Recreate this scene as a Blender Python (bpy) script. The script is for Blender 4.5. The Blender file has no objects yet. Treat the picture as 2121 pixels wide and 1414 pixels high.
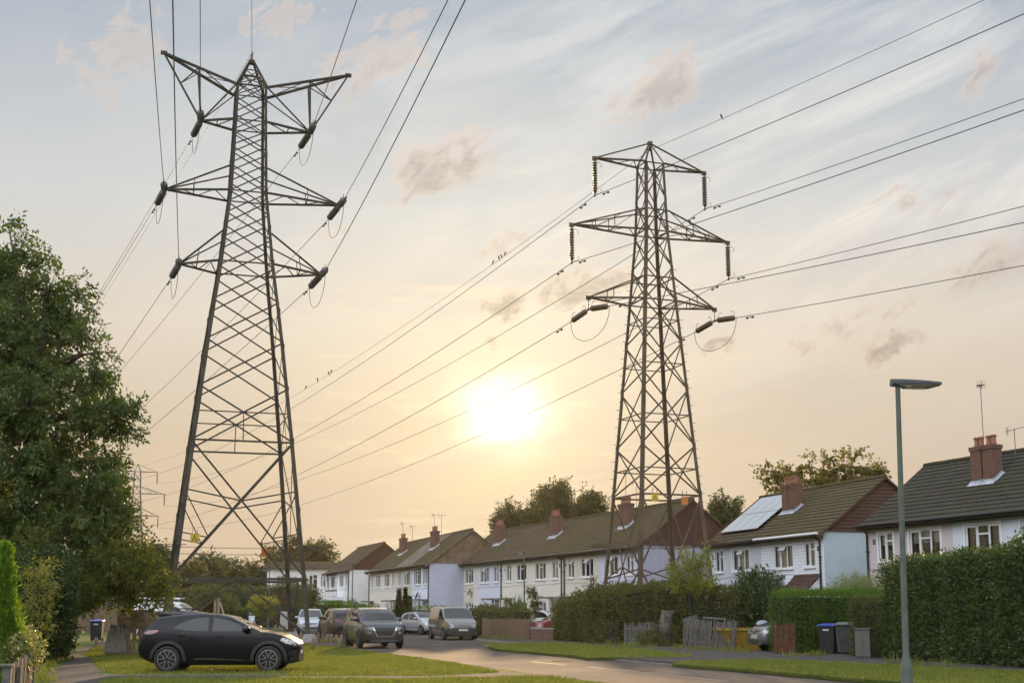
import bpy, bmesh, math, random
import numpy as np
from mathutils import Vector, Matrix, noise as mnoise

# ------------------------------------------------------------------ camera, sky, sun, exposure
SC = bpy.context.scene
COL = SC.collection
FOC = 2618.0; TILT = math.radians(8.87); CX = 1060.5; HOR = 1263.0; EYE = 1.6
PY0 = HOR - FOC*math.tan(TILT)
cam = bpy.data.cameras.new("camera"); camo = bpy.data.objects.new("camera", cam); COL.objects.link(camo)
camo.location = (0, 0, EYE); camo.rotation_euler = (math.pi/2+TILT, 0, 0)
cam.lens = FOC/2121*36; cam.sensor_width = 36; cam.shift_y = (PY0-707)/2121
cam.clip_start = 0.5; cam.clip_end = 8000
SC.camera = camo

SUN_EL = math.radians(8.9); SUN_AZ = math.radians(-0.3)
def build_world():
    w = bpy.data.worlds.new("World"); SC.world = w; w.use_nodes = True
    nt = w.node_tree; N = nt.nodes; L = nt.links
    for n in list(N): N.remove(n)
    out = N.new("ShaderNodeOutputWorld")
    def mth(op, a, b=None, c=None, clamp=False):
        n = N.new("ShaderNodeMath"); n.operation = op; n.use_clamp = clamp
        for i, v in enumerate((a, b, c)):
            if v is None: continue
            if isinstance(v, (int, float)): n.inputs[i].default_value = v
            else: L.new(v, n.inputs[i])
        return n.outputs[0]
    def mixc(f, a, b, mode='MIX'):
        n = N.new("ShaderNodeMix"); n.data_type = 'RGBA'; n.blend_type = mode; n.clamp_factor = True
        for s, v in ((n.inputs[0], f), (n.inputs[6], a), (n.inputs[7], b)):
            if isinstance(v, (int, float)): s.default_value = v
            elif isinstance(v, tuple): s.default_value = v+(1,)
            else: L.new(v, s)
        return n.outputs[2]
    def ramp(f, stops):
        n = N.new("ShaderNodeValToRGB"); e = n.color_ramp.elements
        while len(e) < len(stops): e.new(0.5)
        for i, (p, c) in enumerate(stops): e[i].position = p; e[i].color = tuple(c)+(1,)
        L.new(f, n.inputs[0]); return n.outputs[0]
    def noise(vec, scale, detail=4, rough=0.55, dist=0.0):
        n = N.new("ShaderNodeTexNoise"); n.inputs['Scale'].default_value = scale
        n.inputs['Detail'].default_value = detail; n.inputs['Roughness'].default_value = rough
        n.inputs['Distortion'].default_value = dist
        L.new(vec, n.inputs['Vector']); return n.outputs[0]
    sky = N.new("ShaderNodeTexSky"); sky.sky_type = 'NISHITA'; sky.sun_disc = False
    sky.sun_elevation = SUN_EL; sky.sun_rotation = SUN_AZ; sky.dust_density = 2.0; sky.air_density = 1.0
    bg1 = N.new("ShaderNodeBackground"); bg1.inputs[1].default_value = 0.05
    vm = N.new('ShaderNodeVectorMath'); vm.operation = 'MINIMUM'; vm.inputs[1].default_value = (3.6, 3.5, 3.6)   # the veil of thin cloud evens out the clear-sky aureole
    L.new(sky.outputs[0], vm.inputs[0]); L.new(vm.outputs[0], bg1.inputs[0])
    # thin cloud veil lit by the low sun: brightness and colour by height above the horizon and angle from the sun
    tc = N.new("ShaderNodeTexCoord"); d = tc.outputs['Generated']
    sp = N.new("ShaderNodeSeparateXYZ"); L.new(d, sp.inputs[0]); x, y, z = sp.outputs
    zc = mth('MAXIMUM', z, 0.0)
    sv = (math.sin(SUN_AZ)*math.cos(SUN_EL), math.cos(SUN_AZ)*math.cos(SUN_EL), math.sin(SUN_EL))
    dot = mth('ADD', mth('ADD', mth('MULTIPLY', x, sv[0]), mth('MULTIPLY', y, sv[1])), mth('MULTIPLY', z, sv[2]))
    ang = mth('ARCCOSINE', mth('MINIMUM', dot, 0.999999))           # radians from the sun
    base = ramp(zc, [(0.0, (.58, .395, .195)), (0.07, (.59, .415, .205)), (0.14, (.60, .46, .275)), (0.22, (.68, .60, .47)),
                     (0.31, (.58, .605, .60)), (0.44, (.285, .375, .465)), (0.49, (.42, .50, .58)), (0.62, (1.2, 1.3, 1.45)), (1.0, (2.3, 2.5, 2.9))])
    back = ramp(zc, [(0.0, (.28, .29, .28)), (0.10, (.42, .43, .44)), (0.2, (1.5, 1.5, 1.55)), (0.36, (3.6, 3.65, 3.8)), (0.7, (3.4, 3.6, 4.0)), (1.0, (2.3, 2.5, 2.9))])   # unseen sky behind and overhead, brightened as added fill for the shaded fronts
    fb = mth('MULTIPLY_ADD', y, 1.6, 0.55, clamp=True)
    col = mixc(fb, back, base)
    # drifting cirrus, streaks rising gently to the right, and grey-blue banks between them
    az = mth('ARCTAN2', x, y); el = mth('ARCSINE', z)
    def sky_vec(sx, sy, tilt, off):
        c = N.new("ShaderNodeCombineXYZ"); L.new(mth('MULTIPLY_ADD', az, sx, off), c.inputs[0]); L.new(mth('MULTIPLY', mth('SUBTRACT', el, mth('MULTIPLY', az, tilt)), sy), c.inputs[1]); c.inputs[2].default_value = off; return c.outputs[0]
    side = mth('MULTIPLY_ADD', az, 1.4, .62, clamp=True)
    ci = noise(sky_vec(4.0, 15.0, .34, 3.1), 1.0, 8, .60, 1.1)
    cif = mth('MULTIPLY', ramp(ci, [(0.40, (0, 0, 0)), (0.66, (1, 1, 1))]), side)
    warm = ramp(zc, [(0.0, (.54, .40, .26)), (0.13, (.58, .46, .335)), (0.2, (.70, .61, .49)), (0.3, (.92, .86, .76)), (0.40, (.76, .77, .75)), (1.0, (.5, .55, .6))])
    col = mixc(mth('MULTIPLY', cif, 0.92), col, warm)
    gb = mth('MULTIPLY', ramp(noise(sky_vec(2.6, 9.0, .30, 8.4), 1.0, 7, .56, .8), [(0.46, (0, 0, 0)), (0.66, (1, 1, 1))]), side)
    col = mixc(mth('MULTIPLY', gb, 0.85), col, ramp(zc, [(0, (.50, .34, .225)), (.13, (.50, .395, .305)), (.22, (.50, .46, .42)), (.32, (.42, .455, .50)), (.45, (.33, .42, .52)), (1, (.4, .45, .5))]))
    # separate small cumulus: azimuth, elevation (degrees), half sizes, density
    puffs = [(-18.2, 23.6, 1.7, 1.6, .75), (-11.4, 26.0, 1.8, .8, .6), (-6.4, 24.2, 2.2, 1.5, .85), (-3.4, 19.9, 2.0, 1.5, 1.1), (-8.6, 16.9, 1.6, .6, .5),
             (6.9, 23.1, 1.6, 1.2, 1.1), (-2.1, 21.8, 1.0, .6, .5), (-.6, 13.8, 1.0, .55, 1.2), (3.3, 14.3, 1.6, .8, 1.1), (-.9, 12.3, .6, .3, 1.0), (-.4, 16.5, 1.4, .5, .5),
             (15.6, 12.8, 2.2, .7, .7), (20.8, 14.3, 2.0, .9, .8), (17.3, 11.5, 1.4, .5, .9), (13.6, 11.9, 1.1, .4, .6), (21.5, 22.4, 1.2, 1.0, .8),
             (9.6, 11.6, .7, .35, .9), (18.5, 17.6, 2.6, .8, .35), (-15.0, 20.9, 1.0, .5, .3)]
    wn = N.new("ShaderNodeTexNoise"); wn.inputs['Scale'].default_value = 26; wn.inputs['Detail'].default_value = 5; wn.inputs['Roughness'].default_value = .62
    L.new(d, wn.inputs['Vector'])
    wsp = N.new("ShaderNodeSeparateColor"); L.new(wn.outputs['Color'], wsp.inputs[0])
    azw = mth('MULTIPLY_ADD', mth('SUBTRACT', wsp.outputs[0], .5), .075, az)
    elw = mth('MULTIPLY_ADD', mth('SUBTRACT', wsp.outputs[1], .5), .05, el)
    tot = None; top = None
    for a, e, w_, h_, k in puffs:
        a, e, w_, h_ = (math.radians(v) for v in (a, e, w_*1.2, h_*1.1))
        u = mth('DIVIDE', mth('SUBTRACT', azw, a), w_); v = mth('DIVIDE', mth('SUBTRACT', elw, e), h_)
        # tilted up to the right like the photo's clouds
        v = mth('SUBTRACT', v, mth('MULTIPLY', u, .6))
        r2 = mth('ADD', mth('MULTIPLY', u, u), mth('MULTIPLY', v, v))
        g = mth('MULTIPLY', mth('EXPONENT', mth('MULTIPLY', r2, -1.0)), k)
        tot = g if tot is None else mth('MAXIMUM', tot, g)
        t_ = mth('MULTIPLY', g, v); top = t_ if top is None else mth('ADD', top, t_)
    fine = noise(sky_vec(30.0, 44.0, .45, 2.2), 1.0, 10, 0.66, 0.9)
    cov = mth('ADD', mth('MULTIPLY', tot, 1.15), mth('MULTIPLY', mth('SUBTRACT', fine, .54), 3.0))
    cm = ramp(mth('MULTIPLY', cov, mth('MINIMUM', mth('MULTIPLY', tot, 3.5), 1.0)), [(0.22, (0, 0, 0)), (0.48, (.6, .6, .6)), (0.9, (1, 1, 1))])
    dark = ramp(zc, [(0, (.42, .27, .16)), (.22, (.29, .22, .155)), (.3, (.35, .305, .265)), (.42, (.42, .385, .365)), (1, (.3, .32, .36))])
    edge = ramp(zc, [(0, (.72, .47, .26)), (.2, (.66, .50, .36)), (.35, (.70, .58, .49)), (1, (.5, .47, .46))])
    core = ramp(mth('MULTIPLY', mth('SUBTRACT', cov, mth('MULTIPLY', top, .35)), .85), [(0.38, (0, 0, 0)), (0.95, (1, 1, 1))])
    cumc = mixc(core, edge, dark)
    col = mixc(mth('MULTIPLY', cm, 0.86), col, cumc)
    # bright low wisps
    mp3 = N.new("ShaderNodeMapping"); mp3.inputs['Scale'].default_value = (7, 5, 60); L.new(d, mp3.inputs[0])
    ws = ramp(noise(mp3.outputs[0], 1.3, 5, .6, .5), [(0.56, (0, 0, 0)), (0.72, (1, 1, 1))])
    near = mth('EXPONENT', mth('MULTIPLY', mth('MULTIPLY', ang, ang), -30.0))
    col = mixc(mth('MULTIPLY', mth('MULTIPLY', ws, near), .55), col, (.95, .74, .46))
    # the veiled sun: white patch and a warm aureole broken by the veil
    n1 = mth('MULTIPLY', mth('SUBTRACT', noise(d, 13, 6, .62, .6), .5), .050)
    n2 = mth('MULTIPLY', mth('SUBTRACT', noise(sky_vec(9.0, 60.0, .25, 5.7), 1.0, 6, .6, .7), .5), .052)
    da = mth('MULTIPLY', mth('SUBTRACT', az, SUN_AZ), .80); de = mth('SUBTRACT', el, SUN_EL-.002)
    sa = mth('SQRT', mth('ADD', mth('MULTIPLY', da, da), mth('MULTIPLY', de, de)))
    w1 = mth('ADD', sa, mth('MULTIPLY', mth('ADD', n1, n2), .42)); w2 = mth('MAXIMUM', mth('ADD', ang, mth('ADD', mth('MULTIPLY', n1, .5), n2)), 0.0)
    g1 = mth('EXPONENT', mth('MULTIPLY', mth('MULTIPLY', w1, w1), -1.0/(math.radians(1.25)**2)))
    g2 = mth('EXPONENT', mth('MULTIPLY', w2, -1.0/math.radians(4.4)))
    g3 = mth('EXPONENT', mth('MULTIPLY', mth('MULTIPLY', ang, ang), -1.0/(math.radians(14)**2)))
    col = mixc(1.0, col, mixc(g1, (0, 0, 0), (1.25, 1.25, 1.15)), 'ADD')
    col = mixc(1.0, col, mixc(g2, (0, 0, 0), (.62, .48, .18)), 'ADD')
    col = mixc(1.0, col, mixc(g3, (0, 0, 0), (.10, .085, .045)), 'ADD')
    bg2 = N.new("ShaderNodeBackground"); L.new(col, bg2.inputs[0]); bg2.inputs[1].default_value = 0.72
    add = N.new("ShaderNodeAddShader"); L.new(bg1.outputs[0], add.inputs[0]); L.new(bg2.outputs[0], add.inputs[1])
    L.new(add.outputs[0], out.inputs[0])
build_world()

sl = bpy.data.lights.new("sun", 'SUN'); slo = bpy.data.objects.new("sun", sl); COL.objects.link(slo)
sl.energy = 4.6; sl.angle = math.radians(1.2); sl.color = (1.0, .66, .34)
sd = Vector((math.sin(SUN_AZ)*math.cos(SUN_EL), math.cos(SUN_AZ)*math.cos(SUN_EL), math.sin(SUN_EL)))
slo.rotation_euler = sd.to_track_quat('Z', 'Y').to_euler(); slo.location = (0, 300, 80)
vs = SC.view_settings; vs.view_transform = 'Standard'; vs.look = 'None'; vs.exposure = 0.1; vs.gamma = 1.0; vs.use_curve_mapping = False
SC.cycles.max_bounces = 6; SC.cycles.diffuse_bounces = 2; SC.cycles.glossy_bounces = 2; SC.cycles.transmission_bounces = 3
SC.cycles.transparent_max_bounces = 6; SC.cycles.volume_bounces = 0
SC.cycles.use_denoising = True

# ------------------------------------------------------------------ survey helpers: photo measurements to metres
_c, _s = math.cos(TILT), math.sin(TILT)
def ray(px, py):
    u = (px-CX)/FOC; v = (PY0-py)/FOC
    return Vector((u, _c-_s*v, _s+_c*v))
def P(px, py, Y):
    r = ray(px, py); k = Y/r.y; return Vector((r.x*k, Y, EYE+r.z*k))
def G(px, py, z=0.0):
    r = ray(px, py); k = (z-EYE)/r.z; return Vector((r.x*k, r.y*k, z))
def XY(px, Y): return Vector((P(px, HOR, Y).x, Y, 0))
def ZAT(py, Y): return P(CX, py, Y).z

# ------------------------------------------------------------------ objects
def link(o): COL.objects.link(o); return o
def tag(o, label=None, cat=None, group=None, kind=None):
    if label: o['label'] = label
    if cat: o['category'] = cat
    if group: o['group'] = group
    if kind: o['kind'] = kind
    return o
def empty(name, loc=(0, 0, 0), rz=0.0, label=None, cat=None, group=None):
    o = bpy.data.objects.new(name, None); link(o); o.location = loc; o.rotation_euler = (0, 0, rz)
    o.empty_display_size = 0.2
    return tag(o, label, cat, group)
def copy_tree(o, parent=None):
    c = o.copy(); COL.objects.link(c)
    if parent is not None: c.parent = parent
    for ch in list(o.children): copy_tree(ch, c)
    return c

class MB:
    """collects shapes; build() links them as one mesh object"""
    def __init__(s): s.v = []; s.f = []; s.m = []; s.mi = 0
    def add(s, vs, fs):
        b = len(s.v); s.v += [tuple(v) for v in vs]; s.f += [tuple(i+b for i in f) for f in fs]; s.m += [s.mi]*len(fs); return s
    def box(s, x0, x1, y0, y1, z0, z1):
        return s.add([(x0,y0,z0),(x1,y0,z0),(x1,y1,z0),(x0,y1,z0),(x0,y0,z1),(x1,y0,z1),(x1,y1,z1),(x0,y1,z1)],
                     [(0,3,2,1),(4,5,6,7),(0,1,5,4),(1,2,6,5),(2,3,7,6),(3,0,4,7)])
    def obox(s, c, ax, ay, az):
        c, ax, ay, az = Vector(c), Vector(ax), Vector(ay), Vector(az)
        vs = [c+sx*ax+sy*ay+sz*az for sz in (-1,1) for sx, sy in ((-1,-1),(1,-1),(1,1),(-1,1))]
        return s.add(vs, [(0,3,2,1),(4,5,6,7),(0,1,5,4),(1,2,6,5),(2,3,7,6),(3,0,4,7)])
    def beam(s, a, b, w, h=None, up=(0,0,1)):
        a, b = Vector(a), Vector(b); d = b-a; n = d.length
        if n < 1e-6: return s
        d /= n; u = Vector(up)
        if abs(d.dot(u)) > .98: u = Vector((1,0,0))
        x = d.cross(u).normalized(); y = x.cross(d)
        h = w if h is None else h
        return s.obox((a+b)/2, x*w/2, d*n/2, y*h/2)
    def angle(s, a, b, w, t, inx, iny):
        """rolled steel angle from a to b; flanges towards inx and iny"""
        a, b = Vector(a), Vector(b); d = (b-a).normalized()
        x = Vector(inx); x = (x-d*x.dot(d)).normalized(); y = Vector(iny); y = (y-d*y.dot(d)); y = (y-x*y.dot(x)).normalized()
        h = (b-a)/2; c = (a+b)/2
        s.obox(c+x*w/2+y*t/2, x*w/2, h, y*t/2)
        return s.obox(c+y*(w+t)/2+x*t/2, x*t/2, h, y*(w-t)/2)
    def tube(s, pts, r, n=6, caps=True):
        pts = [Vector(p) for p in pts]; k = len(pts); rs = r if isinstance(r, (list, tuple)) else [r]*k
        b = len(s.v); prev = None
        for i, p in enumerate(pts):
            t = (pts[min(i+1,k-1)]-pts[max(i-1,0)]).normalized()
            if prev is None:
                u = Vector((0,0,1)) if abs(t.z) < .95 else Vector((1,0,0)); x = t.cross(u).normalized()
            else: x = (prev-t*prev.dot(t)).normalized()
            prev = x; y = t.cross(x)
            for j in range(n):
                a = 2*math.pi*j/n; s.v.append(tuple(p+(x*math.cos(a)+y*math.sin(a))*rs[i]))
        for i in range(k-1):
            for j in range(n):
                s.f.append((b+i*n+j, b+i*n+(j+1)%n, b+(i+1)*n+(j+1)%n, b+(i+1)*n+j)); s.m.append(s.mi)
        if caps:
            s.f.append(tuple(b+j for j in range(n))[::-1]); s.f.append(tuple(b+(k-1)*n+j for j in range(n))); s.m += [s.mi]*2
        return s
    def lathe(s, prof, n=16, o=(0,0,0), ax=(0,0,1)):
        """prof: list of (radius, height) along axis ax from o"""
        o, a = Vector(o), Vector(ax).normalized(); u = Vector((0,0,1)) if abs(a.z) < .9 else Vector((1,0,0))
        x = a.cross(u).normalized(); y = a.cross(x); b = len(s.v)
        for r, h in prof:
            for j in range(n):
                t = 2*math.pi*j/n; s.v.append(tuple(o+a*h+(x*math.cos(t)+y*math.sin(t))*r))
        for i in range(len(prof)-1):
            for j in range(n):
                s.f.append((b+i*n+j, b+(i+1)*n+j, b+(i+1)*n+(j+1)%n, b+i*n+(j+1)%n)); s.m.append(s.mi)
        return s
    def grid(s, fn, us, vs_):
        b = len(s.v); nu, nv = len(us), len(vs_)
        for u in us:
            for v in vs_: s.v.append(tuple(fn(u, v)))
        for i in range(nu-1):
            for j in range(nv-1):
                s.f.append((b+i*nv+j, b+(i+1)*nv+j, b+(i+1)*nv+j+1, b+i*nv+j+1)); s.m.append(s.mi)
        return s
    def prism(s, poly, z0, z1):
        n = len(poly); vs = [(p[0],p[1],z0) for p in poly]+[(p[0],p[1],z1) for p in poly]
        return s.add(vs, [tuple(range(n))[::-1], tuple(range(n,2*n))]+[(i,(i+1)%n,n+(i+1)%n,n+i) for i in range(n)])
    def build(s, name, mats, parent=None, smooth=False, recalc=False, bevel=0, angle=40):
        me = bpy.data.meshes.new(name); me.from_pydata(s.v, [], s.f)
        if not isinstance(mats, (list, tuple)): mats = [mats]
        for m in mats: me.materials.append(m)
        if len(mats) > 1: me.polygons.foreach_set('material_index', s.m)
        if recalc or bevel:
            bm = bmesh.new(); bm.from_mesh(me); bmesh.ops.remove_doubles(bm, verts=bm.verts, dist=1e-5)
            bmesh.ops.recalc_face_normals(bm, faces=bm.faces)
            if bevel: bmesh.ops.bevel(bm, geom=[e for e in bm.edges if len(e.link_faces) == 2 and e.calc_face_angle(0) > .5], offset=bevel, segments=2, affect='EDGES')
            bm.to_mesh(me); bm.free()
        if smooth:
            me.polygons.foreach_set('use_smooth', [True]*len(me.polygons))
            try: me.set_sharp_from_angle(angle=math.radians(angle))
            except Exception: pass
        me.update()
        o = bpy.data.objects.new(name, me); link(o)
        if parent is not None: o.parent = parent
        return o

def raw_mesh(name, V, F, mats, parent=None, nper=4, mi=None, smooth=False):
    """fast numpy mesh: V (n,3), F (m,nper)"""
    me = bpy.data.meshes.new(name); V = np.ascontiguousarray(V, dtype=np.float32); F = np.ascontiguousarray(F, dtype=np.int32)
    me.vertices.add(len(V)); me.vertices.foreach_set('co', V.ravel())
    me.loops.add(F.size); me.loops.foreach_set('vertex_index', F.ravel())
    me.polygons.add(len(F)); me.polygons.foreach_set('loop_start', np.arange(0, F.size, nper, dtype=np.int32))
    me.polygons.foreach_set('loop_total', np.full(len(F), nper, dtype=np.int32))
    if not isinstance(mats, (list, tuple)): mats = [mats]
    for m in mats: me.materials.append(m)
    if mi is not None: me.polygons.foreach_set('material_index', np.ascontiguousarray(mi, dtype=np.int32))
    if smooth: me.polygons.foreach_set('use_smooth', np.ones(len(F), dtype=bool))
    me.update(calc_edges=True); me.validate()
    o = bpy.data.objects.new(name, me); link(o)
    if parent is not None: o.parent = parent
    return o

# ------------------------------------------------------------------ materials
def srgb(r, g, b):
    f = lambda c: (c/255/12.92 if c/255 <= .04045 else ((c/255+.055)/1.055)**2.4)
    return (f(r), f(g), f(b))
class NT:
    def __init__(s, name):
        s.mat = bpy.data.materials.new(name); s.mat.use_nodes = True; s.nt = s.mat.node_tree; s.N = s.nt.nodes; s.L = s.nt.links
        s.b = s.N['Principled BSDF']; s.out = s.N['Material Output']
    def n(s, t, **kw):
        n = s.N.new(t)
        for k, v in kw.items(): setattr(n, k, v)
        return n
    def put(s, sock, v):
        if isinstance(v, (int, float)): sock.default_value = v
        elif isinstance(v, tuple): sock.default_value = v+(1,) if len(v) == 3 and len(sock.default_value) == 4 else v
        else: s.L.new(v, sock)
    def co(s, kind='Object', scale=(1,1,1), rot=(0,0,0)):
        t = s.n("ShaderNodeTexCoord"); m = s.n("ShaderNodeMapping"); m.inputs['Scale'].default_value = scale; m.inputs['Rotation'].default_value = rot
        s.L.new(t.outputs[kind], m.inputs[0]); return m.outputs[0]
    def noise(s, vec, scale, detail=4, rough=.55, dist=0):
        n = s.n("ShaderNodeTexNoise"); s.L.new(vec, n.inputs['Vector'])
        for k, v in (('Scale', scale), ('Detail', detail), ('Roughness', rough), ('Distortion', dist)): n.inputs[k].default_value = v
        return n.outputs[0]
    def ramp(s, f, stops):
        n = s.n("ShaderNodeValToRGB"); e = n.color_ramp.elements
        while len(e) < len(stops): e.new(.5)
        for i, (p, c) in enumerate(stops): e[i].position = p; e[i].color = ((c,)*3 if isinstance(c, (int, float)) else tuple(c))+(1,)
        s.L.new(f, n.inputs[0]); return n.outputs[0]
    def mix(s, f, a, b, mode='MIX'):
        n = s.n("ShaderNodeMix", data_type='RGBA', blend_type=mode)
        for k, v in ((0, f), (6, a), (7, b)): s.put(n.inputs[k], v)
        return n.outputs[2]
    def math(s, op, a, b=0.0):
        n = s.n("ShaderNodeMath", operation=op); s.put(n.inputs[0], a); s.put(n.inputs[1], b); return n.outputs[0]
    def bump(s, h, strength=.3, dist=.02):
        n = s.n("ShaderNodeBump"); n.inputs['Strength'].default_value = strength; n.inputs['Distance'].default_value = dist
        s.L.new(h, n.inputs['Height']); s.L.new(n.outputs[0], s.b.inputs['Normal'])
    def set(s, **kw):
        for k, v in kw.items(): s.put(s.b.inputs[k.replace('_', ' ')], v)
        return s
def plain(name, col, rough=.6, var=.15, scale=4, metal=0.0, coat=0.0, spec=None, bump=0.0):
    m = NT(name); c = m.co('Object'); f = m.noise(c, scale, 5, .6)
    k = m.ramp(f, [(.3, tuple(v*(1-var) for v in col)), (.7, tuple(min(1, v*(1+var)) for v in col))])
    m.set(Base_Color=k, Roughness=rough, Metallic=metal, Coat_Weight=coat)
    if coat: m.set(Coat_Roughness=.06)
    if spec is not None: m.set(Specular_IOR_Level=spec)
    if bump: m.bump(m.noise(c, scale*6, 4), bump, .01)
    return m.mat
def leafmat(name, cols, trans=.45, rough=.5, spec=.3, tcol=None):
    """leaf: diffuse/gloss plus light coming through from behind; shade differs leaf by leaf"""
    m = NT(name); g = m.n("ShaderNodeNewGeometry"); k = len(cols)
    cols = [tuple(min(.5, v*1.6) for v in c) if max(c) < .13 else c for c in cols]
    r = m.ramp(g.outputs['Random Per Island'], [(i/max(1, k-1), c) for i, c in enumerate(cols)])
    big = m.noise(m.co('Object'), .9, 3)
    r = m.mix(m.ramp(big, [(.3, 0.0), (.75, .35)]), r, tuple(min(1, c*1.5+.012) for c in cols[-1]))
    m.set(Base_Color=r, Roughness=rough, Specular_IOR_Level=spec)
    t = m.n("ShaderNodeBsdfTranslucent"); m.L.new(m.mix(1.0, r, tcol or (2.3, 2.2, .8), 'MULTIPLY'), t.inputs[0])
    mx = m.n("ShaderNodeMixShader"); mx.inputs[0].default_value = trans
    m.L.new(m.b.outputs[0], mx.inputs[1]); m.L.new(t.outputs[0], mx.inputs[2]); m.L.new(mx.outputs[0], m.out.inputs[0])
    return m.mat
# ------------------------------------------------------------------ ground, road, pavements, verges
def inpoly(X, Y, poly):
    n = len(poly); c = np.zeros(len(X), bool); j = n-1
    for i in range(n):
        xi, yi = poly[i][:2]; xj, yj = poly[j][:2]
        t = ((yi > Y) != (yj > Y)) & (X < (xj-xi)*(Y-yi)/((yj-yi) or 1e-9)+xi); c ^= t; j = i
    return c
def mat_grass():
    m = NT("lawn_grass"); c = m.co('Object')
    a = m.noise(c, .35, 5, .6); b = m.noise(c, 3.2, 6, .65); d = m.noise(c, 24, 3, .6)
    col = m.ramp(b, [(.28, (.038, .060, .010)), (.5, (.066, .098, .014)), (.75, (.115, .135, .022))])
    col = m.mix(m.ramp(a, [(.42, 0.0), (.66, .75)]), col, (.118, .105, .030))
    col = m.mix(m.ramp(d, [(.3, .55), (.6, 0.0)]), col, (.024, .036, .008))
    soil = m.noise(c, 1.1, 6, .7)
    col = m.mix(m.ramp(soil, [(.69, 0.0), (.76, .9)]), col, (.07, .045, .024))
    m.set(Base_Color=col, Roughness=.9, Specular_IOR_Level=.1); m.bump(m.noise(c, 14, 5, .7), .9, .06); return m.mat
def mat_road():
    m = NT("worn_asphalt"); c = m.co('Object')
    a = m.noise(c, .25, 5, .6); b = m.noise(c, 40, 4, .7); s = m.noise(m.co('Object', (.9, .12, 1), (0, 0, .36)), 1.2, 5, .6)
    col = m.ramp(a, [(.3, (.068, .058, .051)), (.7, (.10, .085, .074))])
    col = m.mix(m.ramp(b, [(.35, .5), (.6, 0.0)]), col, (.055, .05, .045))
    col = m.mix(m.ramp(s, [(.52, 0.0), (.7, .6)]), col, (.13, .108, .09))
    vo = m.n("ShaderNodeTexVoronoi", feature='DISTANCE_TO_EDGE'); m.L.new(m.co('Object', (.5, .5, 1)), vo.inputs['Vector']); vo.inputs['Scale'].default_value = .9
    crk = m.math('MULTIPLY', m.ramp(vo.outputs['Distance'], [(.0, 1.0), (.02, 0.0)]), m.ramp(m.noise(c, .45, 3), [(.5, 0.0), (.6, .8)]))
    col = m.mix(crk, col, (.025, .023, .021))
    br = m.n("ShaderNodeTexBrick"); m.L.new(m.co('Object', (1, 1, 1), (0, 0, -.37)), br.inputs['Vector']); br.offset = .37
    for q, v in (('Scale', 1.0), ('Mortar Size', .0), ('Brick Width', 7.3), ('Row Height', 1.9), ('Bias', -.2)): br.inputs[q].default_value = v
    br.inputs['Color1'].default_value = (1, 1, 1, 1); br.inputs['Color2'].default_value = (.74, .74, .75, 1); col = m.mix(1.0, col, br.outputs['Color'], 'MULTIPLY')
    m.set(Base_Color=col, Roughness=m.ramp(a, [(.3, .85), (.7, .97)]), Specular_IOR_Level=.08); m.bump(b, .35, .012); return m.mat
def mat_path(name="tarmac_path", k=1.0):
    m = NT(name); c = m.co('Object'); a = m.noise(c, .7, 5, .6); b = m.noise(c, 30, 4, .7); l = m.noise(c, 2.3, 6, .75)
    col = m.ramp(a, [(.3, (.050*k, .044*k, .041*k)), (.7, (.085*k, .074*k, .068*k))])
    col = m.mix(m.ramp(b, [(.35, .5), (.6, 0.0)]), col, (.04, .037, .035))
    col = m.mix(m.ramp(l, [(.6, 0.0), (.74, .7)]), col, (.13, .085, .045))
    m.set(Base_Color=col, Roughness=.95, Specular_IOR_Level=.08); m.bump(b, .3, .01); return m.mat
M_GRASS = mat_grass(); M_ROAD = mat_road(); M_PATH = mat_path(); M_PAVE = mat_path("pavement_tarmac", 1.1)
M_KERB = plain("kerb_concrete", (.17, .15, .13), .8, .35, 5, bump=.2)
M_LINE = plain("road_paint", (.15, .135, .118), .7, .4, 12)
M_SOIL = plain("bare_soil", (.05, .035, .022), .95, .4, 6, bump=.3)

def sheet(name, poly, z, mat, kind='structure', sub=0):
    me = bpy.data.meshes.new(name); bm = bmesh.new()
    vs = [bm.verts.new((p[0], p[1], z)) for p in poly]; f = bm.faces.new(vs)
    if f.normal.z < 0: f.normal_flip()
    bmesh.ops.triangulate(bm, faces=bm.faces[:])
    bm.to_mesh(me); bm.free(); me.materials.append(mat)
    o = bpy.data.objects.new(name, me); link(o); tag(o, kind=kind); return o
def slab(name, poly, z0, z1, mat):
    b = MB(); n = len(poly); a = sum(poly[i][0]*poly[(i+1)%n][1]-poly[(i+1)%n][0]*poly[i][1] for i in range(n))
    b.prism(poly if a > 0 else poly[::-1], z0, z1); o = b.build(name, mat); tag(o, kind='structure'); return o

g = MB(); g.grid(lambda u, v: (u, v, 0.0), list(np.linspace(-2500, 2500, 21)), list(np.linspace(-200, 4800, 21)))
ground = g.build("ground", M_GRASS); tag(ground, kind='structure')
def px(l): return [tuple(G(*p)) for p in l]
# left kerb line and right kerb line of the road, near to far
ROAD_L = [(9.5, 9.0), (5.85, 19.0), (2.25, 28.1), (.3, 33.6), (-1.5, 38.9), (-3.6, 45.2), (-5.4, 50.2), (-8.0, 57), (-11.2, 66), (-16.0, 84), (-24, 112), (-39, 160), (-60, 210)]
ROAD_R = [(16.2, 9.0), (11.9, 19.9), (8.6, 28.5), (6.6, 33.6), (4.85, 38.0), (1.6, 46.6), (-.55, 52.5), (-1.25, 57), (-1.6, 66), (-4.0, 78), (-8.5, 96), (-19, 122), (-34, 166), (-52, 215)]
sheet("road", ROAD_L+ROAD_R[::-1], .004, M_ROAD)
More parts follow.
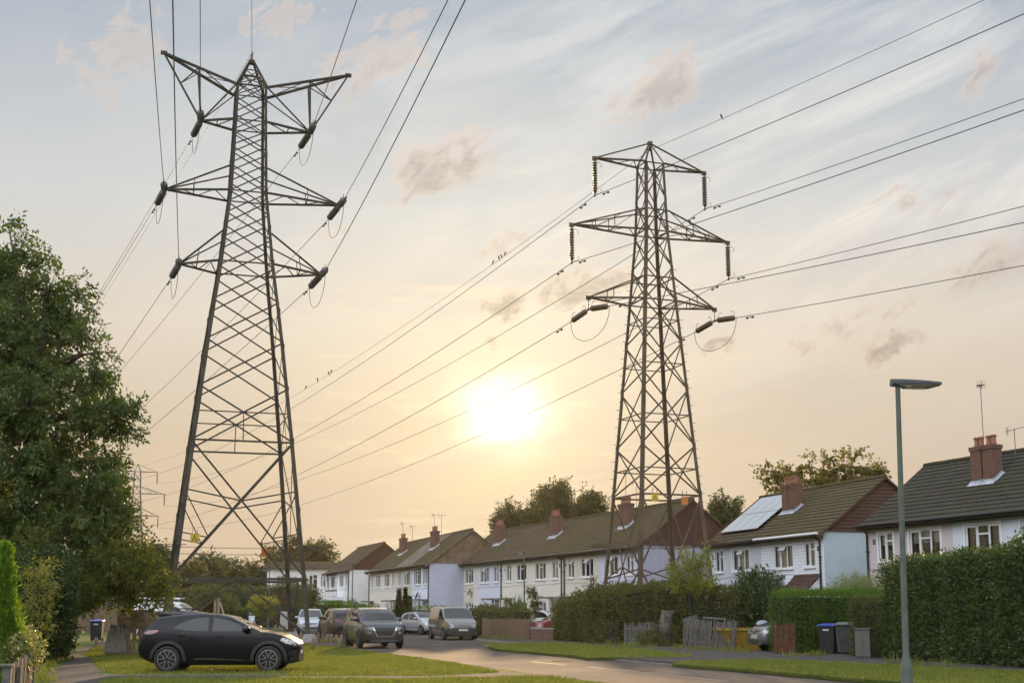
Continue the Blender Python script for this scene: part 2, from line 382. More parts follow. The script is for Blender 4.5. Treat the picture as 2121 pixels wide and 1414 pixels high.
# raised pavement on the far side, from the kerb to the garden boundaries
PAVE = [p for p in ROAD_R[:7]]+[(-1.1, 56.5), (-.3, 57.6), (.5, 60), (-1.2, 66), (-3.2, 76), (-6.0, 88), (-4.5, 88), (-1.0, 78), (2.2, 67.5), (4.3, 58.8), (5.9, 56), (7.3, 53.8), (8.8, 51.0), (10.6, 47.5), (12.6, 44.3), (13.0, 41), (14.2, 35), (16.5, 28), (24, 10)]
slab("pavement", PAVE, -.05, .085, M_PAVE)
VERGE_B = [tuple(G(*p, .09))[:2] for p in [(1012, 1335), (1010, 1338), (1028, 1343.2), (1090, 1348), (1150, 1353), (1185, 1356), (1215, 1361), (1256, 1361), (1340, 1360.5), (1424, 1359.5), (1437, 1357), (1400, 1351.5), (1359, 1346.5), (1300, 1340.5), (1248, 1336.5), (1200, 1332.5), (1150, 1329.5), (1080, 1331)]]
VERGE_A = [tuple(G(*p, .09))[:2] for p in [(1392, 1373.5), (1432, 1377.3), (1500, 1382), (1580, 1388.2), (1680, 1397), (1759, 1404), (1861, 1411), (1990, 1421), (2160, 1434), (2260, 1420), (2160, 1391.5), (2000, 1384.5), (1861, 1378), (1780, 1373.5), (1707, 1370), (1640, 1367.2), (1580, 1366), (1500, 1366.5), (1424, 1369)]]
slab("grass_verge", VERGE_B, .02, .094, M_GRASS); slab("grass_verge", VERGE_A, .02, .094, M_GRASS)
# kerb stones along the right edge (dropped at the drive between the two verges)
kb = MB()
def kerb_line(pts, z1, w=.13):
    for a, b in zip(pts[:-1], pts[1:]):
        a, b = Vector((a[0], a[1], 0)), Vector((b[0], b[1], 0)); L_ = (b-a).length; n = max(1, int(L_/.92)); d = (b-a)/n
        sidev = Vector((d.y, -d.x, 0)).normalized()
        for i in range(n):
            jz = random.Random(i+int(a.y*7)).uniform(-.006, .006)
            p0 = a+d*i+d*.008; p1 = a+d*(i+1)-d*.008; c = (p0+p1)/2
            kb.obox(c-sidev*.05+Vector((0, 0, (z1+jz-.1)/2-.0)), sidev*w/2, (p1-p0)/2, Vector((0, 0, (z1+jz+.1)/2)))
kerb_line(ROAD_R[0:4], .10); kerb_line([ROAD_R[3], (5.1, 37.4)], .10); kerb_line([(5.1, 37.4), (2.6, 43.9)], .03); kerb_line([(2.6, 43.9), ROAD_R[5], ROAD_R[6], (-1.1, 56.5)], .10)
kerb_line([(-.3, 57.6), (.5, 60), (-1.2, 66), (-3.2, 76)], .09)
tag(kb.build("kerb", M_KERB), kind='structure')
# tarmac footpath on the left and the strip crossing the lawn to the road
sheet("path", [(-7.3, 20), (-10.05, 28), (-11.75, 32.4), (-14.2, 41.2), (-17.0, 50.0), (-20.3, 62), (-26, 84), (-24.6, 84), (-19.3, 62), (-18.0, 55), (-16.0, 47.5), (-14.2, 43.2), (-11.8, 36.5), (-9.95, 31.2), (-9.0, 28), (-6.2, 20)], .006, M_PATH)
sheet("path", [(-10.2, 31.55), (-9.0, 31.5), (-6, 31.6), (-2, 31.6), (-.2, 33.4), (.35, 33.2), (.75, 31.6), (-2, 30.6), (-6, 30.55), (-9.0, 30.5), (-10.0, 30.5)], .008, M_PATH)
sheet("path", [(-16.6, 47.6), (-15.2, 48.6), (-11, 48.9), (-11, 47.5), (-15, 47.2)], .010, M_PATH)
slab("kerb", [(-10.1, 31.72), (-8.9, 31.85), (-5.6, 32.05), (-5.6, 32.14), (-8.9, 31.95), (-10.1, 31.83)], -.02, .035, M_KERB)
# painted dashes along the middle of the road and the give-way edge at the drive
def dash(name, a, b, w):
    a, b = Vector(a), Vector(b); d = (b-a).normalized(); s_ = Vector((-d.y, d.x, 0))*w/2
    sheet(name, [a-s_, b-s_, b+s_, a+s_], .009, M_LINE)
dash("road_marking", G(1217, 1381), G(1325, 1390.6), .09); dash("road_marking", G(1378, 1397), G(1507, 1411), .09); dash("road_marking", G(1560, 1417), G(1760, 1440), .09)
dash("road_marking", G(1338, 1371.6), G(1398, 1373.2), .10); dash("road_marking", G(1100, 1370), G(1170, 1376), .08)
sheet("garden_soil", [(2.6, 67.5), (4.6, 58.8), (6.2, 56), (8.2, 52.3), (12.5, 52), (13.6, 44.8), (14.5, 35), (17, 28), (30, 28), (26, 55), (15, 90), (4, 100), (-2, 90)], .005, M_SOIL)

# grass blades, thick on the lawns seen close to
def mat_blade():
    return leafmat("grass_blades", [(.035, .055, .010), (.06, .09, .013), (.095, .125, .018), (.13, .14, .028), (.17, .155, .045)], .35, .55, .25, (1.9, 1.75, .55))
M_BLADE = mat_blade()
LAWN = [(-9.7, 31.6), (-6, 31.7), (-2, 31.7), (-.3, 33.7), (-1.6, 38.9), (-3.7, 45.2), (-5.5, 50.2), (-8.1, 57), (-11.5, 66), (-16.5, 84), (-24, 84), (-19.2, 62), (-17.9, 55), (-15.9, 47.5), (-14.1, 43.2), (-11.7, 36.5)]
LAWN0 = [(-9.5, 30.4), (-6, 30.45), (-2, 30.5), (.75, 31.5), (2.2, 28.1), (4.2, 23), (-7.2, 23), (-8.9, 28)]
def blades(name, areas, seed):
    rng = np.random.default_rng(seed); Vs = []; 
    for poly, z, dens, h in areas:
        xs = [p[0] for p in poly]; ys = [p[1] for p in poly]; A = (max(xs)-min(xs))*(max(ys)-min(ys)); n = int(A*dens)
        X = rng.uniform(min(xs), max(xs), n); Y = rng.uniform(min(ys), max(ys), n)
        k = inpoly(X, Y, poly) & (rng.random(n) < np.clip((42/Y)**2, .12, 1)); X, Y = X[k], Y[k]
        cl = np.array([mnoise.noise(Vector((x*.9, y*.9, 3.1))) for x, y in zip(X, Y)]); hh = h*(.55+.9*rng.random(len(X)))*(1+.9*np.clip(cl, -.5, 1))
        a = rng.uniform(0, 2*np.pi, len(X)); w = rng.uniform(.006, .014, len(X))*(1+Y/60); lx, ly = rng.normal(0, .35, (2, len(X)))*hh
        b0 = np.stack([X-np.cos(a)*w, Y-np.sin(a)*w, np.full(len(X), z)], 1); b1 = np.stack([X+np.cos(a)*w, Y+np.sin(a)*w, np.full(len(X), z)], 1)
        t = np.stack([X+lx, Y+ly, z+hh], 1); Vs.append(np.stack([b0, b1, t], 1).reshape(-1, 3))
    V = np.concatenate(Vs); F = np.arange(len(V)).reshape(-1, 3)
    return raw_mesh(name, V, F, M_BLADE, nper=3)
gb_ = blades("grass", [(LAWN, 0, 260, .055), (LAWN0, 0, 420, .06), (VERGE_A, .093, 420, .055), (VERGE_B, .093, 260, .055)], 5)
tag(gb_, "short mown grass of the lawns and road verges", "grass", kind='stuff')
# ------------------------------------------------------------------ pylons and cables
M_STEEL1 = plain("dull_galvanised_steel", (.058, .054, .042), .8, .3, 1.3, metal=.0, spec=.2)
M_STEEL2 = plain("weathered_brown_steel", (.098, .072, .046), .8, .3, 1.3, metal=.0, spec=.2)
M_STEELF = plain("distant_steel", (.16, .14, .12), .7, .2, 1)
M_INS1 = plain("grey_glazed_insulator", (.085, .085, .09), .35, .1, 3); M_INS2 = plain("brown_glazed_insulator", (.10, .062, .034), .35, .15, 3)
M_WIRE = plain("aluminium_cable", (.07, .068, .065), .6, .1, 1)
M_CONC = plain("pale_concrete", (.24, .23, .21), .85, .25, 5, bump=.2)
M_YEL = plain("yellow_sign", (.55, .40, .03), .5, .12, 8); M_BLK = plain("black_print", (.012, .012, .012), .6, 0)
M_ORG = plain("backlit_orange", (.48, .15, .03), .5, .12, 6)  # orange of light coming from behind a sign, put into the colour

def interp(prof, z):
    zs = [p[0] for p in prof]; ws = [p[1] for p in prof]; return float(np.interp(z, zs, ws))
def ins_profile(n, pitch, r, rin):
    pr = [(.02, -.06), (rin*.6, 0)]
    for i in range(n):
        h = i*pitch; pr += [(rin, h+.02), (r*.9, h+pitch*.30), (r, h+pitch*.48), (r*.8, h+pitch*.62), (rin*.9, h+pitch*.72)]
    return pr+[(rin*.5, n*pitch+.02), (.02, n*pitch+.06)]
def string(root, a, d, n, pitch, r, mat, steel, lead=.32, horn=True):
    """insulator string from point a along direction d; returns its far end (local coordinates)"""
    a, d = Vector(a), Vector(d).normalized(); b = MB(); b.lathe(ins_profile(n, pitch, r, r*.62), 14, a+d*lead, d)
    o = b.build("insulator_string", mat, root, smooth=True, angle=50)
    L_ = n*pitch; e = a+d*(lead+L_+.22); h = MB()
    for i in range(3): h.beam(a+d*(i*lead/3), a+d*((i+.8)*lead/3), .045, .03)
    h.beam(a+d*(lead+L_), e, .04)
    if horn:
        s_ = Vector((1, 0, 0)) if abs(d.x) < .7 else Vector((0, 1, 0)); up = (Vector((0, 0, 1))-d*d.z)
        up = up.normalized() if up.length > .2 else s_
        for q, sg in ((a+d*(lead-.04), 1), (a+d*(lead+L_+.05), -1)):
            h.tube([q, q+up*.22+d*.02*sg, q+up*.34+d*.10*sg, q+up*.36+d*.22*sg, q+up*.28+d*.27*sg], .011, 5)
    h.build("string_hardware", steel, o)
    return e
def sag_curve(a, b, drop, n=14):
    a, b = Vector(a), Vector(b); return [a.lerp(b, t)-Vector((0, 0, 4*drop*t*(1-t))) for t in np.linspace(0, 1, n)]
def loop_curve(a, b, drop, n=18):
    """a jumper: hangs steeply at both ends"""
    a, b = Vector(a), Vector(b); out = []
    for t in np.linspace(0, 1, n):
        k = .5-.5*math.cos(math.pi*t); out.append(a.lerp(b, k*.9+.1*t)-Vector((0, 0, drop*math.sin(math.pi*t)**.8)))
    return out
def tri_sign(mb_plate, mb_black, c, ux, uz, n, s):
    c, ux, uz, n = Vector(c), Vector(ux).normalized(), Vector(uz).normalized(), Vector(n).normalized()
    mb_plate.obox(c, ux*s*.47, uz*s*.5, n*.008)
    q = c+n*.0115
    tri = [Vector((0, .36)), Vector((-.36, -.30)), Vector((.36, -.30))]; inn = [p*.74+Vector((0, -.022)) for p in tri]
    W = lambda p: q+ux*p[0]*s+uz*p[1]*s
    for i in range(3):
        j = (i+1) % 3; mb_black.add([W(tri[i]), W(tri[j]), W(inn[j]), W(inn[i])], [(0, 1, 2, 3)])
    for z_ in ([(.03, .2), (-.09, -.03), (-.01, -.01)], [(-.01, -.01), (.09, .0), (-.01, -.2)]):
        mb_black.add([W(p) for p in z_], [(0, 1, 2)])
    for a, b in (((-.43, .46), (.43, .43)), ((-.43, -.43), (.43, -.46))):
        mb_black.add([W((a[0], a[1])), W((b[0], a[1])), W((b[0], b[1])), W((a[0], b[1]))], [(0, 1, 2, 3)])

FACES = [((-1, -1), (1, -1)), ((1, -1), (1, 1)), ((1, 1), (-1, 1)), ((-1, 1), (-1, -1))]
class Tower:
    def __init__(s, root, prof, mat, zt): s.r, s.p, s.m, s.zt = root, prof, mat, zt
    def c(s, sx, sy, z): w = interp(s.p, z)/2; return Vector((sx*w, sy*w, z))
    def legs(s, zs, w0, w1, z0=.15):
        for sx, sy in ((-1, -1), (1, -1), (1, 1), (-1, 1)):
            b = MB(); zz = [z0]+[z for z in zs if z > z0]
            for k, (a, d) in enumerate(zip(zz[:-1], zz[1:])):
                w = w0+(w1-w0)*(a/s.zt); p, q = s.c(sx, sy, a), s.c(sx, sy, d)
                b.angle(p, q, w, w*.12, (-sx, 0, 0), (0, -sy, 0))
                if k: b.obox(p+Vector((-sx*w*.42, -sy*.012, 0)), (w*.5, 0, 0), (0, w*.07, 0), (0, 0, .22)); b.obox(p+Vector((-sx*.012, -sy*w*.42, 0)), (w*.07, 0, 0), (0, w*.5, 0), (0, 0, .22))
            b.build("leg", s.m, s.r)
    def brace(s, panels, wf, extra=None):
        """panels: list of (z0, z1, kind)"""
        for fi, (A, B) in enumerate(FACES):
            b = MB(); nrm = Vector((A[0]+B[0], A[1]+B[1], 0)).normalized()
            for z0, z1, kind in panels:
                w = wf(z0); a0, b0, a1, b1 = s.c(*A, z0), s.c(*B, z0), s.c(*A, z1), s.c(*B, z1); o = nrm*w*.5
                if 'X' in kind:
                    b.beam(a0-o*.2, b1-o*.2, w, w*.35, nrm); b.beam(b0-o*1.2, a1-o*1.2, w, w*.35, nrm)
                if 'K' in kind:       # inverted V from the middle of the top to both feet
                    m_ = (a1+b1)/2; b.beam(m_-o*.2, a0-o*.2, w, w*.4, nrm); b.beam(m_-o*.2, b0-o*.2, w, w*.4, nrm)
                    for P0 in (a0, b0):
                        h = P0.lerp(m_, .5); ztop = h.z; l_ = s.c(*(A if P0 is a0 else B), ztop); b.beam(h-o, l_-o, w*.55, w*.3, nrm)
                        l2 = s.c(*(A if P0 is a0 else B), z1-.1); b.beam(h-o, l2-o, w*.55, w*.3, nrm)
                if 'V' in kind:       # V from the top corners to a low node, then out to the legs and the feet
                    zm = z0+(z1-z0)*.52; m_ = (s.c(*A, zm)+s.c(*B, zm))/2
                    for Q in (A, B):
                        b.beam(s.c(*Q, z1)-o, m_-o, w, w*.35, nrm); b.beam(m_-o*.6, s.c(*Q, zm-.55)-o*.6, w*.8, w*.3, nrm)
                        b.beam(m_-o*1.3, s.c(*Q, z0).lerp(m_, .18)-o*1.3, w, w*.35, nrm); b.beam(m_.lerp(s.c(*Q, z0), .45), s.c(*Q, z0+1.2)-o, w*.6, w*.3, nrm)
                if 'H' in kind: b.beam(a1-o*.7, b1-o*.7, w, w*.5, nrm)
                if 'B' in kind: b.beam(a1, b1, w*2.1, w*1.3)
                if 'M' in kind:
                    zm = z0+(z1-z0)*(interp(s.p, z0)/(interp(s.p, z0)+interp(s.p, z1))); p, q = s.c(*A, zm), s.c(*B, zm); b.beam(p-o*1.6, q-o*1.6, w*.7, w*.35, nrm)
                if 'P' in kind:
                    zm = z0+(z1-z0)*(interp(s.p, z0)/(interp(s.p, z0)+interp(s.p, z1))); m_ = (s.c(*A, zm)+s.c(*B, zm))/2; b.beam(m_-o, (a0+b0)/2-o, w*.6, w*.3, nrm)
                if 'S' in kind:       # redundant members of the tall lower cross
                    wa, wb = interp(s.p, z0), interp(s.p, z1); zx = z0+(z1-z0)*wa/(wa+wb); mx = (s.c(*A, zx)+s.c(*B, zx))/2
                    for Q, q0, R0 in ((A, a0, b1), (B, b0, a1)):
                        zl = zx+(z1-zx)*.18; L_ = s.c(*Q, zl); b.beam(mx-o*1.5, L_-o*1.5, w*.75, w*.35, nrm)
                        h = q0.lerp(mx, .52); b.beam(L_-o*1.5, h-o*1.5, w*.6, w*.3, nrm); l2 = s.c(*Q, h.z+.28); b.beam(l2-o*1.5, h-o*1.5, w*.6, w*.3, nrm)
            b.build("lattice_bracing", s.m, s.r)
    def arm(s, sd, zl, hs, zu, w, posts=True, peak=None, tipdrop=0.0, n=4):
        b = MB(); tip = Vector((sd*hs, 0, zl)); 
        lo = [s.c(sd, y, zl) for y in (-1, 1)]; up = [s.c(sd, y, zu) for y in (-1, 1)] if peak is None else [Vector(peak)]
        for p in lo: b.beam(p, tip, w, w*.8)
        for p in up: b.beam(p, tip, w*.75, w*.6)
        ts = [i/n for i in range(n)]
        for i, t in enumerate(ts):
            y0, y1 = (0, 1) if i % 2 else (1, 0); t2 = t+1/n*.92
            b.beam(lo[y0].lerp(tip, t), lo[y1].lerp(tip, min(t2, .97)), w*.42, w*.25)
        for t in ((.42, .68) if posts and peak is None else ((.55,) if peak is None else ())):
            for k in (0, 1): b.beam(lo[k].lerp(tip, t), up[k].lerp(tip, t), w*.45, w*.3)
            b.beam(lo[0].lerp(tip, t), lo[1].lerp(tip, t), w*.45, w*.3)
            if posts:
                for k in (0, 1): b.beam(lo[k].lerp(tip, t), up[k].lerp(tip, max(0, t-.38)), w*.4, w*.25)
        b.obox(tip+Vector((0, 0, -.03)), (.11, 0, 0), (0, .05, 0), (0, 0, .10))
        b.build("crossarm", s.m, s.r); return tip
    def ring(s, z): return [s.c(*q, z) for q in ((-1, -1), (1, -1), (1, 1), (-1, 1))]

CABLES = []
def cable(label, pts, r, group):
    b = MB(); b.tube(pts, r, 5, False); o = b.build("power_cable", M_WIRE, smooth=True); tag(o, label, "cable", group); CABLES.append(o); return o
def damper(o, pts, d0):
    acc = 0
    for a, b in zip(pts[:-1], pts[1:]):
        L_ = (b-a).length
        if acc+L_ >= d0:
            p = a.lerp(b, (d0-acc)/L_); d = (b-a).normalized(); m = MB(); q = p-Vector((0, 0, .10))
            m.beam(p, q, .03); m.beam(q-d*.24, q+d*.24, .016)
            for s_ in (-1, 1): m.lathe([(.01, -.07), (.05, -.06), (.055, .04), (.02, .07)], 8, q+d*.22*s_, d*s_)
            return m.build("vibration_damper", M_STEEL1, o)
        acc += L_
def span_pts(p0, az, m, c, L, n=70):
    sx, sy = math.sin(az), math.cos(az)
    ds = (np.linspace(0, 1, n)**1.3)*L
    return [Vector((p0.x+sx*d, p0.y+sy*d, p0.z+m*d+c*d*d)) for d in ds]
def world(root, v):
    return root.matrix_basis @ Vector(v)
def local_dir(root, az, m):
    return root.matrix_basis.to_3x3().inverted() @ Vector((math.sin(az), math.cos(az), m))

# --- the near tension pylon
def guard(tw, z, out, mat):
    b = MB(); R = tw.ring(z)
    for q, (sx, sy) in zip(R, ((-1, -1), (1, -1), (1, 1), (-1, 1))):
        for dz in (0, .14):
            b.beam(q+Vector((0, 0, dz)), q+Vector((sx*out, 0, dz+.04)), .06, .03); b.beam(q+Vector((0, 0, dz)), q+Vector((0, sy*out, dz+.04)), .06, .03)
        b.beam(q+Vector((sx*out, -sy*.25, .10)), q+Vector((sx*out, sy*out, .10)), .06, .03); b.beam(q+Vector((-sx*.25, sy*out, .10)), q+Vector((sx*out, sy*out, .10)), .06, .03)
        b.tube([q+Vector((sx*out*math.cos(t), sy*out*math.sin(t), .2)) for t in np.linspace(-.5, 2.1, 9)], .018, 5)
    for o_ in np.linspace(.3, out, 3):
        P4 = [q+Vector((sx*o_, sy*o_, .10)) for q, (sx, sy) in zip(R, ((-1, -1), (1, -1), (1, 1), (-1, 1)))]
        for i in range(4):
            a, d = P4[i], P4[(i+1) % 4]; b.tube(sag_curve(a, d, .05, 8), .004, 4, False)
            for t in np.linspace(.03, .97, 34):
                m_ = a.lerp(d, t)-Vector((0, 0, .2*t*(1-t))); b.beam(m_+Vector((0, 0, .04)), m_-Vector((0, 0, .04)), .006)
    for i in range(4):
        a, d = R[i], R[(i+1) % 4]; sx, sy = ((0, -1), (1, 0), (0, 1), (-1, 0))[i]
        for t in (.27, .72): m_ = a.lerp(d, t); b.beam(m_+Vector((sx*.1, sy*.1, .0)), m_+Vector((sx*out, sy*out, .16)), .05, .025)
    b.build("climbing_guard", mat, tw.r)

T1X, T1Y, PHI1 = -14.6, 67.0, math.radians(17)
t1 = empty("electricity_pylon", (T1X, T1Y, 0), PHI1, "tall dark grey pylon with two raised winglike top arms, behind the black car", "pylon")
prof1 = [(0, 7.2), (3.28, 6.6), (10.3, 5.17), (16.1, 3.88), (20.0, 2.86), (24.1, 2.02), (28.2, 1.75), (30.3, 1.66)]
tw1 = Tower(t1, prof1, M_STEEL1, 30.3)
zs = [10.2]
while zs[-1] < 27.4: zs.append(zs[-1]+.555*interp(prof1, zs[-1]))
zs = [z for z in zs if z < 27.6]+[28.18, 29.2, 30.25]
tw1.legs([3.15, 6.6, 10.2, 13.0, 15.3, 17.3, 20.0, 22.0, 24.1, 26.2, 28.2, 30.3], .23, .135)
pan = [(.2, 3.15, 'KB'), (3.15, 10.2, 'XSH'), (zs[0], zs[1], 'XMP')]+[(a, b, 'X') for a, b in zip(zs[1:-2], zs[2:-1])]+[(zs[-2], zs[-1], 'XH')]
for zl in (20.0, 24.08, 28.18): pan.append((zl-.01, zl, 'H'))
tw1.brace(pan, lambda z: .10-.038*z/30)
pk = MB(); pkc = Vector((0, 0, 31.9))
for q in tw1.ring(30.25):
    t_ = Vector((q.x*.16, q.y*.16, 31.9)); pk.beam(q, t_, .10, .08)
for k in (.34, .64):
    R = [q.lerp(Vector((q.x*.16, q.y*.16, 31.9)), k) for q in tw1.ring(30.25)]
    for i in range(4): pk.beam(R[i], R[(i+1) % 4], .05)
    R0 = tw1.ring(30.25)
    for i in range(4): pk.beam(R0[i], R[(i+1) % 4], .045); pk.beam(R0[(i+1) % 4], R[i], .045)
pk.obox((0, 0, 31.92), (.16, 0, 0), (0, .16, 0), (0, 0, .10)); pk.beam((0, 0, 31.9), (0, 0, 32.55), .05); pk.beam((-.07, 0, 32.0), (-.05, 0, 32.35), .035); pk.beam((.05, .0, 32.1), (.05, 0, 32.5), .03)
pk.build("earth_wire_peak", M_STEEL1, t1)
tips1 = {}
for sd, sn in ((-1, 'l'), (1, 'r')):
    AS = .36*sd; tips1['l'+sn] = tw1.arm(sd, 20.0, 3.83+AS, 21.75, .12, False); tips1['m'+sn] = tw1.arm(sd, 24.08, 4.75+AS, 25.5, .12, False)
    # top: short arm carrying the conductor, with an outrigger raised beyond it
    b = MB(); tip = Vector((sd*(3.0+AS), 0, 28.18)); wing = Vector((sd*(5.1+AS), 0, 31.85))
    lo = [tw1.c(sd, y, 28.18) for y in (-1, 1)]; up = [tw1.c(sd, y, 30.2) for y in (-1, 1)]
    for k in (0, 1):
        b.beam(lo[k], tip, .13, .1); b.beam(up[k], wing, .15, .12); b.beam(up[k], tip, .075, .06)
        post = up[k].lerp(wing, .52); b.beam(post, tip, .15 if k == 0 else .07, .08)
        knee = tip.lerp(wing, .55); b.beam(post, knee, .06, .05)
        b.beam(up[k].lerp(wing, .04), up[1-k].lerp(wing, .46), .05, .03)
    b.beam(tip, wing, .11, .09); b.beam(lo[0].lerp(tip, .5), lo[1].lerp(tip, .5), .05); b.beam(lo[0], lo[1].lerp(tip, .5), .045)
    b.obox(wing, (.17, 0, 0), (0, .06, 0), (0, 0, .10)); b.obox(tip, (.14, 0, 0), (0, .06, 0), (0, 0, .10))
    b.build("crossarm", M_STEEL1, t1); tips1['t'+sn] = tip
for sx, sy in ((-1, -1), (1, -1), (1, 1), (-1, 1)):
    q = tw1.c(sx, sy, 0); b = MB(); b.lathe([(.42, -.1), (.41, .08), (.30, .36), (.24, .42), (.0, .42)], 12, q-Vector((sx*.08, sy*.08, 0))); b.build("concrete_footing", M_CONC, t1, smooth=True)
guard(tw1, 4.6, .95, M_STEEL1)
def plate_sign(root, tw, face, z, t, s, n_out, name, m1, black=True):
    A, B = FACES[face]; p = tw.c(*A, z).lerp(tw.c(*B, z), t); ux = (tw.c(*B, z)-tw.c(*A, z)).normalized(); n = Vector((A[0]+B[0], A[1]+B[1], 0)).normalized()*n_out
    a, k = MB(), MB(); tri_sign(a, k, p+n*.16*n_out, ux, (0, 0, 1), n, s); o = a.build(name, m1, root)
    h = MB(); 
    for e in (-.3, .3): h.beam(p+n*.16*n_out+ux*e*s+Vector((0, 0, s*.4)), p+n*.16*n_out+ux*e*s+Vector((0, 0, s*.4+.3)), .02)
    h.build("sign_bracket", tw.m, o)
    if black: k.build("danger_symbol", M_BLK, o)
plate_sign(t1, tw1, 0, 5.15, .135, .44, 1, "danger_sign", M_YEL)
plate_sign(t1, tw1, 2, 4.75, .20, .42, 1, "sign_plate", M_ORG, False)  # back of a sign, its backlit orange painted on
# strings, jumpers and cables
N1 = {'ml': (2.887, -.135), 'lr': (2.8857, -.0718), 'tl': (2.9012, -.0832), 'tr': (2.8872, -.0972), 'mr': (2.8869, -.099), 'll': (2.886, -.14), 'e': (2.9393, -.0931)}
F1 = {'lr': (-.4708, -.0654), 'mr': (-.435, -.035), 'll': (-.4499, -.0627), 'tl': (-.4479, -.0261), 'tr': (-.4436, -.0393), 'ml': (-.47, -.062), 'e': (-.47, -.08)}
NM = {'t': 'top', 'm': 'middle', 'l': 'lowest'}; SN = {'l': 'left', 'r': 'right'}
for k, tip in tips1.items():
    ends = []
    for nm, (az, m), c, L_, dm in (('near', N1[k], .0008, 120, (1.4,)), ('far', F1[k], .00025, 230, (1.6,))):
        d = local_dir(t1, az, m-.06); e = string(t1, tip, d, 11, .142, .19, M_INS1, M_STEEL1); ends.append(e)
        pts = span_pts(world(t1, e), az, m, c, L_)
        lab = (f"cable running overhead towards the viewer from the {NM[k[0]]} {SN[k[1]]} arm of the dark near pylon" if nm == 'near' else
               f"cable going away behind the tree from the {NM[k[0]]} {SN[k[1]]} arm of the dark near pylon")
        damper(cable(lab, pts, .019, "power cables between the pylons"), pts, .75)
    b = MB(); b.tube(loop_curve(ends[0], ends[1], 1.55), .016, 5, False); b.build("jumper_cable", M_WIRE, t1, smooth=True)
pt = world(t1, (0, 0, 32.5))
cable("thin earth wire rising from the pointed peak of the dark near pylon towards the viewer", span_pts(pt, *N1['e'], .0008, 120), .013, "power cables between the pylons")
cable("thin earth wire going away behind the tree from the peak of the dark near pylon", span_pts(pt, *F1['e'], .00025, 230), .013, "power cables between the pylons")

# --- the second line: suspension pylons
PHI2 = math.radians(20.7)
prof2 = [(0, 4.28), (3.0, 3.78), (6.65, 3.2), (16.35, 1.75), (19.86, 1.25), (23.35, 1.03)]
def suspension(x, y, rz, label, mat, full=True):
    r = empty("electricity_pylon", (x, y, 0), rz, label, "pylon"); tw = Tower(r, prof2, mat, 23.35)
    zn = [6.9]+[ZAT(v, 60) for v in (927, 812, 714, 630, 558, 490, 416, 350)]; zn[-1] = 23.3
    tw.legs([6.9, 9.2, 12.0, 14.3, 16.35, 19.86, 23.35], .185, .12)
    pan = [(0, 6.9, 'VH')]+[(a, b, 'XM' if i < 4 else 'X') for i, (a, b) in enumerate(zip(zn[:-1], zn[1:]))]
    for zl in (16.35, 19.86, 23.33, 17.5, 20.94): pan.append((zl-.01, zl, 'H'))
    tw.brace(pan, lambda z: .082-.022*z/23)
    p = MB()
    for q in tw.ring(23.3): p.beam(q, (0, 0, 24.5), .08, .06)
    p.obox((0, 0, 24.5), (.10, 0, 0), (0, .10, 0), (0, 0, .08)); p.beam((0, .03, 24.45), (0, .03, 24.1), .04); p.build("earth_wire_peak", mat, r)
    tips = {}
    for sd, sn in ((-1, 'l'), (1, 'r')):
        tips['t'+sn] = tw.arm(sd, 23.35, 3.02, 24.5, .095, False, (0, 0, 24.5)); tips['m'+sn] = tw.arm(sd, 19.86, 4.27, 20.94, .095); tips['l'+sn] = tw.arm(sd, 16.35, 3.42, 17.5, .095, False)
    if full:
        guard(tw, 4.55, .85, mat)
        for sx, sy in ((-1, -1), (1, -1), (1, 1), (-1, 1)):
            b = MB(); q = tw.c(sx, sy, 0); b.lathe([(.5, -.1), (.48, .1), (.3, .4), (0, .42)], 12, q-Vector((sx*.05, sy*.05, 0))); b.build("concrete_footing", M_CONC, r, smooth=True)
        sb = MB()
        for i, z in enumerate(np.arange(4.9, 18, .42)):
            q = tw.c(1, -1, z); sb.beam(q, q+Vector((.17, 0, 0)) if i % 2 else q+Vector((0, -.17, 0)), .02)
            q = tw.c(-1, 1, z); sb.beam(q, q+Vector((-.17, 0, 0)) if i % 2 else q+Vector((0, .17, 0)), .02)
        sb.build("step_bolts", mat, r)
        A = plate_sign(r, tw, 0, 6.72, .20, .36, 1, "danger_sign", M_YEL); plate_sign(r, tw, 0, 6.62, .68, .36, 1, "sign_plate", M_ORG, False)
    return r, tw, tips
T2X, T2Y = 6.85, 60.0; T3X, T3Y = -59.5, 200.0
t2, tw2, tips2 = suspension(T2X, T2Y, PHI2, "rusty brown lattice pylon with hanging brown insulators, standing behind the long hedge before the terrace", M_STEEL2)
t3, tw3, tips3 = suspension(T3X, T3Y, PHI2, "small distant pylon half hidden by the big tree, beyond the far roofs", M_STEELF, False)
N2 = {'tl': 2.7121, 'tr': 2.7210, 'ml': 2.7166, 'mr': 2.7254, 'll': 2.6342, 'lr': 2.6973, 'e': 2.7103}
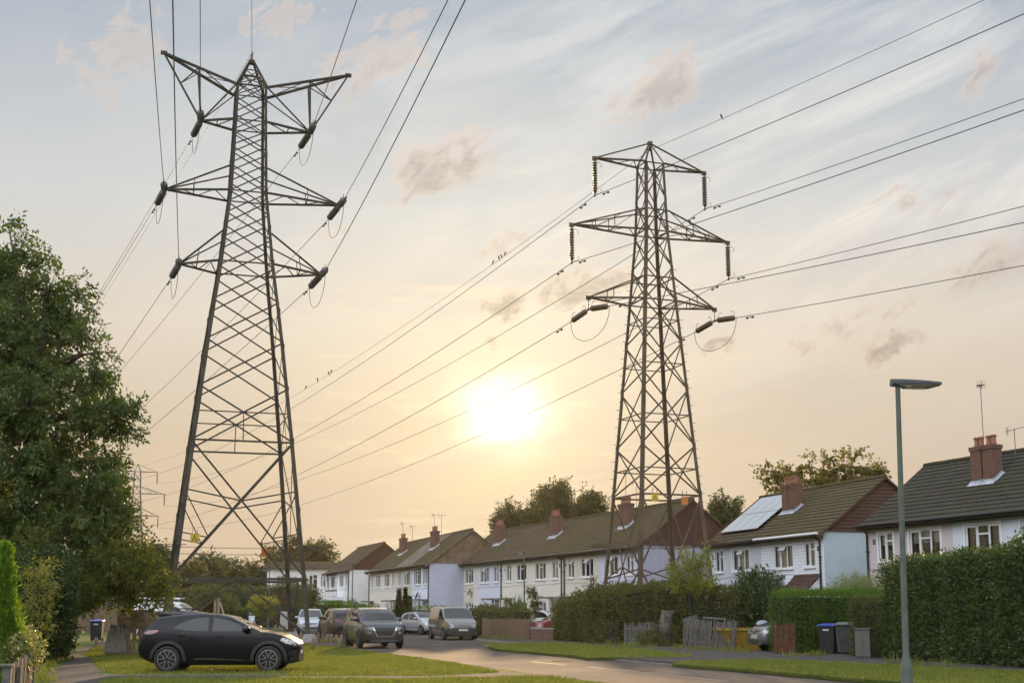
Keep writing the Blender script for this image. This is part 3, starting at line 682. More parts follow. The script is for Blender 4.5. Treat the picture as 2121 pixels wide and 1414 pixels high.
for k in tips2:
    tip, tip3 = tips2[k], tips3[k]
    b = MB(); b.lathe(ins_profile(10, .15, .12, .07), 8, tip3-Vector((0, 0, .25)), (0, 0, -1)); b.build("insulator_string", M_INS2, t3, smooth=True)
    far_end = world(t3, tip3-Vector((0, 0, 1.85)))
    ln = f"cable from the {NM[k[0]]} {SN[k[1]]} arm of the brown pylon out over the near gardens"
    lf = f"cable from the {NM[k[0]]} {SN[k[1]]} arm of the brown pylon to the small distant pylon"
    if k[0] != 'l':
        e = string(t2, tip, (0, 0, -1), 12, .128, .135, M_INS2, M_STEEL2, .22); e = tip-Vector((0, 0, 1.9))
        w0 = world(t2, e); starts = (w0, w0); h = MB(); h.beam(e-Vector((0, .12, 0)), e+Vector((0, .12, 0)), .05); h.build("suspension_clamp", M_STEEL2, t2)
    else:
        q = tip-Vector((0, 0, .60)); h = MB()
        for i in range(4): h.beam(tip-Vector((0, 0, .15*i)), tip-Vector((0, 0, .15*i+.12)), .04, .03)
        h.obox(q, (.04, 0, 0), (0, .14, 0), (0, 0, .04)); h.build("hanger_link", M_STEEL2, t2)
        ea = string(t2, q+Vector((0, -.12, 0)), local_dir(t2, N2[k], -.13), 11, .118, .14, M_INS2, M_STEEL2, .2)
        dv = (far_end-world(t2, q)); azf = math.atan2(dv.x, dv.y); eb = string(t2, q+Vector((0, .12, 0)), local_dir(t2, azf, -.13), 11, .118, .14, M_INS2, M_STEEL2, .2)
        b = MB(); b.tube(loop_curve(ea, eb, 1.25), .014, 5, False); b.build("jumper_cable", M_WIRE, t2, smooth=True); starts = (world(t2, ea), world(t2, eb))
    pts = span_pts(starts[0], N2[k], -.11, .0005, 110); o = cable(ln, pts, .017, "power cables between the pylons"); damper(o, pts, 1.1)
    pts = sag_curve(starts[1], far_end, 3.0, 60); o = cable(lf, pts, .017, "power cables between the pylons"); damper(o, pts, 1.2)
pk2 = world(t2, (0, 0, 24.15)); pk3 = world(t3, (0, 0, 24.15))
cable("thin earth wire from the brown pylon's peak out over the near gardens", span_pts(pk2, N2['e'], -.1093, .0005, 110), .012, "power cables between the pylons")
EW = sag_curve(pk2, pk3, 2.6, 60); cable("thin earth wire from the peak of the brown pylon to the small distant pylon", EW, .012, "power cables between the pylons")
# birds on the wires
M_BIRD = plain("dark_plumage", (.02, .018, .018), .7, .1, 20)
def bird(p, rz, label, s=1.0):
    b = MB(); b.lathe([(.0, -.15), (.012, -.14), (.016, -.05), (.045, .0), (.05, .05), (.034, .10), (.03, .125), (.032, .145), (.02, .165), (.0, .185)], 8, (0, 0, .09), (.45, 0, 1))
    b.lathe([(.008, 0), (0, .035)], 5, (.085, 0, .245), (1, 0, -.1)); b.beam((-.03, 0, .05), (-.10, 0, -.09), .03, .012); b.beam((.0, .012, .06), (.0, .012, 0), .008); b.beam((.0, -.012, .06), (.0, -.012, 0), .008)
    o = b.build("bird", M_BIRD, smooth=True); o.location = p; o.rotation_euler = (0, 0, rz); o.scale = (s,)*3; return tag(o, label, "bird", "birds perched on the wires")
def on_wire(pts, px_):
    for a, b in zip(pts[:-1], pts[1:]):
        xa = proj_x(a); xb = proj_x(b)
        if (xa-px_)*(xb-px_) <= 0 and xa != xb: return a.lerp(b, (px_-xa)/(xb-xa))
    return pts[0]
def proj_x(v): d = v.y*_c+(v.z-EYE)*_s; return CX+FOC*v.x/d
for i, (x, lb) in enumerate([(1046, "small dark bird highest of the four together on the thin wire above the sun"), (1039, "small dark bird second from the top in the row of four on the thin wire"), (1034, "small dark bird third from the top in the row of four on the thin wire"),
                             (1021, "small dark bird sitting just below the row of four on the thin wire"), (686, "small dark bird, the upper of the pair on the thin wire near the dark pylon"), (681, "small dark bird, the lower of the pair on the thin wire near the dark pylon"),
                             (658, "small dark bird alone on the thin wire between the pair and the dark pylon"), (633, "small dark bird on the thin wire almost touching the dark pylon's leg")]):
    bird(on_wire(EW, x)+Vector((0, 0, .012)), .6+i*1.7, lb, 1.0 if x > 900 else 1.3)
EN = span_pts(pk2, N2['e'], -.1093, .0005, 110); bird(on_wire(EN, 1495)+Vector((0, 0, .012)), 2.4, "single dark bird perched above and beyond the brown pylon's peak", .95)
# ------------------------------------------------------------------ houses
def wallmat(name, col, stain=.5, board=False, lines=True):
    m = NT(name); c = m.co('Object'); a = m.noise(c, .8, 5, .65); b = m.noise(m.co('Object', (3, 3, .5)), 1.3, 5, .7)
    k = m.ramp(a, [(.3, tuple(v*.90 for v in col)), (.7, tuple(min(1, v*1.05) for v in col))])
    k = m.mix(m.ramp(b, [(.55, 0.0), (.8, stain*.55)]), k, tuple(v*.62 for v in (col[0]*1.02, col[1], col[2]*.92)))
    if lines:
        br = m.n("ShaderNodeTexBrick"); m.L.new(m.co('Object', (1, 1, 1), (math.pi/2, 0, 0)), br.inputs['Vector'])
        for q, v in (('Scale', 1.0), ('Mortar Size', .007 if not board else .012), ('Brick Width', 2.65 if not board else 6.0), ('Row Height', 1.24 if not board else .155), ('Mortar Smooth', .3)): br.inputs[q].default_value = v
        br.offset = 0.0 if not board else .4
        k = m.mix(m.math('MULTIPLY', br.outputs['Fac'], .38 if not board else .55), k, tuple(v*.45 for v in col))
        m.bump(m.math('SUBTRACT', 1.0, br.outputs['Fac']), .5, .012)
    else: m.bump(m.noise(c, 14, 4, .7), .25, .01)
    m.set(Base_Color=k, Roughness=.85, Specular_IOR_Level=.25); return m.mat
W_CREAM = wallmat("cream_render", (.60, .56, .47)); W_WARM = wallmat("warm_white_render", (.64, .60, .53)); W_LILAC = wallmat("pale_lilac_render", (.54, .55, .65))
W_GREY = wallmat("pale_grey_render", (.52, .55, .58), lines=False); W_BOARD = wallmat("white_boarding", (.74, .75, .80), .2, True); W_PINK = wallmat("pinkish_render", (.52, .46, .47))
W_WHITE = wallmat("white_blue_render", (.60, .64, .70)); W_BEIGE = wallmat("beige_render", (.55, .49, .42)); W_BLUE = wallmat("light_blue_render", (.43, .505, .55), .6, lines=False)
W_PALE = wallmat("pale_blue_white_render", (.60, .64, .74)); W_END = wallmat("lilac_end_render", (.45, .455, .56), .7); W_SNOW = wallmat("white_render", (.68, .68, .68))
M_UPVC = plain("white_frame", (.72, .73, .75), .4, .05, 3); M_DKFR = plain("dark_brown_frame", (.035, .022, .018), .5, .2, 5)
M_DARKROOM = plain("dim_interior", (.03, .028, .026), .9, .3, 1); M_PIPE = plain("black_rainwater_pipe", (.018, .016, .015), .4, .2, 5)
M_NET = plain("net_curtain", (.46, .44, .40), .9, .2, 9); M_CURT = plain("brown_curtain", (.16, .10, .07), .9, .3, 9); M_BLIND = plain("slatted_blind", (.20, .20, .19), .8, .2, 6)
M_LEAD = plain("lead_flashing", (.36, .38, .42), .5, .25, 6); M_DOORW = plain("white_door", (.58, .56, .52), .5, .1, 4); M_DOORD = plain("dark_door", (.05, .035, .03), .45, .2, 4)
M_GREYM = plain("grey_metal", (.10, .102, .105), .75, .15, 5, spec=.1); M_CANOPY = plain("canopy_concrete", (.16, .14, .12), .8, .3, 4)
def mat_glass():
    m = NT("window_glass"); m.N.remove(m.b)
    t = m.n("ShaderNodeBsdfTransparent"); t.inputs[0].default_value = (.80, .84, .84, 1); g = m.n("ShaderNodeBsdfGlossy"); g.inputs['Roughness'].default_value = .03
    f = m.n("ShaderNodeFresnel"); f.inputs[0].default_value = 1.52; x = m.n("ShaderNodeMixShader")
    m.L.new(m.math('ADD', m.math('MULTIPLY', f.outputs[0], 1.3), .03), x.inputs[0]); m.L.new(t.outputs[0], x.inputs[1]); m.L.new(g.outputs[0], x.inputs[2]); m.L.new(x.outputs[0], m.out.inputs[0]); return m.mat
M_GLASS = mat_glass()
def tilemat(name, col, moss, mosscol=(.075, .085, .022)):
    m = NT(name); c = m.co('Object'); a = m.noise(c, 2.0, 5, .7); b = m.noise(c, .55, 5, .65); d = m.noise(m.co('Object', (3.2, 3, 3)), 2.6, 4, .7); g = m.n("ShaderNodeNewGeometry")
    k = m.ramp(a, [(.25, tuple(v*.6 for v in col)), (.55, col), (.8, tuple(v*1.35 for v in col))])
    mm = m.math('MULTIPLY', m.ramp(m.math('ADD', m.math('MULTIPLY', b, .55), m.math('MULTIPLY', d, .45)), [(.5-moss*.16, 0.0), (.64-moss*.14, 1.0)]), .85)
    k = m.mix(mm, k, mosscol); m.set(Base_Color=k, Roughness=.85, Specular_IOR_Level=.25); m.bump(m.noise(c, 22, 4, .7), .4, .012); return m.mat
R_BROWN = tilemat("mossy_brown_tiles", (.085, .058, .038), .55, (.055, .047, .017)); R_DARK = tilemat("dark_mossy_tiles", (.042, .036, .030), .4, (.036, .038, .014)); R_GREY = tilemat("grey_brown_tiles", (.17, .14, .12), .1)
R_OLIVE = tilemat("olive_mossy_tiles", (.082, .057, .037), .8, (.060, .051, .017))
def hungmat():
    m = NT("red_brown_hung_tiles"); c = m.co('Object'); a = m.noise(m.co('Object', (4, 4, 9)), 1.6, 4, .7); b = m.noise(c, .6, 4)
    k = m.ramp(a, [(.3, (.056, .031, .024)), (.55, (.082, .043, .032)), (.75, (.115, .064, .047))]); k = m.mix(m.ramp(b, [(.5, 0.0), (.8, .4)]), k, (.10, .075, .05))
    m.set(Base_Color=k, Roughness=.85, Specular_IOR_Level=.2); return m.mat
M_HUNG = hungmat(); M_HUNG2 = tilemat("tan_hung_tiles", (.19, .135, .095), .0)
def brickmat(name, c1, c2, mort=(.17, .14, .115)):
    m = NT(name); t = m.n("ShaderNodeTexCoord"); gm = m.n("ShaderNodeNewGeometry"); sp = m.n("ShaderNodeSeparateXYZ"); m.L.new(t.outputs['Object'], sp.inputs[0])
    cb = m.n("ShaderNodeCombineXYZ"); m.L.new(m.math('ADD', sp.outputs[0], sp.outputs[1]), cb.inputs[0]); m.L.new(sp.outputs[2], cb.inputs[1])
    br = m.n("ShaderNodeTexBrick"); m.L.new(cb.outputs[0], br.inputs['Vector'])
    for q, v in (('Scale', 1.0), ('Mortar Size', .008), ('Brick Width', .225), ('Row Height', .075), ('Bias', -.1)): br.inputs[q].default_value = v
    br.inputs['Color1'].default_value = c1+(1,); br.inputs['Color2'].default_value = c2+(1,); br.inputs['Mortar'].default_value = mort+(1,)
    k = m.mix(m.ramp(m.noise(m.co('Object'), 3, 5, .7), [(.5, 0.0), (.8, .5)]), br.outputs['Color'], (.07, .06, .045))
    m.set(Base_Color=k, Roughness=.9, Specular_IOR_Level=.2); m.bump(m.math('SUBTRACT', 1.0, br.outputs['Fac']), .5, .01); return m.mat
M_BRICK = brickmat("chimney_brick", (.155, .070, .046), (.11, .050, .036)); M_BRICK2 = brickmat("wall_brick", (.145, .075, .052), (.10, .055, .04)); M_POT = plain("terracotta_pot", (.24, .10, .06), .7, .25, 6)
def mat_pv():
    m = NT("solar_panel_glass"); br = m.n("ShaderNodeTexBrick"); m.L.new(m.co('Object', (1, 1, 1)), br.inputs['Vector'])
    m.set(Base_Color=(.62, .66, .69), Metallic=.9, Roughness=.2, Specular_IOR_Level=.6); m.N.remove(br); return m.mat
M_PV = mat_pv(); M_PVF = plain("black_panel_frame", (.02, .02, .022), .4, .1, 5)

EAVE, RIDGE, DEP = 5.2, 7.75, 6.7
def roof_z(y): return EAVE+(RIDGE-EAVE)*(1-abs(y-DEP/2)/(DEP/2))
def tiles(mb, x0, x1, y0, y1, zf, gauge=.30, roll=.30, amp=.022, step=.028, yfirst=True):
    """courses of rolled tiles on a slope z=zf(y); each course overlaps the one below"""
    L_ = math.hypot(y1-y0, zf(y1)-zf(y0)); n = max(1, int(round(L_/gauge))); nx = max(2, int((x1-x0)/(roll/4)))
    xs = np.linspace(x0, x1, nx+1); dy = (y1-y0)/n
    slope = Vector((0, y1-y0, zf(y1)-zf(y0))).normalized(); nr = Vector((1, 0, 0)).cross(slope)
    if nr.z < 0: nr = -nr
    b = len(mb.v)
    jit = random.Random(int(x0*10)+int(y0*7))
    for i in range(n):
        jo = [jit.uniform(-.006, .006) for _ in xs]
        for e, h in ((0, step+.012), (1, .010)):
            y = y0+dy*(i+e)
            for q, x in enumerate(xs):
                r = amp*max(0, math.cos(2*math.pi*(x/roll)))**1.5
                mb.v.append(tuple(Vector((x, y, zf(y)))+nr*(h+r+(jo[q] if e == 0 else 0))))
    m = len(xs)
    for i in range(n):
        for r in range(2):
            for q in range(m-1):
                k0 = b+(2*i+r)*m+q; k1 = k0+m
                if 2*i+r+1 >= 2*n: continue
                mb.f.append((k0, k0+1, k1+1, k1)); mb.m.append(mb.mi)

def holes_wall(mb, x0, x1, z0, z1, holes, y=0.0, rev=.10):
    """front sheet with openings and reveals"""
    xs = sorted(set([x0, x1]+[h[0] for h in holes]+[h[1] for h in holes])); zs_ = sorted(set([z0, z1]+[h[2] for h in holes]+[h[3] for h in holes]))
    for a, b in zip(xs[:-1], xs[1:]):
        for c, d in zip(zs_[:-1], zs_[1:]):
            if any(h[0]-1e-6 <= a and b <= h[1]+1e-6 and h[2]-1e-6 <= c and d <= h[3]+1e-6 for h in holes): continue
            mb.add([(a, y, c), (b, y, c), (b, y, d), (a, y, d)], [(0, 1, 2, 3)])
    for a, b, c, d in holes:
        r = y+rev
        mb.add([(a, y, c), (b, y, c), (b, r, c), (a, r, c)], [(0, 1, 2, 3)][::1]); mb.add([(a, y, d), (a, r, d), (b, r, d), (b, y, d)], [(0, 1, 2, 3)])
        mb.add([(a, y, c), (a, r, c), (a, r, d), (a, y, d)], [(0, 1, 2, 3)]); mb.add([(b, y, c), (b, y, d), (b, r, d), (b, r, c)], [(0, 1, 2, 3)])

def window(root, x0, x1, z0, z1, fr, rng, border=None, y=0.0, openlight=False, curtain=None):
    """casement window: side lights and a middle light with a small top vent"""
    W, H = x1-x0, z1-z0; f = .055; yy = y+.055; b = MB()
    def bar(a0, a1, c0, c1, d=.05): b.box(a0, a1, yy-.012, yy+d, c0, c1)
    bar(x0, x1, z1-f, z1); bar(x0, x1, z0, z0+f); bar(x0, x0+f, z0+f, z1-f); bar(x1-f, x1, z0+f, z1-f)
    if W > 1.3: ms = [x0+W*.335, x0+W*.665]; vent = (ms[0], ms[1])
    else: ms = [x0+W*.5]; vent = (ms[0], x1-f)
    for m_ in ms: bar(m_-.03, m_+.03, z0+f, z1-f)
    zv = z1-H*.30; va = vent[0]+.03; vb = vent[1]-(.03 if W > 1.3 else 0); bar(va, vb, zv-.03, zv+.03)
    for (a, c) in zip([x0+f]+[m_+.03 for m_ in ms], [m_-.03 for m_ in ms]+[x1-f]):     # opening sashes stand a little proud
        if abs(a-va) > .01:
            for q in ((a, c, z0+f, z0+f+.04), (a, c, z1-f-.04, z1-f), (a, a+.04, z0+f+.04, z1-f-.04), (c-.04, c, z0+f+.04, z1-f-.04)): b.box(q[0]+.003, q[1]-.003, yy-.028, yy-.013, q[2], q[3])
    o = b.build("window", fr, root)
    s_ = MB(); s_.box(x0-.06, x1+.06, y-.075, y+.04, z0-.065, z0-.004); s_.build("window_sill", fr if border is None else M_UPVC, o)
    if border is not None:
        q = MB(); w = .085; yb = y-.022
        q.box(x0-w, x1+w, yb, y-.001, z1+.002, z1+w); q.box(x0-w, x0-.002, yb, y-.001, z0, z1); q.box(x1+.002, x1+w, yb, y-.001, z0, z1); q.build("window_surround", border, o)
    p = MB(); yg = yy+.03; p.add([(x0+f, yg, z0+f), (x1-f, yg, z0+f), (x1-f, yg, z1-f), (x0+f, yg, z1-f)], [(0, 1, 2, 3)]); p.build("pane", M_GLASS, o)
    k = MB(); yc = y+.19; cur = curtain or rng.choice(['net', 'net', 'sides', 'dark', 'blind'])
    def cloth(a, c, d0=None):
        n = max(4, int((c-a)/.045)); k.grid(lambda u, v: (u, yc+.02*math.sin(u*46+v), v), list(np.linspace(a, c, n)), [z0 if d0 is None else d0, z1])
    if cur == 'net': cloth(x0-.04, x1+.04); mt = M_NET
    elif cur == 'sides': cloth(x0-.04, x0+W*.22); cloth(x1-W*.22, x1+.04); mt = M_CURT
    elif cur == 'blind':
        for zb in np.arange(z0+.05, z1, .05): k.add([(x0, yc, zb), (x1, yc, zb), (x1, yc+.02, zb+.028), (x0, yc+.02, zb+.028)], [(0, 1, 2, 3)])
        mt = M_BLIND
    else: cloth(x0-.04, x1+.04, z0+H*.55) if rng.random() < .4 else cloth(x0-.04, x0+W*.12); mt = M_NET
    k.build("curtain", mt, o, smooth=True)
    if openlight:
        v = MB(); a = Vector((va, yy-.02, z1-f-.02)); t = math.radians(38); hh = (z1-f-zv)*.98; dn = Vector((0, -math.sin(t), -math.cos(t)))*hh; nn = Vector((0, -math.cos(t), math.sin(t)))
        for q0, q1 in ((0, .14), (.86, 1)): c0 = a+dn*((q0+q1)/2)+Vector(((vb-va)/2, 0, 0)); v.obox(c0, ((vb-va)/2, 0, 0), dn*(q1-q0)/2, nn*.018)
        for xx in (va+.025, vb-.025): v.obox(Vector((xx, 0, 0))+Vector((0, a.y, a.z))+dn*.5, (.025, 0, 0), dn*.36, nn*.018)
        v.obox(a+dn*.5+Vector(((vb-va)/2, 0, 0)), ((vb-va)/2-.05, 0, 0), dn*.36, nn*.004)
        v.build("vent_light", M_UPVC, o)
    return o

def chimney(parent, x, y, ztop, rng, w=.56, d=.46, pots=2):
    zb = roof_z(y)-.35; b = MB(); b.box(x-w/2, x+w/2, y-d/2, y+d/2, zb, ztop-.16); b.box(x-w/2-.035, x+w/2+.035, y-d/2-.035, y+d/2+.035, ztop-.16, ztop)
    o = b.build("chimney", M_BRICK, parent)
    for i in range(pots):
        xx = x+(i-(pots-1)/2)*.27; p = MB(); p.lathe([(.10, 0), (.115, .05), (.095, .10), (.09, .30), (.12, .32), (.12, .38), (.09, .39), (.085, .2)], 12, (xx, y, ztop)); p.build("chimney_pot", M_POT, o, smooth=True)
    l = MB(); zf0, zf1 = roof_z(y-d/2-.16), roof_z(y-d/2); nr = Vector((0, -(RIDGE-EAVE), DEP/2)).normalized()
    l.obox(Vector((x, y-d/2-.09, (roof_z(y-d/2-.09))+.075)), (w/2+.1, 0, 0), Vector((0, DEP/2, RIDGE-EAVE)).normalized()*.11, nr*.012)
    for sx in (-1, 1):
        for i in range(4):
            ya = y-d/2+i*d/4; l.box(x+sx*(w/2+.004)-.012, x+sx*(w/2+.004)+.012, ya, ya+d/4, roof_z(ya)-.02, roof_z(ya)+.20)
        l.obox(Vector((x+sx*(w/2+.07), y, roof_z(y)+.07)), (.07, 0, 0), Vector((0, DEP/2, RIDGE-EAVE)).normalized()*(d*.62), nr*.012)
    l.box(x-w/2-.02, x+w/2+.02, y-d/2-.016, y-d/2-.002, roof_z(y-d/2)-.05, roof_z(y-d/2)+.16)
    l.build("lead_flashing", M_LEAD, o); return o
def aerial(parent, p, h, rz, lab=None, kind=0):
    b = MB(); p = Vector(p); b.tube([p, p+Vector((0, 0, h))], .016, 6); dx = Vector((math.cos(rz), math.sin(rz), .04 if kind == 0 else .25)).normalized(); sd = Vector((-math.sin(rz), math.cos(rz), 0)); t = p+Vector((0, 0, h-.04)); L_ = .62 if kind == 0 else .8
    b.beam(t-dx*L_*.4, t+dx*L_*.6, .022)
    for i in range(9): q = t+dx*L_*(-.3+.1*i); b.beam(q-sd*(.17-.008*i), q+sd*(.17-.008*i), .009)
    for z_ in (-.13, -.045, .045, .13): q = t-dx*L_*.36+Vector((0, 0, z_)); b.beam(q-sd*.19, q+sd*.19, .010)
    b.beam(t-dx*L_*.36-Vector((0, 0, .15)), t-dx*L_*.36+Vector((0, 0, .15)), .015)
    return b.build("television_aerial", M_GREYM, parent)
def dish(parent, p, rz, mat=None, s=.30):
    b = MB(); a = Vector((math.cos(rz), math.sin(rz), .35)).normalized(); p = Vector(p)
    b.lathe([(0.0, -.06), (s*.5, -.045), (s*.85, -.012), (s, .01), (s*.98, .018), (s*.82, .0), (s*.5, -.035), (0.0, -.05)], 20, p+a*.22, a)
    o = b.build("satellite_dish", mat or M_GREYM, parent, smooth=True); q = MB(); q.tube([p+a*.16-Vector((0, 0, s*.9)), p+a*.55-Vector((0, 0, .05))], .012, 5); q.lathe([(.03, 0), (.035, .06), (.02, .09)], 8, p+a*.55-Vector((0, 0, .05)), -a); q.tube([p+a*.16, p+Vector((0, .26, -.16))], .02, 6)
    q.build("dish_arm", M_GREYM, o); return o
def downpipe(root, x, y=0.0, z0=.1):
    b = MB(); b.tube([(x, y-.42, EAVE-.10), (x, y-.40, EAVE-.20), (x, y-.09, EAVE-.42), (x, y-.07, EAVE-.55), (x, y-.07, z0)], .045, 8)
    for z in (1.2, 2.6, 4.0): b.box(x-.06, x+.06, y-.11, y-.005, z-.03, z+.03)
    return b.build("downpipe", M_PIPE, root, smooth=True)

def house(block, k, W, layout, wall, roof, label, rng, fr=None, border=None, ends=(), endwall=None, hung=None, chim=None, opens=(), curts=(None, None, None), door='canopy', pipe=(), dishx=None, hook=None):
    """one house of a terrace; local x along the front (left to right seen from the street), y into the house"""
    r = empty("terraced_house", (block['o'][0]+block['d'][0]*k, block['o'][1]+block['d'][1]*k, block.get('z', 0)), block['rz'], label, "house", block['group'])
    fr = fr or M_UPVC; S = (.78, 1.70); B = (2.72, 4.54)
    if layout == 'BS': S, B = (W-S[1], W-S[0]), (W-B[1], W-B[0])
    z0, z1 = 3.58, 4.74; G_ = (B[0], B[1], .95, 2.2); D_ = (S[0]-.05, S[0]+.85, .06, 2.1)
    hs = [(S[0], S[1], z0, z1), (B[0], B[1], z0, z1), G_, D_]
    b = MB(); holes_wall(b, 0, W, 0, EAVE+.02, hs)
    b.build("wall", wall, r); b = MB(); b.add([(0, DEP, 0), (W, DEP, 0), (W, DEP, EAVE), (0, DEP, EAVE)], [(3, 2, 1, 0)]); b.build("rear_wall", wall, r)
    im = MB(); im.box(.05, W-.05, .30, DEP-.2, .02, EAVE-.05); im.build("interior", M_DARKROOM, r)
    window(r, *hs[0], fr, rng, border, openlight='S' in opens, curtain=curts[0]); window(r, *hs[1], fr, rng, border, openlight='B' in opens, curtain=curts[1]); window(r, *G_, fr, rng, border, openlight='G' in opens, curtain=curts[2])
    d = MB(); d.box(D_[0]+.05, D_[1]-.05, .07, .12, D_[2], D_[3]-.05); d.box(D_[0], D_[0]+.05, .03, .12, D_[2], D_[3]); d.box(D_[1]-.05, D_[1], .03, .12, D_[2], D_[3]); d.box(D_[0]+.05, D_[1]-.05, .03, .12, D_[3]-.05, D_[3])
    for q in range(2):
        for s_ in range(2): xa = D_[0]+.12+s_*.34; d.box(xa, xa+.27, .055, .069, .3+q*.85, 1.0+q*.85)
    do = d.build("door", M_DOORD if fr is M_DKFR else M_DOORW, r); hd = MB(); hd.box(D_[1]-.14, D_[1]-.10, .03, .06, 1.0, 1.14); hd.build("handle", M_GREYM, do)
    if door == 'canopy':
        c = MB(); c.box(D_[0]-.35, D_[1]+.35, -.85, -.002, 2.32, 2.44); cn = c.build("door_canopy", M_CANOPY, r)
        for xx in (D_[0]-.28, D_[1]+.22): c = MB(); c.box(xx, xx+.06, -.80, -.74, 0, 2.318); c.build("canopy_post", M_UPVC, cn)
    e0 = .16 if 0 in ends else 0.0; e1 = .16 if 1 in ends else 0.0
    b = MB(); tiles(b, -e0, W+e1, -.40, DEP/2, roof_z); tiles(b, -e0, W+e1, DEP+.40, DEP/2, roof_z)
    ro = b.build("roof", roof, r)
    b = MB(); b.add([(-e0, -.38, roof_z(-.38)-.03), (W+e1, -.38, roof_z(-.38)-.03), (W+e1, DEP/2, RIDGE-.03), (-e0, DEP/2, RIDGE-.03), (W+e1, DEP+.38, roof_z(DEP+.38)-.03), (-e0, DEP+.38, roof_z(DEP+.38)-.03)], [(0, 3, 2, 1), (3, 5, 4, 2)]); b.build("roof_underlay", M_PIPE, ro)
    b = MB(); n = int((W+e0+e1)/.45)
    for i in range(n): xa = -e0+(W+e0+e1)*i/n; b.tube([(xa+.006, DEP/2, RIDGE+.02+(i % 2)*.006), (xa+(W+e0+e1)/n-.004, DEP/2, RIDGE+.02+(i % 2)*.006)], .11, 10)
    b.build("ridge_tiles", roof, ro, smooth=True)
    b = MB(); b.box(-e0, W+e1, -.36, -.345, EAVE-.42+.18, EAVE-.10); b.box(-e0, W+e1, -.345, -.004, EAVE-.24, EAVE-.225); b.build("fascia", M_PIPE if fr is not M_UPVC or roof is R_DARK else M_CANOPY, r)
    b = MB(); b.tube([(-e0, -.43, EAVE-.14), (W+e1, -.43, EAVE-.14)], .058, 8); b.build("gutter", M_PIPE if wall is not W_BOARD else M_UPVC, r, smooth=True)
    for e in ends:
        x = 0 if e == 0 else W; sx = -1 if e == 0 else 1; b = MB(); ew = endwall or wall
        b.add([(x, 0, 0), (x, DEP, 0), (x, DEP, EAVE+.02), (x, 0, EAVE+.02)], [(0, 1, 2, 3) if e == 1 else (3, 2, 1, 0)]); b.build("end_wall", ew, r)
        b = MB(); zz = EAVE-.02; gz = .165
        while zz < RIDGE-.05:
            zt = min(zz+gz+.02, RIDGE); f = lambda z: (z-EAVE)/(RIDGE-EAVE)*DEP/2
            ya, yb = max(0, f(zz)), max(0, f(zt)); xo, xi = x+sx*.075, x+sx*.03
            b.add([(xo, ya-.0, zz), (xo, DEP-ya, zz), (xi, DEP-yb, zt), (xi, yb, zt)], [(0, 1, 2, 3) if e == 1 else (3, 2, 1, 0)]); b.add([(xo, ya, zz), (xo, DEP-ya, zz), (x, DEP-ya, zz), (x, ya, zz)], [(0, 1, 2, 3)]); zz += gz
        b.build("gable", hung or M_HUNG, r)
        b = MB()
        for y0_, y1_ in ((-.40, DEP/2), (DEP+.40, DEP/2)):
            a, c = Vector((x+sx*.165, y0_, roof_z(y0_)-.02)), Vector((x+sx*.165, y1_, roof_z(y1_)-.02)); b.beam(a, c, .035, .10)
        b.build("verge_board", hung or M_HUNG, r)
    for cx in (chim or ()): chimney(r, cx, 1.85, 7.92, rng)
    for x in pipe: downpipe(r, x)
    if dishx is not None: dish(r, (dishx[0], -.05, dishx[1]), -2.0)
    v = MB(); vx = S[0]-.36 if layout == 'SB' else S[1]+.22
    if .1 < vx < W-.3: v.box(vx, vx+.16, -.008, -.001, 4.28, 4.50); v.build("air_vent", M_GREYM, r)
    w = MB(); zc_ = 3.28; pts = [Vector((W*t, -.012-.004*math.sin(t*9), zc_-.05*math.sin(math.pi*(t*2.3 % 1))+.02*math.sin(k+t*5))) for t in np.linspace(.03, .97, 22)]; w.tube(pts, .008, 4, False); w.build("wall_cable", M_PIPE, r)
    if hook: hook(r, ro)
    return r
def mkblock(L_, R_, group, z=0):
    d = Vector((R_[0]-L_[0], R_[1]-L_[1])).normalized(); return dict(o=L_, d=d, rz=math.atan2(d.y, d.x), group=group, z=z, L=math.hypot(R_[0]-L_[0], R_[1]-L_[1]))
rng = random.Random(7)
TG = "pale terraced houses along the far side of the road"
# block nearest the camera, behind the big dark hedge
B1 = mkblock((14.83, 53.07), (18.14, 44.76), TG); W1 = 5.22
def hk1(r, ro): aerial(ro, (5.0, 1.95, 7.8), 2.6, 2.6); 
def hk2(r, ro): aerial(ro, (.75, 2.6, 7.5), 1.05, 1.2, kind=1)
house(B1, 0, W1, 'SB', W_PINK, R_DARK, "pinkish rendered house with white framed windows behind the tall dark hedge, nearest the street lamp", rng, border=M_UPVC, ends=(0,), chim=[W1-.36], curts=('dark', 'dark', None), pipe=(.12,), dishx=(4.95, 3.45), hook=hk1)
house(B1, W1, W1, 'BS', W_WHITE, R_DARK, "bluish white house with slatted blinds, next to the pinkish one behind the tall dark hedge", rng, border=M_UPVC, ends=(1,), chim=[.30], curts=('dark', 'blind', None), hook=hk2)
# pair with the solar panels
B2 = mkblock((10.66, 68.89), (14.23, 57.95), TG); W2 = B2['L']/2
def hk3(r, ro):
    f = MB(); p = MB(); nr = Vector((0, -(RIDGE-EAVE), DEP/2)).normalized(); up = Vector((0, DEP/2, RIDGE-EAVE)).normalized()
    for j in range(2):
        for i in range(4):
            c = Vector((.62+1.02*(i+.5), 0, 0))+Vector((0, .0, EAVE))+up*(.62+1.62*(j+.5))+nr*.16
            f.obox(c, (.505, 0, 0), up*.805, nr*.018); p.obox(c+nr*.0195, (.485, 0, 0), up*.785, nr*.0015)
    o = f.build("solar_panels", M_PVF, r); p.build("panel_glass", M_PV, o)
house(B2, 0, W2, 'SB', W_GREY, R_BROWN, "pale grey rendered house carrying the solar panels on its roof", rng, border=M_UPVC, ends=(0,), chim=[W2-.36], opens='B', curts=('dark', 'net', None), hook=hk3)
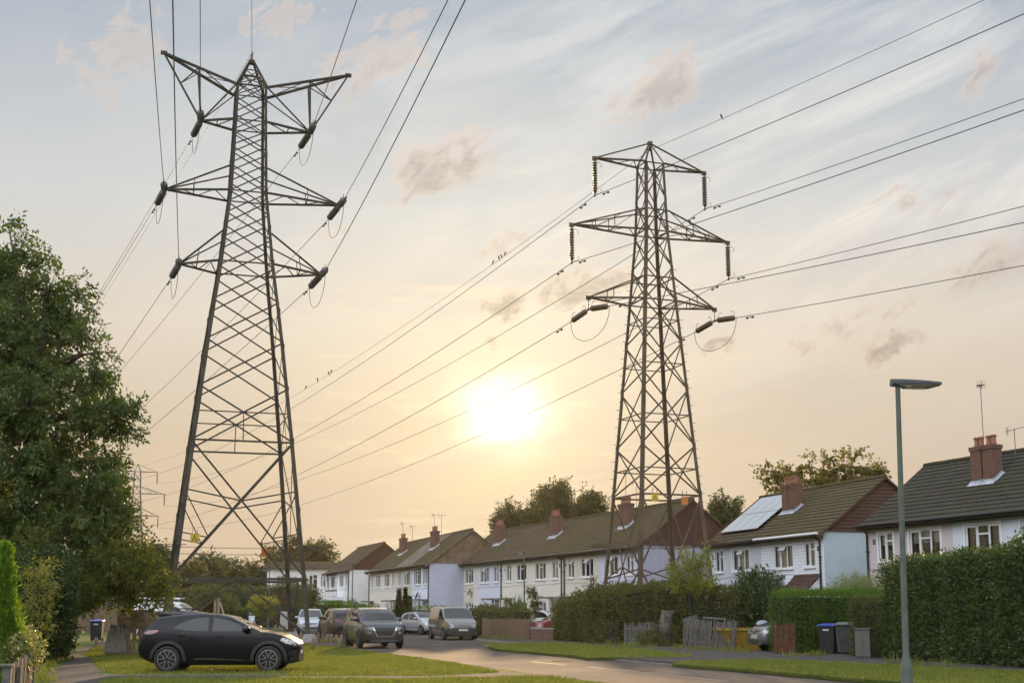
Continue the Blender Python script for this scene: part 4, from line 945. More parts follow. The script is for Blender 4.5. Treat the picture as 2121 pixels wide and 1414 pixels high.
def hk4(r, ro):
    b = MB(); zf = lambda y: 3.25+(y+.06)*.98; tiles(b, 3.3, 5.55, -1.75, -.06, zf, .17, .17, .006, .018); q = b.build("porch_roof", M_HUNG, r)
    b = MB(); b.add([(3.4, -1.6, 0), (5.45, -1.6, 0), (5.45, -1.6, 1.68), (3.4, -1.6, 1.68)], [(0, 1, 2, 3)]); b.add([(5.45, -1.6, 0), (5.45, 0, 0), (5.45, 0, 3.18), (5.45, -1.6, 1.68)], [(0, 1, 2, 3)]); b.add([(3.4, 0, 0), (3.4, -1.6, 0), (3.4, -1.6, 1.68), (3.4, 0, 3.18)], [(0, 1, 2, 3)]); b.build("porch_wall", W_BOARD, r)
house(B2, W2, W2, 'BS', W_BOARD, R_OLIVE, "white boarded house with a red tiled lean-to porch and a light blue end wall", rng, ends=(1,), endwall=W_BLUE, chim=[.30], opens='B', curts=('net', 'net', None), door=None, pipe=(W2-.25,), hook=hk4)
# long row of six behind the brown pylon
B3 = mkblock((-4.57, 100.0), (7.09, 70.43), TG); W3 = B3['L']/6
def hk5(r, ro): aerial(ro, (W3-.4, 1.85, 8.0), 1.7, 2.3)
def hk6(r, ro): aerial(ro, (W3-.3, 2.0, 8.0), 1.9, 2.9); aerial(ro, (W3+.5, 2.3, 7.7), 1.5, 1.0)
house(B3, 0, W3, 'SB', W_CREAM, R_BROWN, "cream end house with a round dish, farthest of the row of six behind the van", rng, ends=(0,), chim=[W3-.36], curts=('dark', 'dark', 'sides'), pipe=(.1,), dishx=(4.3, 2.9), hook=hk5)
house(B3, W3, W3, 'BS', W_LILAC, R_BROWN, "lilac house next to the cream end house, above the parked van", rng, chim=[.30], opens='B', curts=('dark', 'net', 'net'), pipe=(W3-.1,))
house(B3, 2*W3, W3, 'SB', W_WARM, R_BROWN, "warm white house third in the row of six, behind the street lamp", rng, chim=[W3-.36], curts=('sides', 'sides', 'dark'))
house(B3, 3*W3, W3, 'BS', W_WARM, R_OLIVE, "warm white house fourth in the row of six, above the ragged hedge's far end", rng, chim=[.30], curts=('dark', 'sides', 'net'), pipe=(W3-.1,))
house(B3, 4*W3, W3, 'SB', W_CREAM, R_OLIVE, "cream house fifth in the row of six, beside the brown pylon, with open top windows", rng, chim=[W3-.36], opens='BS', curts=('dark', 'sides', None), pipe=(.35,), hook=hk6)
house(B3, 5*W3, W3, 'BS', W_LILAC, R_OLIVE, "lilac house with a red tile hung gable behind the legs of the brown pylon", rng, ends=(1,), endwall=W_END, chim=[.30], opens='B', curts=('net', 'dark', None))
# row of four beyond
_d4 = Vector((math.sin(math.radians(18.5)), -math.cos(math.radians(18.5)))); W4 = 5.4
B4 = mkblock((-6.28-_d4.x*21.6, 96.96-_d4.y*21.6), (-6.28, 96.96), TG)
def hk7(r, ro): aerial(ro, (W4-.5, 1.9, 8.0), 1.3, 2.4); aerial(ro, (W4+.3, 2.6, 7.6), 1.4, .8)
def hk8(r, ro): aerial(ro, (W4-.35, 1.9, 8.1), 1.2, 2.0); aerial(ro, (W4+.7, 2.2, 7.7), 1.5, 1.2)
house(B4, 0, W4, 'SB', W_WARM, R_OLIVE, "off white house at the far end of the row of four beyond the cars", rng, ends=(0,), chim=[W4-.36], curts=('net', 'net', 'sides'), pipe=(.1,), hook=hk7)
house(B4, W4, W4, 'BS', W_WARM, R_OLIVE, "off white house second in the row of four, under the first chimney pair", rng, chim=[.30], curts=('dark', 'dark', 'sides'))
house(B4, 2*W4, W4, 'SB', W_BEIGE, R_GREY, "beige house under a plain grey brown roof in the row of four", rng, chim=[W4-.36], opens='B', curts=('net', 'dark', 'net'), hook=hk8)
def side_win(r, ro):
    b = MB(); b.box(W4+.003, W4+.03, 3.3, 4.5, .9, 2.35); o = b.build("side_window", M_DKFR, r); b = MB(); b.box(W4+.031, W4+.05, 3.42, 4.38, 1.0, 2.25); b.build("pane", M_NET, o)
house(B4, 3*W4, W4, 'BS', W_PALE, R_OLIVE, "pale blue white house with dark brown window frames and a lilac end wall", rng, fr=M_UPVC, border=M_DKFR, ends=(1,), endwall=W_END, hung=M_HUNG2, chim=[.30], curts=('sides', 'sides', 'sides'), pipe=(W4-.1,), dishx=(2.5, 2.65), hook=side_win)
# pair at the bend
B5 = mkblock((-15.45-.332*11.4, 121+.943*11.4), (-15.45, 121.0), TG, .25); W5 = 5.7
def beams(r, ro):
    b = MB()
    for x in np.linspace(.06, W5-.06, 9): b.box(x-.06, x+.06, -.02, -.002, 2.6, EAVE-.22)
    for z in (2.65, 3.3, 4.85): b.box(.13, W5-.13, -.018, -.003, z-.06, z+.06)
    b.build("timber_beams", M_DKFR, r); b = MB(); b.box(.0, W5+3.0, -2.6, -.02, 2.30, 2.62); b.build("porch_roof", M_UPVC, r); b = MB()
    for x in (.3, 2.9, W5+2.7): b.box(x-.07, x+.07, -2.5, -2.36, 0, 2.298)
    b.build("porch_posts", M_UPVC, r)
house(B5, 0, W5, 'SB', W_SNOW, R_BROWN, "house with dark timber beams and a flat white porch beside the road bend", rng, ends=(0,), door=None, curts=('dark', 'sides', 'dark'), hook=beams)
def sidew2(r, ro):
    b = MB(); b.box(W5+.003, W5+.03, 2.9, 3.9, .9, 2.2); o = b.build("side_window", M_UPVC, r); b = MB(); b.box(W5+.031, W5+.05, 3.0, 3.8, 1.0, 1.5); b.box(W5+.031, W5+.05, 3.0, 3.8, 1.6, 2.1); b.build("pane", M_BLIND, o)
house(B5, W5, W5, 'BS', W_SNOW, R_BROWN, "white house with a plain white end wall beyond the row of four", rng, ends=(1,), endwall=W_SNOW, door=None, curts=('net', 'sides', 'dark'), pipe=(W5-.1,), hook=sidew2)
# white house facing us at the end of the view
def far_house():
    a, c = XY(551, 141), XY(690, 141); L_ = c.x-a.x; r = empty("detached_house", (a.x, 141, 0), 0, "white low roofed house closing the view behind the dark pylon's legs", "house"); zt = 6.25
    hs = [(1.0, 2.0, 4.1, 5.4), (L_*.34, L_*.34+.9, 4.2, 5.3), (4.6, 5.6, 3.9, 5.5), (5.9, 6.5, 4.1, 5.4)]
    b = MB(); holes_wall(b, 0, L_, 0, zt, hs); b.add([(L_, 0, 0), (L_, 7, 0), (L_, 7, zt), (L_, 0, zt)], [(0, 1, 2, 3)]); b.add([(0, 0, 0), (0, 7, 0), (0, 7, zt), (0, 0, zt)], [(3, 2, 1, 0)]); b.build("wall", W_SNOW, r)
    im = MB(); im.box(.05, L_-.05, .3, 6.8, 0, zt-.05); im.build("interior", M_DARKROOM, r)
    for h in hs: window(r, *h, M_UPVC, rng)
    b = MB(); zf = lambda y: zt-.05+(y+.4)*.20; tiles(b, -.3, L_+.3, -.4, 3.5, zf, .35, .3); zf2 = lambda y: zt-.05+(7.4-y)*.20; tiles(b, -.3, L_+.3, 7.4, 3.5, zf2, .35, .3); b.add([(-.3, -.38, zt-.08), (L_+.3, -.38, zt-.08), (L_+.3, 7.4, zt-.08), (-.3, 7.4, zt-.08)], [(0, 1, 2, 3)]); b.build("roof", R_BROWN, r)
    b = MB(); b.tube([(-.3, -.44, zt-.06), (L_+.3, -.44, zt-.06)], .06, 6); b.build("gutter", M_PIPE, r); downpipe_ = MB(); downpipe_.tube([(4.1, -.1, zt-.1), (4.1, -.1, 0)], .06, 6); downpipe_.build("downpipe", M_PIPE, r)
far_house()
# ------------------------------------------------------------------ trees, hedges, shrubs
def leaf_mesh(C, D, size, rng, aspect=.5, curl=.25):
    """one four-sided leaf per point: C centres, D pointing directions"""
    n = len(C); D = D/np.maximum(np.linalg.norm(D, axis=1, keepdims=True), 1e-6)
    R = rng.normal(size=(n, 3)); S = np.cross(D, R); S /= np.maximum(np.linalg.norm(S, axis=1, keepdims=True), 1e-6); Nn = np.cross(S, D)
    L = (size*(.65+.7*rng.random(n)))[:, None]; w = L*aspect*.5
    b = C; t = C+D*L-Nn*L*curl*.4; m = C+D*L*.45+Nn*L*curl*.3
    V = np.stack([b, m+S*w, t, m-S*w], 1).reshape(-1, 3); F = np.arange(4*n).reshape(-1, 4); return V, F
def rdirs(n, rng): v = rng.normal(size=(n, 3)); return v/np.linalg.norm(v, axis=1, keepdims=True)
def nz(P_, f, o=0.0): return np.array([mnoise.noise(Vector((p[0]*f+o, p[1]*f, p[2]*f))) for p in P_])
def crown_points(blobs, n, rng, gap=-.25, gf=.55, surf=.55):
    w = np.array([b[3]*b[4]*b[5] for b in blobs])**.75; w /= w.sum(); k = rng.choice(len(blobs), n, p=w); B = np.array(blobs)
    d = rdirs(n, rng); r = rng.random(n)**surf*.98; lump = 1+.22*nz(d*1.6+B[k, :3]*.37, 1.0)
    C = B[k, :3]+d*B[k, 3:6]*(r*lump)[:, None]; keep = nz(C, gf, 5.3) > gap-(1-r)*.0
    return C[keep], (d*B[k, 3:6])[keep]
def foliage(name, C, O, per, spray, lsize, mat, rng, parent, aspect=.5, droop=.25, up=0.0, kind=None):
    """each point of C becomes a spray of leaves along a short twig heading outwards (O)"""
    n = len(C); O = O/np.maximum(np.linalg.norm(O, axis=1, keepdims=True), 1e-6); T = O+rdirs(n, rng)*.8; T[:, 2] += up-droop; T /= np.linalg.norm(T, axis=1, keepdims=True)
    t = rng.random((n, per)); s = spray*(.6+.8*rng.random((n, 1))); Pp = C[:, None, :]+T[:, None, :]*(t*s)[..., None]+rng.normal(size=(n, per, 3))*(spray*.17); Pp[..., 2] -= droop*spray*.5*t*t
    D = T[:, None, :]*.7+rng.normal(size=(n, per, 3))*.75; D[..., 2] += up-droop*.9
    V, F = leaf_mesh(Pp.reshape(-1, 3), D.reshape(-1, 3), np.full(n*per, lsize), rng, aspect); o = raw_mesh(name, V, F, mat, parent); 
    if kind: o['kind'] = kind
    return o
def limbs(mb, base, top, r, targets, rng, twigs=None):
    base, top = Vector(base), Vector(top); k = 7; pts = [base.lerp(top, i/(k-1))+Vector((rng.normal()*r*.5, rng.normal()*r*.5, 0))*(1 if 0 < i < k-1 else 0) for i in range(k)]
    mb.tube(pts, [r*1.35]+[r*(1-.55*i/(k-1)) for i in range(1, k)], 9)
    ends = []
    for tg in targets:
        tg = Vector(tg); i = min(k-1, 1+int(rng.random()*(k-2)));
        cand = [p for p in pts[2:] if p.z < tg.z-.2] or [pts[2]]; s = cand[-1] if rng.random() < .6 else cand[len(cand)//2]
        mid = s.lerp(tg, .5)+Vector((0, 0, (tg-s).length*.10)); q = [s, s.lerp(mid, .5), mid, mid.lerp(tg, .5)+Vector((rng.normal()*.1, rng.normal()*.1, .05)), tg]
        mb.tube(q, [r*.42, r*.36, r*.27, r*.18, r*.08], 6); ends.append((mid, tg))
    if twigs is not None and ends:
        for c in twigs:
            c = Vector(c); m_, t_ = min(ends, key=lambda e: (e[1]-c).length); s = m_.lerp(t_, .2+.7*rng.random()); mb.tube([s, s.lerp(c, .5)+Vector((0, 0, .05*(c-s).length)), c], [r*.10, r*.06, r*.03], 4, False)
M_BARK = plain("grey_brown_bark", (.075, .06, .045), .9, .35, 6, bump=.4); M_BARK2 = plain("dark_bark", (.04, .032, .026), .9, .35, 6, bump=.4)
L_DARK = leafmat("dark_green_leaves", [(.012, .026, .010), (.022, .042, .013), (.038, .058, .016), (.055, .075, .02)], .33)
L_OAK = leafmat("olive_green_leaves", [(.008, .016, .005), (.016, .028, .008), (.034, .046, .011), (.085, .088, .018)], .42, .5, .2)
L_IVY = leafmat("ivy_leaves", [(.007, .016, .005), (.013, .026, .007), (.024, .040, .010)], .2, .5, .2)
L_CYP = leafmat("bright_cypress", [(.05, .10, .012), (.09, .16, .018), (.14, .22, .028)], .40, .6)
L_VAR = leafmat("variegated_leaves", [(.03, .06, .02), (.05, .09, .03), (.26, .24, .10), (.38, .34, .16)], .3, .35, .5)
L_PRIV = leafmat("privet_leaves", [(.012, .022, .007), (.020, .034, .010), (.030, .047, .013), (.050, .070, .020)], .2, .5, .2)
L_BOX = leafmat("small_hedge_leaves", [(.028, .036, .014), (.042, .052, .020), (.062, .070, .026)], .22, .6, .15)
L_CON = leafmat("conifer_hedge", [(.020, .042, .008), (.036, .068, .012), (.060, .105, .018)], .35, .7, .1)
L_LAU = leafmat("laurel_leaves", [(.012, .024, .010), (.022, .038, .013), (.036, .054, .016)], .18, .28, .5)
L_MIX = leafmat("mixed_hedge_leaves", [(.012, .020, .007), (.024, .036, .010), (.042, .050, .014), (.075, .066, .022)], .3, .5, .18)
L_PALE = leafmat("pale_willowy_leaves", [(.09, .115, .05), (.13, .15, .075), (.17, .18, .10)], .4, .5)
L_YEL = leafmat("sunlit_yellow_leaves", [(.07, .085, .018), (.11, .115, .022), (.15, .145, .03)], .35, .5)  # yellow of the low sun is put into the leaf colour
L_AUT = leafmat("maple_leaves", [(.022, .028, .010), (.04, .045, .013), (.062, .058, .018), (.085, .07, .024)], .42, .5)
L_FAR = leafmat("distant_leaves", [(.016, .024, .010), (.026, .034, .012), (.040, .046, .016)], .3, .6)
L_FAR2 = leafmat("distant_olive_leaves", [(.022, .025, .010), (.034, .035, .013), (.052, .048, .018)], .35, .6)
L_DCON = leafmat("dark_conifer", [(.010, .018, .008), (.016, .028, .011), (.025, .038, .014)], .2, .6)
M_HCORE = plain("hedge_inside", (.012, .018, .008), .95, .3, 4)
def pb(pxx, py, Y, rx, ry, rz=None):
    p = P(pxx, py, Y); k = Y/2650; return (p.x, p.y, p.z, rx*k, (rz or rx)*k, ry*k)
def tree(name, label, base, blobs, n, per, spray, lsize, mat, seed, r=.18, top=None, gap=-.25, group=None, cat="tree", droop=.25, up=0.0, gf=.55, aspect=.5, bark=None, twigs=60, surf=.55, limbs_on=True):
    rg = np.random.default_rng(seed); bx, by = base; e = empty(name, (bx, by, 0), 0, label, cat, group)
    bl = [(b[0]-bx, b[1]-by, b[2], b[3], b[4], b[5]) for b in blobs]; C, O = crown_points(bl, n, rg, gap, gf, surf)
    if limbs_on:
        tp = top or np.mean([b[2] for b in bl]); mb = MB(); tg = [(b[0], b[1], b[2]+b[5]*.2) for b in bl]
        limbs(mb, (0, 0, -.1), (np.mean([b[0] for b in bl])*.6, np.mean([b[1] for b in bl])*.6, tp), r, tg, rg, C[rg.permutation(len(C))[:twigs]]); mb.build("trunk", bark or M_BARK, e, smooth=True)
    foliage("crown", C, O, per, spray, lsize, mat, rg, e, aspect, droop, up); return e
# the big tree on the left and its neighbours
bt = [pb(25, 560, 47, 75, 95), pb(95, 600, 47, 85, 75), pb(150, 640, 47, 45, 60), pb(40, 700, 47, 150, 110), pb(170, 745, 46, 85, 75), pb(215, 735, 46, 45, 38), pb(50, 850, 46, 180, 120), pb(205, 880, 46, 85, 75), pb(245, 870, 46, 45, 50), pb(90, 985, 46, 180, 110), pb(215, 1000, 45.5, 80, 65), pb(140, 1085, 45, 120, 65), pb(-70, 760, 48, 150, 230), pb(-20, 1080, 46, 160, 110), pb(18, 478, 47, 22, 28)]
tree("broadleaf_tree", "tall dense dark green tree beside the footpath, highest of all the trees", (XY(20, 47).x, 47), bt, 5600, 26, .55, .19, L_DARK, 11, .30, gap=-.10, droop=.38, twigs=300, aspect=.40, gf=.95, surf=.6)
ok = [pb(190, 1165, 44, 95, 50), pb(265, 1165, 45, 65, 42), pb(140, 1205, 43.5, 90, 48), pb(230, 1205, 44.5, 75, 40), pb(290, 1215, 45.5, 48, 36), pb(318, 1222, 46, 22, 24), pb(280, 1246, 45, 26, 12), pb(160, 1240, 43, 45, 18), pb(60, 1160, 43, 70, 60), pb(175, 1100, 45.5, 80, 42), pb(245, 1112, 46, 46, 34), pb(270, 1140, 46, 40, 26), pb(210, 1060, 46, 60, 40), pb(340, 1205, 47, 14, 12), pb(105, 1235, 43, 60, 30)]
tree("oak_tree", "low spreading olive green tree whose branches reach over the stacked pallets and sacks", (XY(120, 45).x, 45.5), ok, 2100, 22, .58, .14, L_OAK, 12, .16, gap=-.02, droop=.2, twigs=120, gf=.9)
iv = [pb(95, 1230, 40, 62, 75), pb(118, 1310, 40.5, 38, 58), pb(70, 1330, 39.5, 48, 50), pb(45, 1225, 39, 55, 70), pb(100, 1175, 41, 60, 50), pb(30, 1320, 39, 40, 60)]
tree("ivy_clad_bush", "dark glossy ivy covered bush beside the footpath under the tallest tree", (XY(70, 40).x, 40.2), iv, 2200, 16, .32, .085, L_IVY, 13, .10, gap=-.35, cat="bush", droop=.35, twigs=20, aspect=.75)
rw = [pb(72, 1175, 36, 26, 22), pb(85, 1215, 36, 24, 20), pb(62, 1250, 36, 22, 24), pb(80, 1290, 36, 20, 22)]
tree("rowan_sapling", "thin sapling with feathery leaves, some turning yellow, in front of the ivy bush", (XY(66, 36).x, 36), rw, 120, 14, .42, .11, leafmat("feathery_leaves", [(.05, .075, .025), (.08, .10, .03), (.22, .17, .03)], .4), 14, .03, cat="sapling", droop=.35, twigs=40, aspect=.32)
def cypress(label, x, y, h, w, seed, mat=None, n=5200, ls=.085, base=0.0, group=None):
    rg = np.random.default_rng(seed); e = empty("cypress", (x, y, 0), 0, label, "conifer", group); z = rg.random(n)**.8*h; a = rg.uniform(0, 6.283, n); env = w*np.clip(1-(z/h)**1.5, .02, 1)*np.clip(.55+z/h*1.6, 0, 1)
    lob = 1+.24*np.sin(a*5+z*2.1)+.20*np.sin(a*3-z*5.3)+.12*np.sin(a*11+z*17); r = env*lob*(.6+.42*rg.random(n)); C = np.stack([np.cos(a)*r, np.sin(a)*r, base+z], 1); D = np.stack([np.cos(a)*.45, np.sin(a)*.45, np.full(n, 1.0)], 1)+rg.normal(size=(n, 3))*.35
    V, F = leaf_mesh(np.repeat(C, 3, 0)+rg.normal(size=(3*n, 3))*.035, np.repeat(D, 3, 0)+rg.normal(size=(3*n, 3))*.25, ls*(.6+1.3*rg.random(3*n)**2), rg, .24); raw_mesh("crown", V, F, mat or L_CYP, e)
    b = MB(); b.tube([(0, 0, -.1), (0, 0, h*.9)], [.06, .01], 6); b.build("trunk", M_BARK2, e); return e
cypress("bright green feathery cypress behind the weathered picket fence", XY(3, 25).x, 25, 2.83, .46, 21)
vs_ = [pb(38, 1320, 26, 22, 26), pb(55, 1340, 25.5, 22, 26), pb(30, 1355, 25, 26, 34), pb(20, 1310, 26.3, 16, 24)]
tree("variegated_shrub", "shrub with cream edged leaves between the bright cypress and the weathered fence", (XY(40, 25.8).x, 25.8), vs_, 420, 14, .2, .075, L_VAR, 22, .03, cat="shrub", droop=.2, twigs=10, gap=-.6)
def tufts(label, spots, seed, name="weeds", mat=None, h=.32, n=90, sp=.35):
    rg = np.random.default_rng(seed); C = []; 
    for x, y, z in spots: k = rg.integers(n//2, n); C.append(np.stack([x+rg.normal(size=k)*sp, y+rg.normal(size=k)*sp, np.full(k, z)], 1))
    C = np.concatenate(C); D = np.stack([rg.normal(size=len(C))*.35, rg.normal(size=len(C))*.35, np.ones(len(C))], 1); V, F = leaf_mesh(C, D, h*(.5+.8*rg.random(len(C))), rg, .10, .5); o = raw_mesh(name, V, F, mat or M_BLADE); return tag(o, label, "weeds", kind='stuff')

def hedge(name, label, path, h, thick, n, lsize, mat, seed, aspect=.6, rough=.10, up=.25, z0=0.0, side=1, per=1, cat="hedge", core=.14, group=None, base=.0, stray=2.5):
    """clipped hedge along path [(x, y)], height function h(t); leaves over front, top, back and ends on a dark twiggy core"""
    rg = np.random.default_rng(seed); Pn = [Vector((p[0], p[1], 0)) for p in path]; seg = [(b-a).length for a, b in zip(Pn[:-1], Pn[1:])]; L_ = sum(seg); cum = np.concatenate([[0], np.cumsum(seg)])
    o0 = Pn[0]; e = empty(name, (o0.x, o0.y, z0), 0, label, cat, group)
    def at(t):
        d = t*L_; i = min(len(seg)-1, int(np.searchsorted(cum, d, 'right')-1)); a, b = Pn[i], Pn[i+1]; dr = (b-a).normalized(); p = a+dr*(d-cum[i]); nn = Vector((-dr.y, dr.x, 0)); return p-o0, dr, nn if nn.dot(p) > 0 else -nn   # nn points away from the road
    hf = h if callable(h) else (lambda t: h)
    C = []; D = []
    for _ in range(n):
        t = rg.random(); p, dr, nm = at(t); H = hf(t); f = rg.random(); A = H*1.0; q = A/(1.45*A+thick*1.1); qb = .45*q
        wob = rough*(mnoise.noise(Vector((t*L_*1.3, f*7, seed)))+.6*mnoise.noise(Vector((t*L_*3.7, f*13, seed+3.3))))*2
        if f < q: z = rg.random()*H; off = -thick/2-wob*(1 if z < H-.1 else .5); dd = -nm; off *= (1-.10*max(0, (z-H+.35)/.35)**2)
        elif f < 1-qb: z = H+wob*.8; off = (rg.random()-.5)*thick; dd = Vector((0, 0, 1))
        else: z = rg.random()*H; off = thick/2+wob; dd = nm
        if rg.random() < min(.25, thick/L_*.5):
            end = rg.random() < .5; p, dr, nm = at(0.0 if end else .9999); z = rg.random()*hf(0 if end else 1); p = p+dr*((-1 if end else 1)*wob*.8); dd = dr*(-1 if end else 1); off = (rg.random()-.5)*thick
        c = p+nm*off; C.append((c.x, c.y, base+z)); D.append((dd.x, dd.y, dd.z+up))
    C = np.repeat(np.array(C), per, 0); D = np.repeat(np.array(D), per, 0)
    C = C+rg.normal(size=C.shape)*(lsize*.45); D = D*.8+rg.normal(size=D.shape)*.75; V, F = leaf_mesh(C, D, np.full(len(C), lsize), rg, aspect); raw_mesh("foliage", V, F, mat, e)
    m = MB(); ts = np.linspace(0.004, .996, max(3, int(L_/.5)))
    def prof(t, k): p, dr, nm = at(t); H = hf(t)-core; w = thick/2-core; return p+nm*((-w, -w, w, w)[k])+Vector((0, 0, (.0, H, H, .0)[k]+base))
    m.grid(prof, list(ts), [0, 1, 2, 3]); k = len(ts)
    for i in (0, k-1): m.f.append(tuple(range(i*4, i*4+4))); m.m.append(0)
    m.build("branches", M_HCORE, e); return e
# hedges in front of the terraces, right to left
def lerp_pts(pts): xs = [p[0] for p in pts]; ys = [p[1] for p in pts]; return lambda t: float(np.interp(t, xs, ys))
hedge("privet_hedge", "tall dark glossy hedge behind the big street lamp, higher at its near end", [(12.75, 41.5), (14.3, 35.5), (16.1, 29)], lerp_pts([(0, 3.02), (.3, 3.12), (.5, 3.2), (.56, 3.6), (.8, 3.75), (1, 3.8)]), 1.7, 62000, .095, L_PRIV, 31, side=1, rough=.20, aspect=.5, stray=6)
hedge("box_hedge", "lower small leaved hedge end joined to the tall dark hedge beside the metal cabinet", [(12.0, 43.7), (12.5, 42.2)], 2.0, 1.1, 12000, .055, L_BOX, 32, side=1, rough=.08)
hedge("conifer_hedge", "soft clipped conifer hedge with a bright top edge behind the two wheelie bins", [(9.75, 46.75), (12.2, 47.7), (15.4, 49)], 2.2, 1.25, 24000, .12, L_CON, 33, side=-1, aspect=.22, rough=.07, up=.8)
tree("laurel_bush", "large dark laurel bush with upright tips between the yellow skip and the terrace", (XY(1570, 55).x, 55), [pb(1568, 1240, 55, 48, 50), pb(1545, 1265, 55, 45, 40), pb(1600, 1255, 55, 38, 45), pb(1572, 1280, 55, 58, 40), pb(1560, 1205, 55, 26, 22), pb(1600, 1215, 55, 20, 22)], 950, 14, .38, .15, L_LAU, 34, .05, cat="bush", up=.75, droop=.0, gap=-.5, twigs=20, aspect=.36)
hedge("mixed_hedge", "long ragged mixed hedge under the brown pylon along the garden front", [(2.9, 67.5), (4.9, 60.0), (6.3, 57.5), (8.3, 55.4), (9.9, 54.6)], lerp_pts([(0, 1.75), (.15, 2.0), (.35, 2.3), (.5, 2.55), (.62, 2.45), (.78, 2.65), (.9, 2.45), (1, 2.2)]), 1.7, 34000, .12, L_MIX, 35, side=1, rough=.30, aspect=.5, per=1, stray=9)
tree("leafy_shoots", "tall thin leafy shoots rising above the ragged hedge at the brown pylon's foot", (XY(1425, 55).x, 55), [pb(1390, 1205, 55, 14, 34), pb(1415, 1190, 55, 16, 45), pb(1440, 1185, 55, 18, 42), pb(1460, 1170, 55, 12, 40), pb(1445, 1220, 55, 45, 25), pb(1466, 1145, 55, 5, 18), pb(1425, 1160, 55, 6, 20)], 300, 11, .34, .12, leafmat("young_leaves", [(.05, .07, .018), (.08, .095, .022), (.12, .12, .03)], .45), 36, .04, cat="shrub", up=.8, droop=.0, gap=-.4, twigs=80, surf=.8)
tree("elder_shoots", "small spray of leaves sticking out of the ragged hedge's far part", (XY(1232, 61).x, 61), [pb(1228, 1225, 61, 10, 10), pb(1232, 1210, 61, 5, 12), pb(1203, 1228, 61, 8, 5)], 40, 10, .25, .10, L_MIX, 37, .02, cat="shrub", up=.5, droop=0, gap=-1, twigs=10)
tree("willowy_shrub", "pale grey green feathery shrub behind the conifer hedge below the light blue wall", (XY(1778, 50).x, 50), [pb(1775, 1212, 50, 45, 16), pb(1750, 1218, 50, 25, 14), pb(1810, 1212, 50, 25, 16), pb(1775, 1240, 50, 60, 25)], 520, 12, .34, .13, L_PALE, 38, .04, cat="shrub", up=.55, droop=.0, gap=-.7, aspect=.16, twigs=10)
hedge("garden_hedge", "rough low garden hedge behind the plank fence and its lamp post", [(-2.1, 77.5), (-.4, 74), (.7, 71.6)], lerp_pts([(0, 1.7), (.3, 1.75), (.6, 1.55), (1, 1.65)]), .95, 4200, .12, L_MIX, 39, side=1, rough=.2)
hedge("clipped_hedge", "bright topped low hedge seen between the van and the lilac end wall", [(-8.6, 91.5), (-5.6, 90.0), (-4.0, 87)], 1.75, .9, 2000, .12, leafmat("lime_hedge_leaves", [(.05, .08, .015), (.08, .115, .02), (.12, .15, .03)], .35), 40, side=-1)
hedge("clipped_hedge", "square clipped dark hedge beside the domed hedge in front of the flat porch", [(-15.9, 105), (-12.9, 104.2)], 2.2, 1.2, 2600, .12, L_CON, 41, side=1, rough=.12)
tree("domed_hedge", "domed clipped hedge behind the dark cars, beside the square hedge", (XY(745, 102).x, 102), [pb(735, 1262, 102, 35, 18, 30), pb(755, 1262, 102, 32, 14, 30), pb(745, 1275, 102, 48, 22, 30)], 1000, 8, .2, .11, L_CON, 42, .05, cat="hedge", gap=-2, limbs_on=False)
for i, (x, yt, Y, lb) in enumerate([(826, 1222, 88, "dark slim conifer, tallest of the three beside the silver hatchback"), (839, 1221, 89, "dark slim conifer in the middle of the three beside the silver hatchback"), (848, 1238, 87, "dark slim conifer, shortest of the three beside the silver hatchback")]):
    q = XY(x, Y); cypress(lb, q.x, Y, ZAT(yt, Y), .34, 50+i, L_DCON, 1300, .13, group="three dark conifers before the terrace")
def spiky(label, x, y, h, seed):
    rg = np.random.default_rng(seed); e = empty("cordyline", (x, y, 0), 0, label, "plant"); b = MB(); b.tube([(0, 0, 0), (.03, 0, h*.55)], .06, 7); b.build("trunk", M_BARK, e); n = 170; a = rg.uniform(0, 6.283, n); el = rg.uniform(-.4, 1.4, n); D = np.stack([np.cos(a)*np.cos(el), np.sin(a)*np.cos(el), np.sin(el)], 1); C = np.tile([.03, 0, h*.55], (n, 1))+D*.05
    V, F = leaf_mesh(C, D, np.full(n, h*.42), rg, .09, .35); raw_mesh("leaves", V, F, leafmat("spiky_leaves", [(.04, .055, .02), (.07, .085, .03)], .3), e)
spiky("spiky leaved cordyline behind the plank fence near its lamp post", XY(1068, 73.5).x, 73.5, 2.4, 60)
tree("climbing_plant", "tall climbing plant growing up beside the lamp post near the brick wall", (XY(1105, 74).x, 74), [pb(1100, 1225, 74, 9, 10), pb(1107, 1240, 74, 8, 18), pb(1110, 1255, 74, 8, 12)], 110, 10, .22, .11, L_MIX, 61, .03, cat="plant", gap=-1, twigs=4)
tree("sunlit_shrub", "shrub with sunlit yellow put into its green leaves, seen through the dark pylon's legs", (XY(546, 106).x, 106), [pb(545, 1250, 106, 30, 17), pb(530, 1252, 106, 16, 16), pb(562, 1253, 106, 14, 18), pb(548, 1262, 106, 26, 16)], 520, 9, .28, .13, L_YEL, 62, .05, cat="shrub", up=.3, droop=0, gap=-1)
hedge("tall_hedge", "long tall dark hedge crossing behind the dark pylon's legs", [(-33.5, 124), (-25, 121), (-18.3, 117)], lerp_pts([(0, 3.3), (.35, 3.7), (.6, 3.5), (.8, 3.9), (1, 3.6)]), 1.6, 8000, .17, L_FAR, 63, side=-1, rough=.25)
tree("round_bush", "round dark bush beside the pale gate posts behind the black car", (XY(432, 102).x, 102), [pb(430, 1238, 102, 42, 34), pb(455, 1250, 102, 30, 26), pb(470, 1255, 101, 30, 25)], 900, 9, .35, .15, L_FAR, 64, .08, cat="bush", gap=-.5)
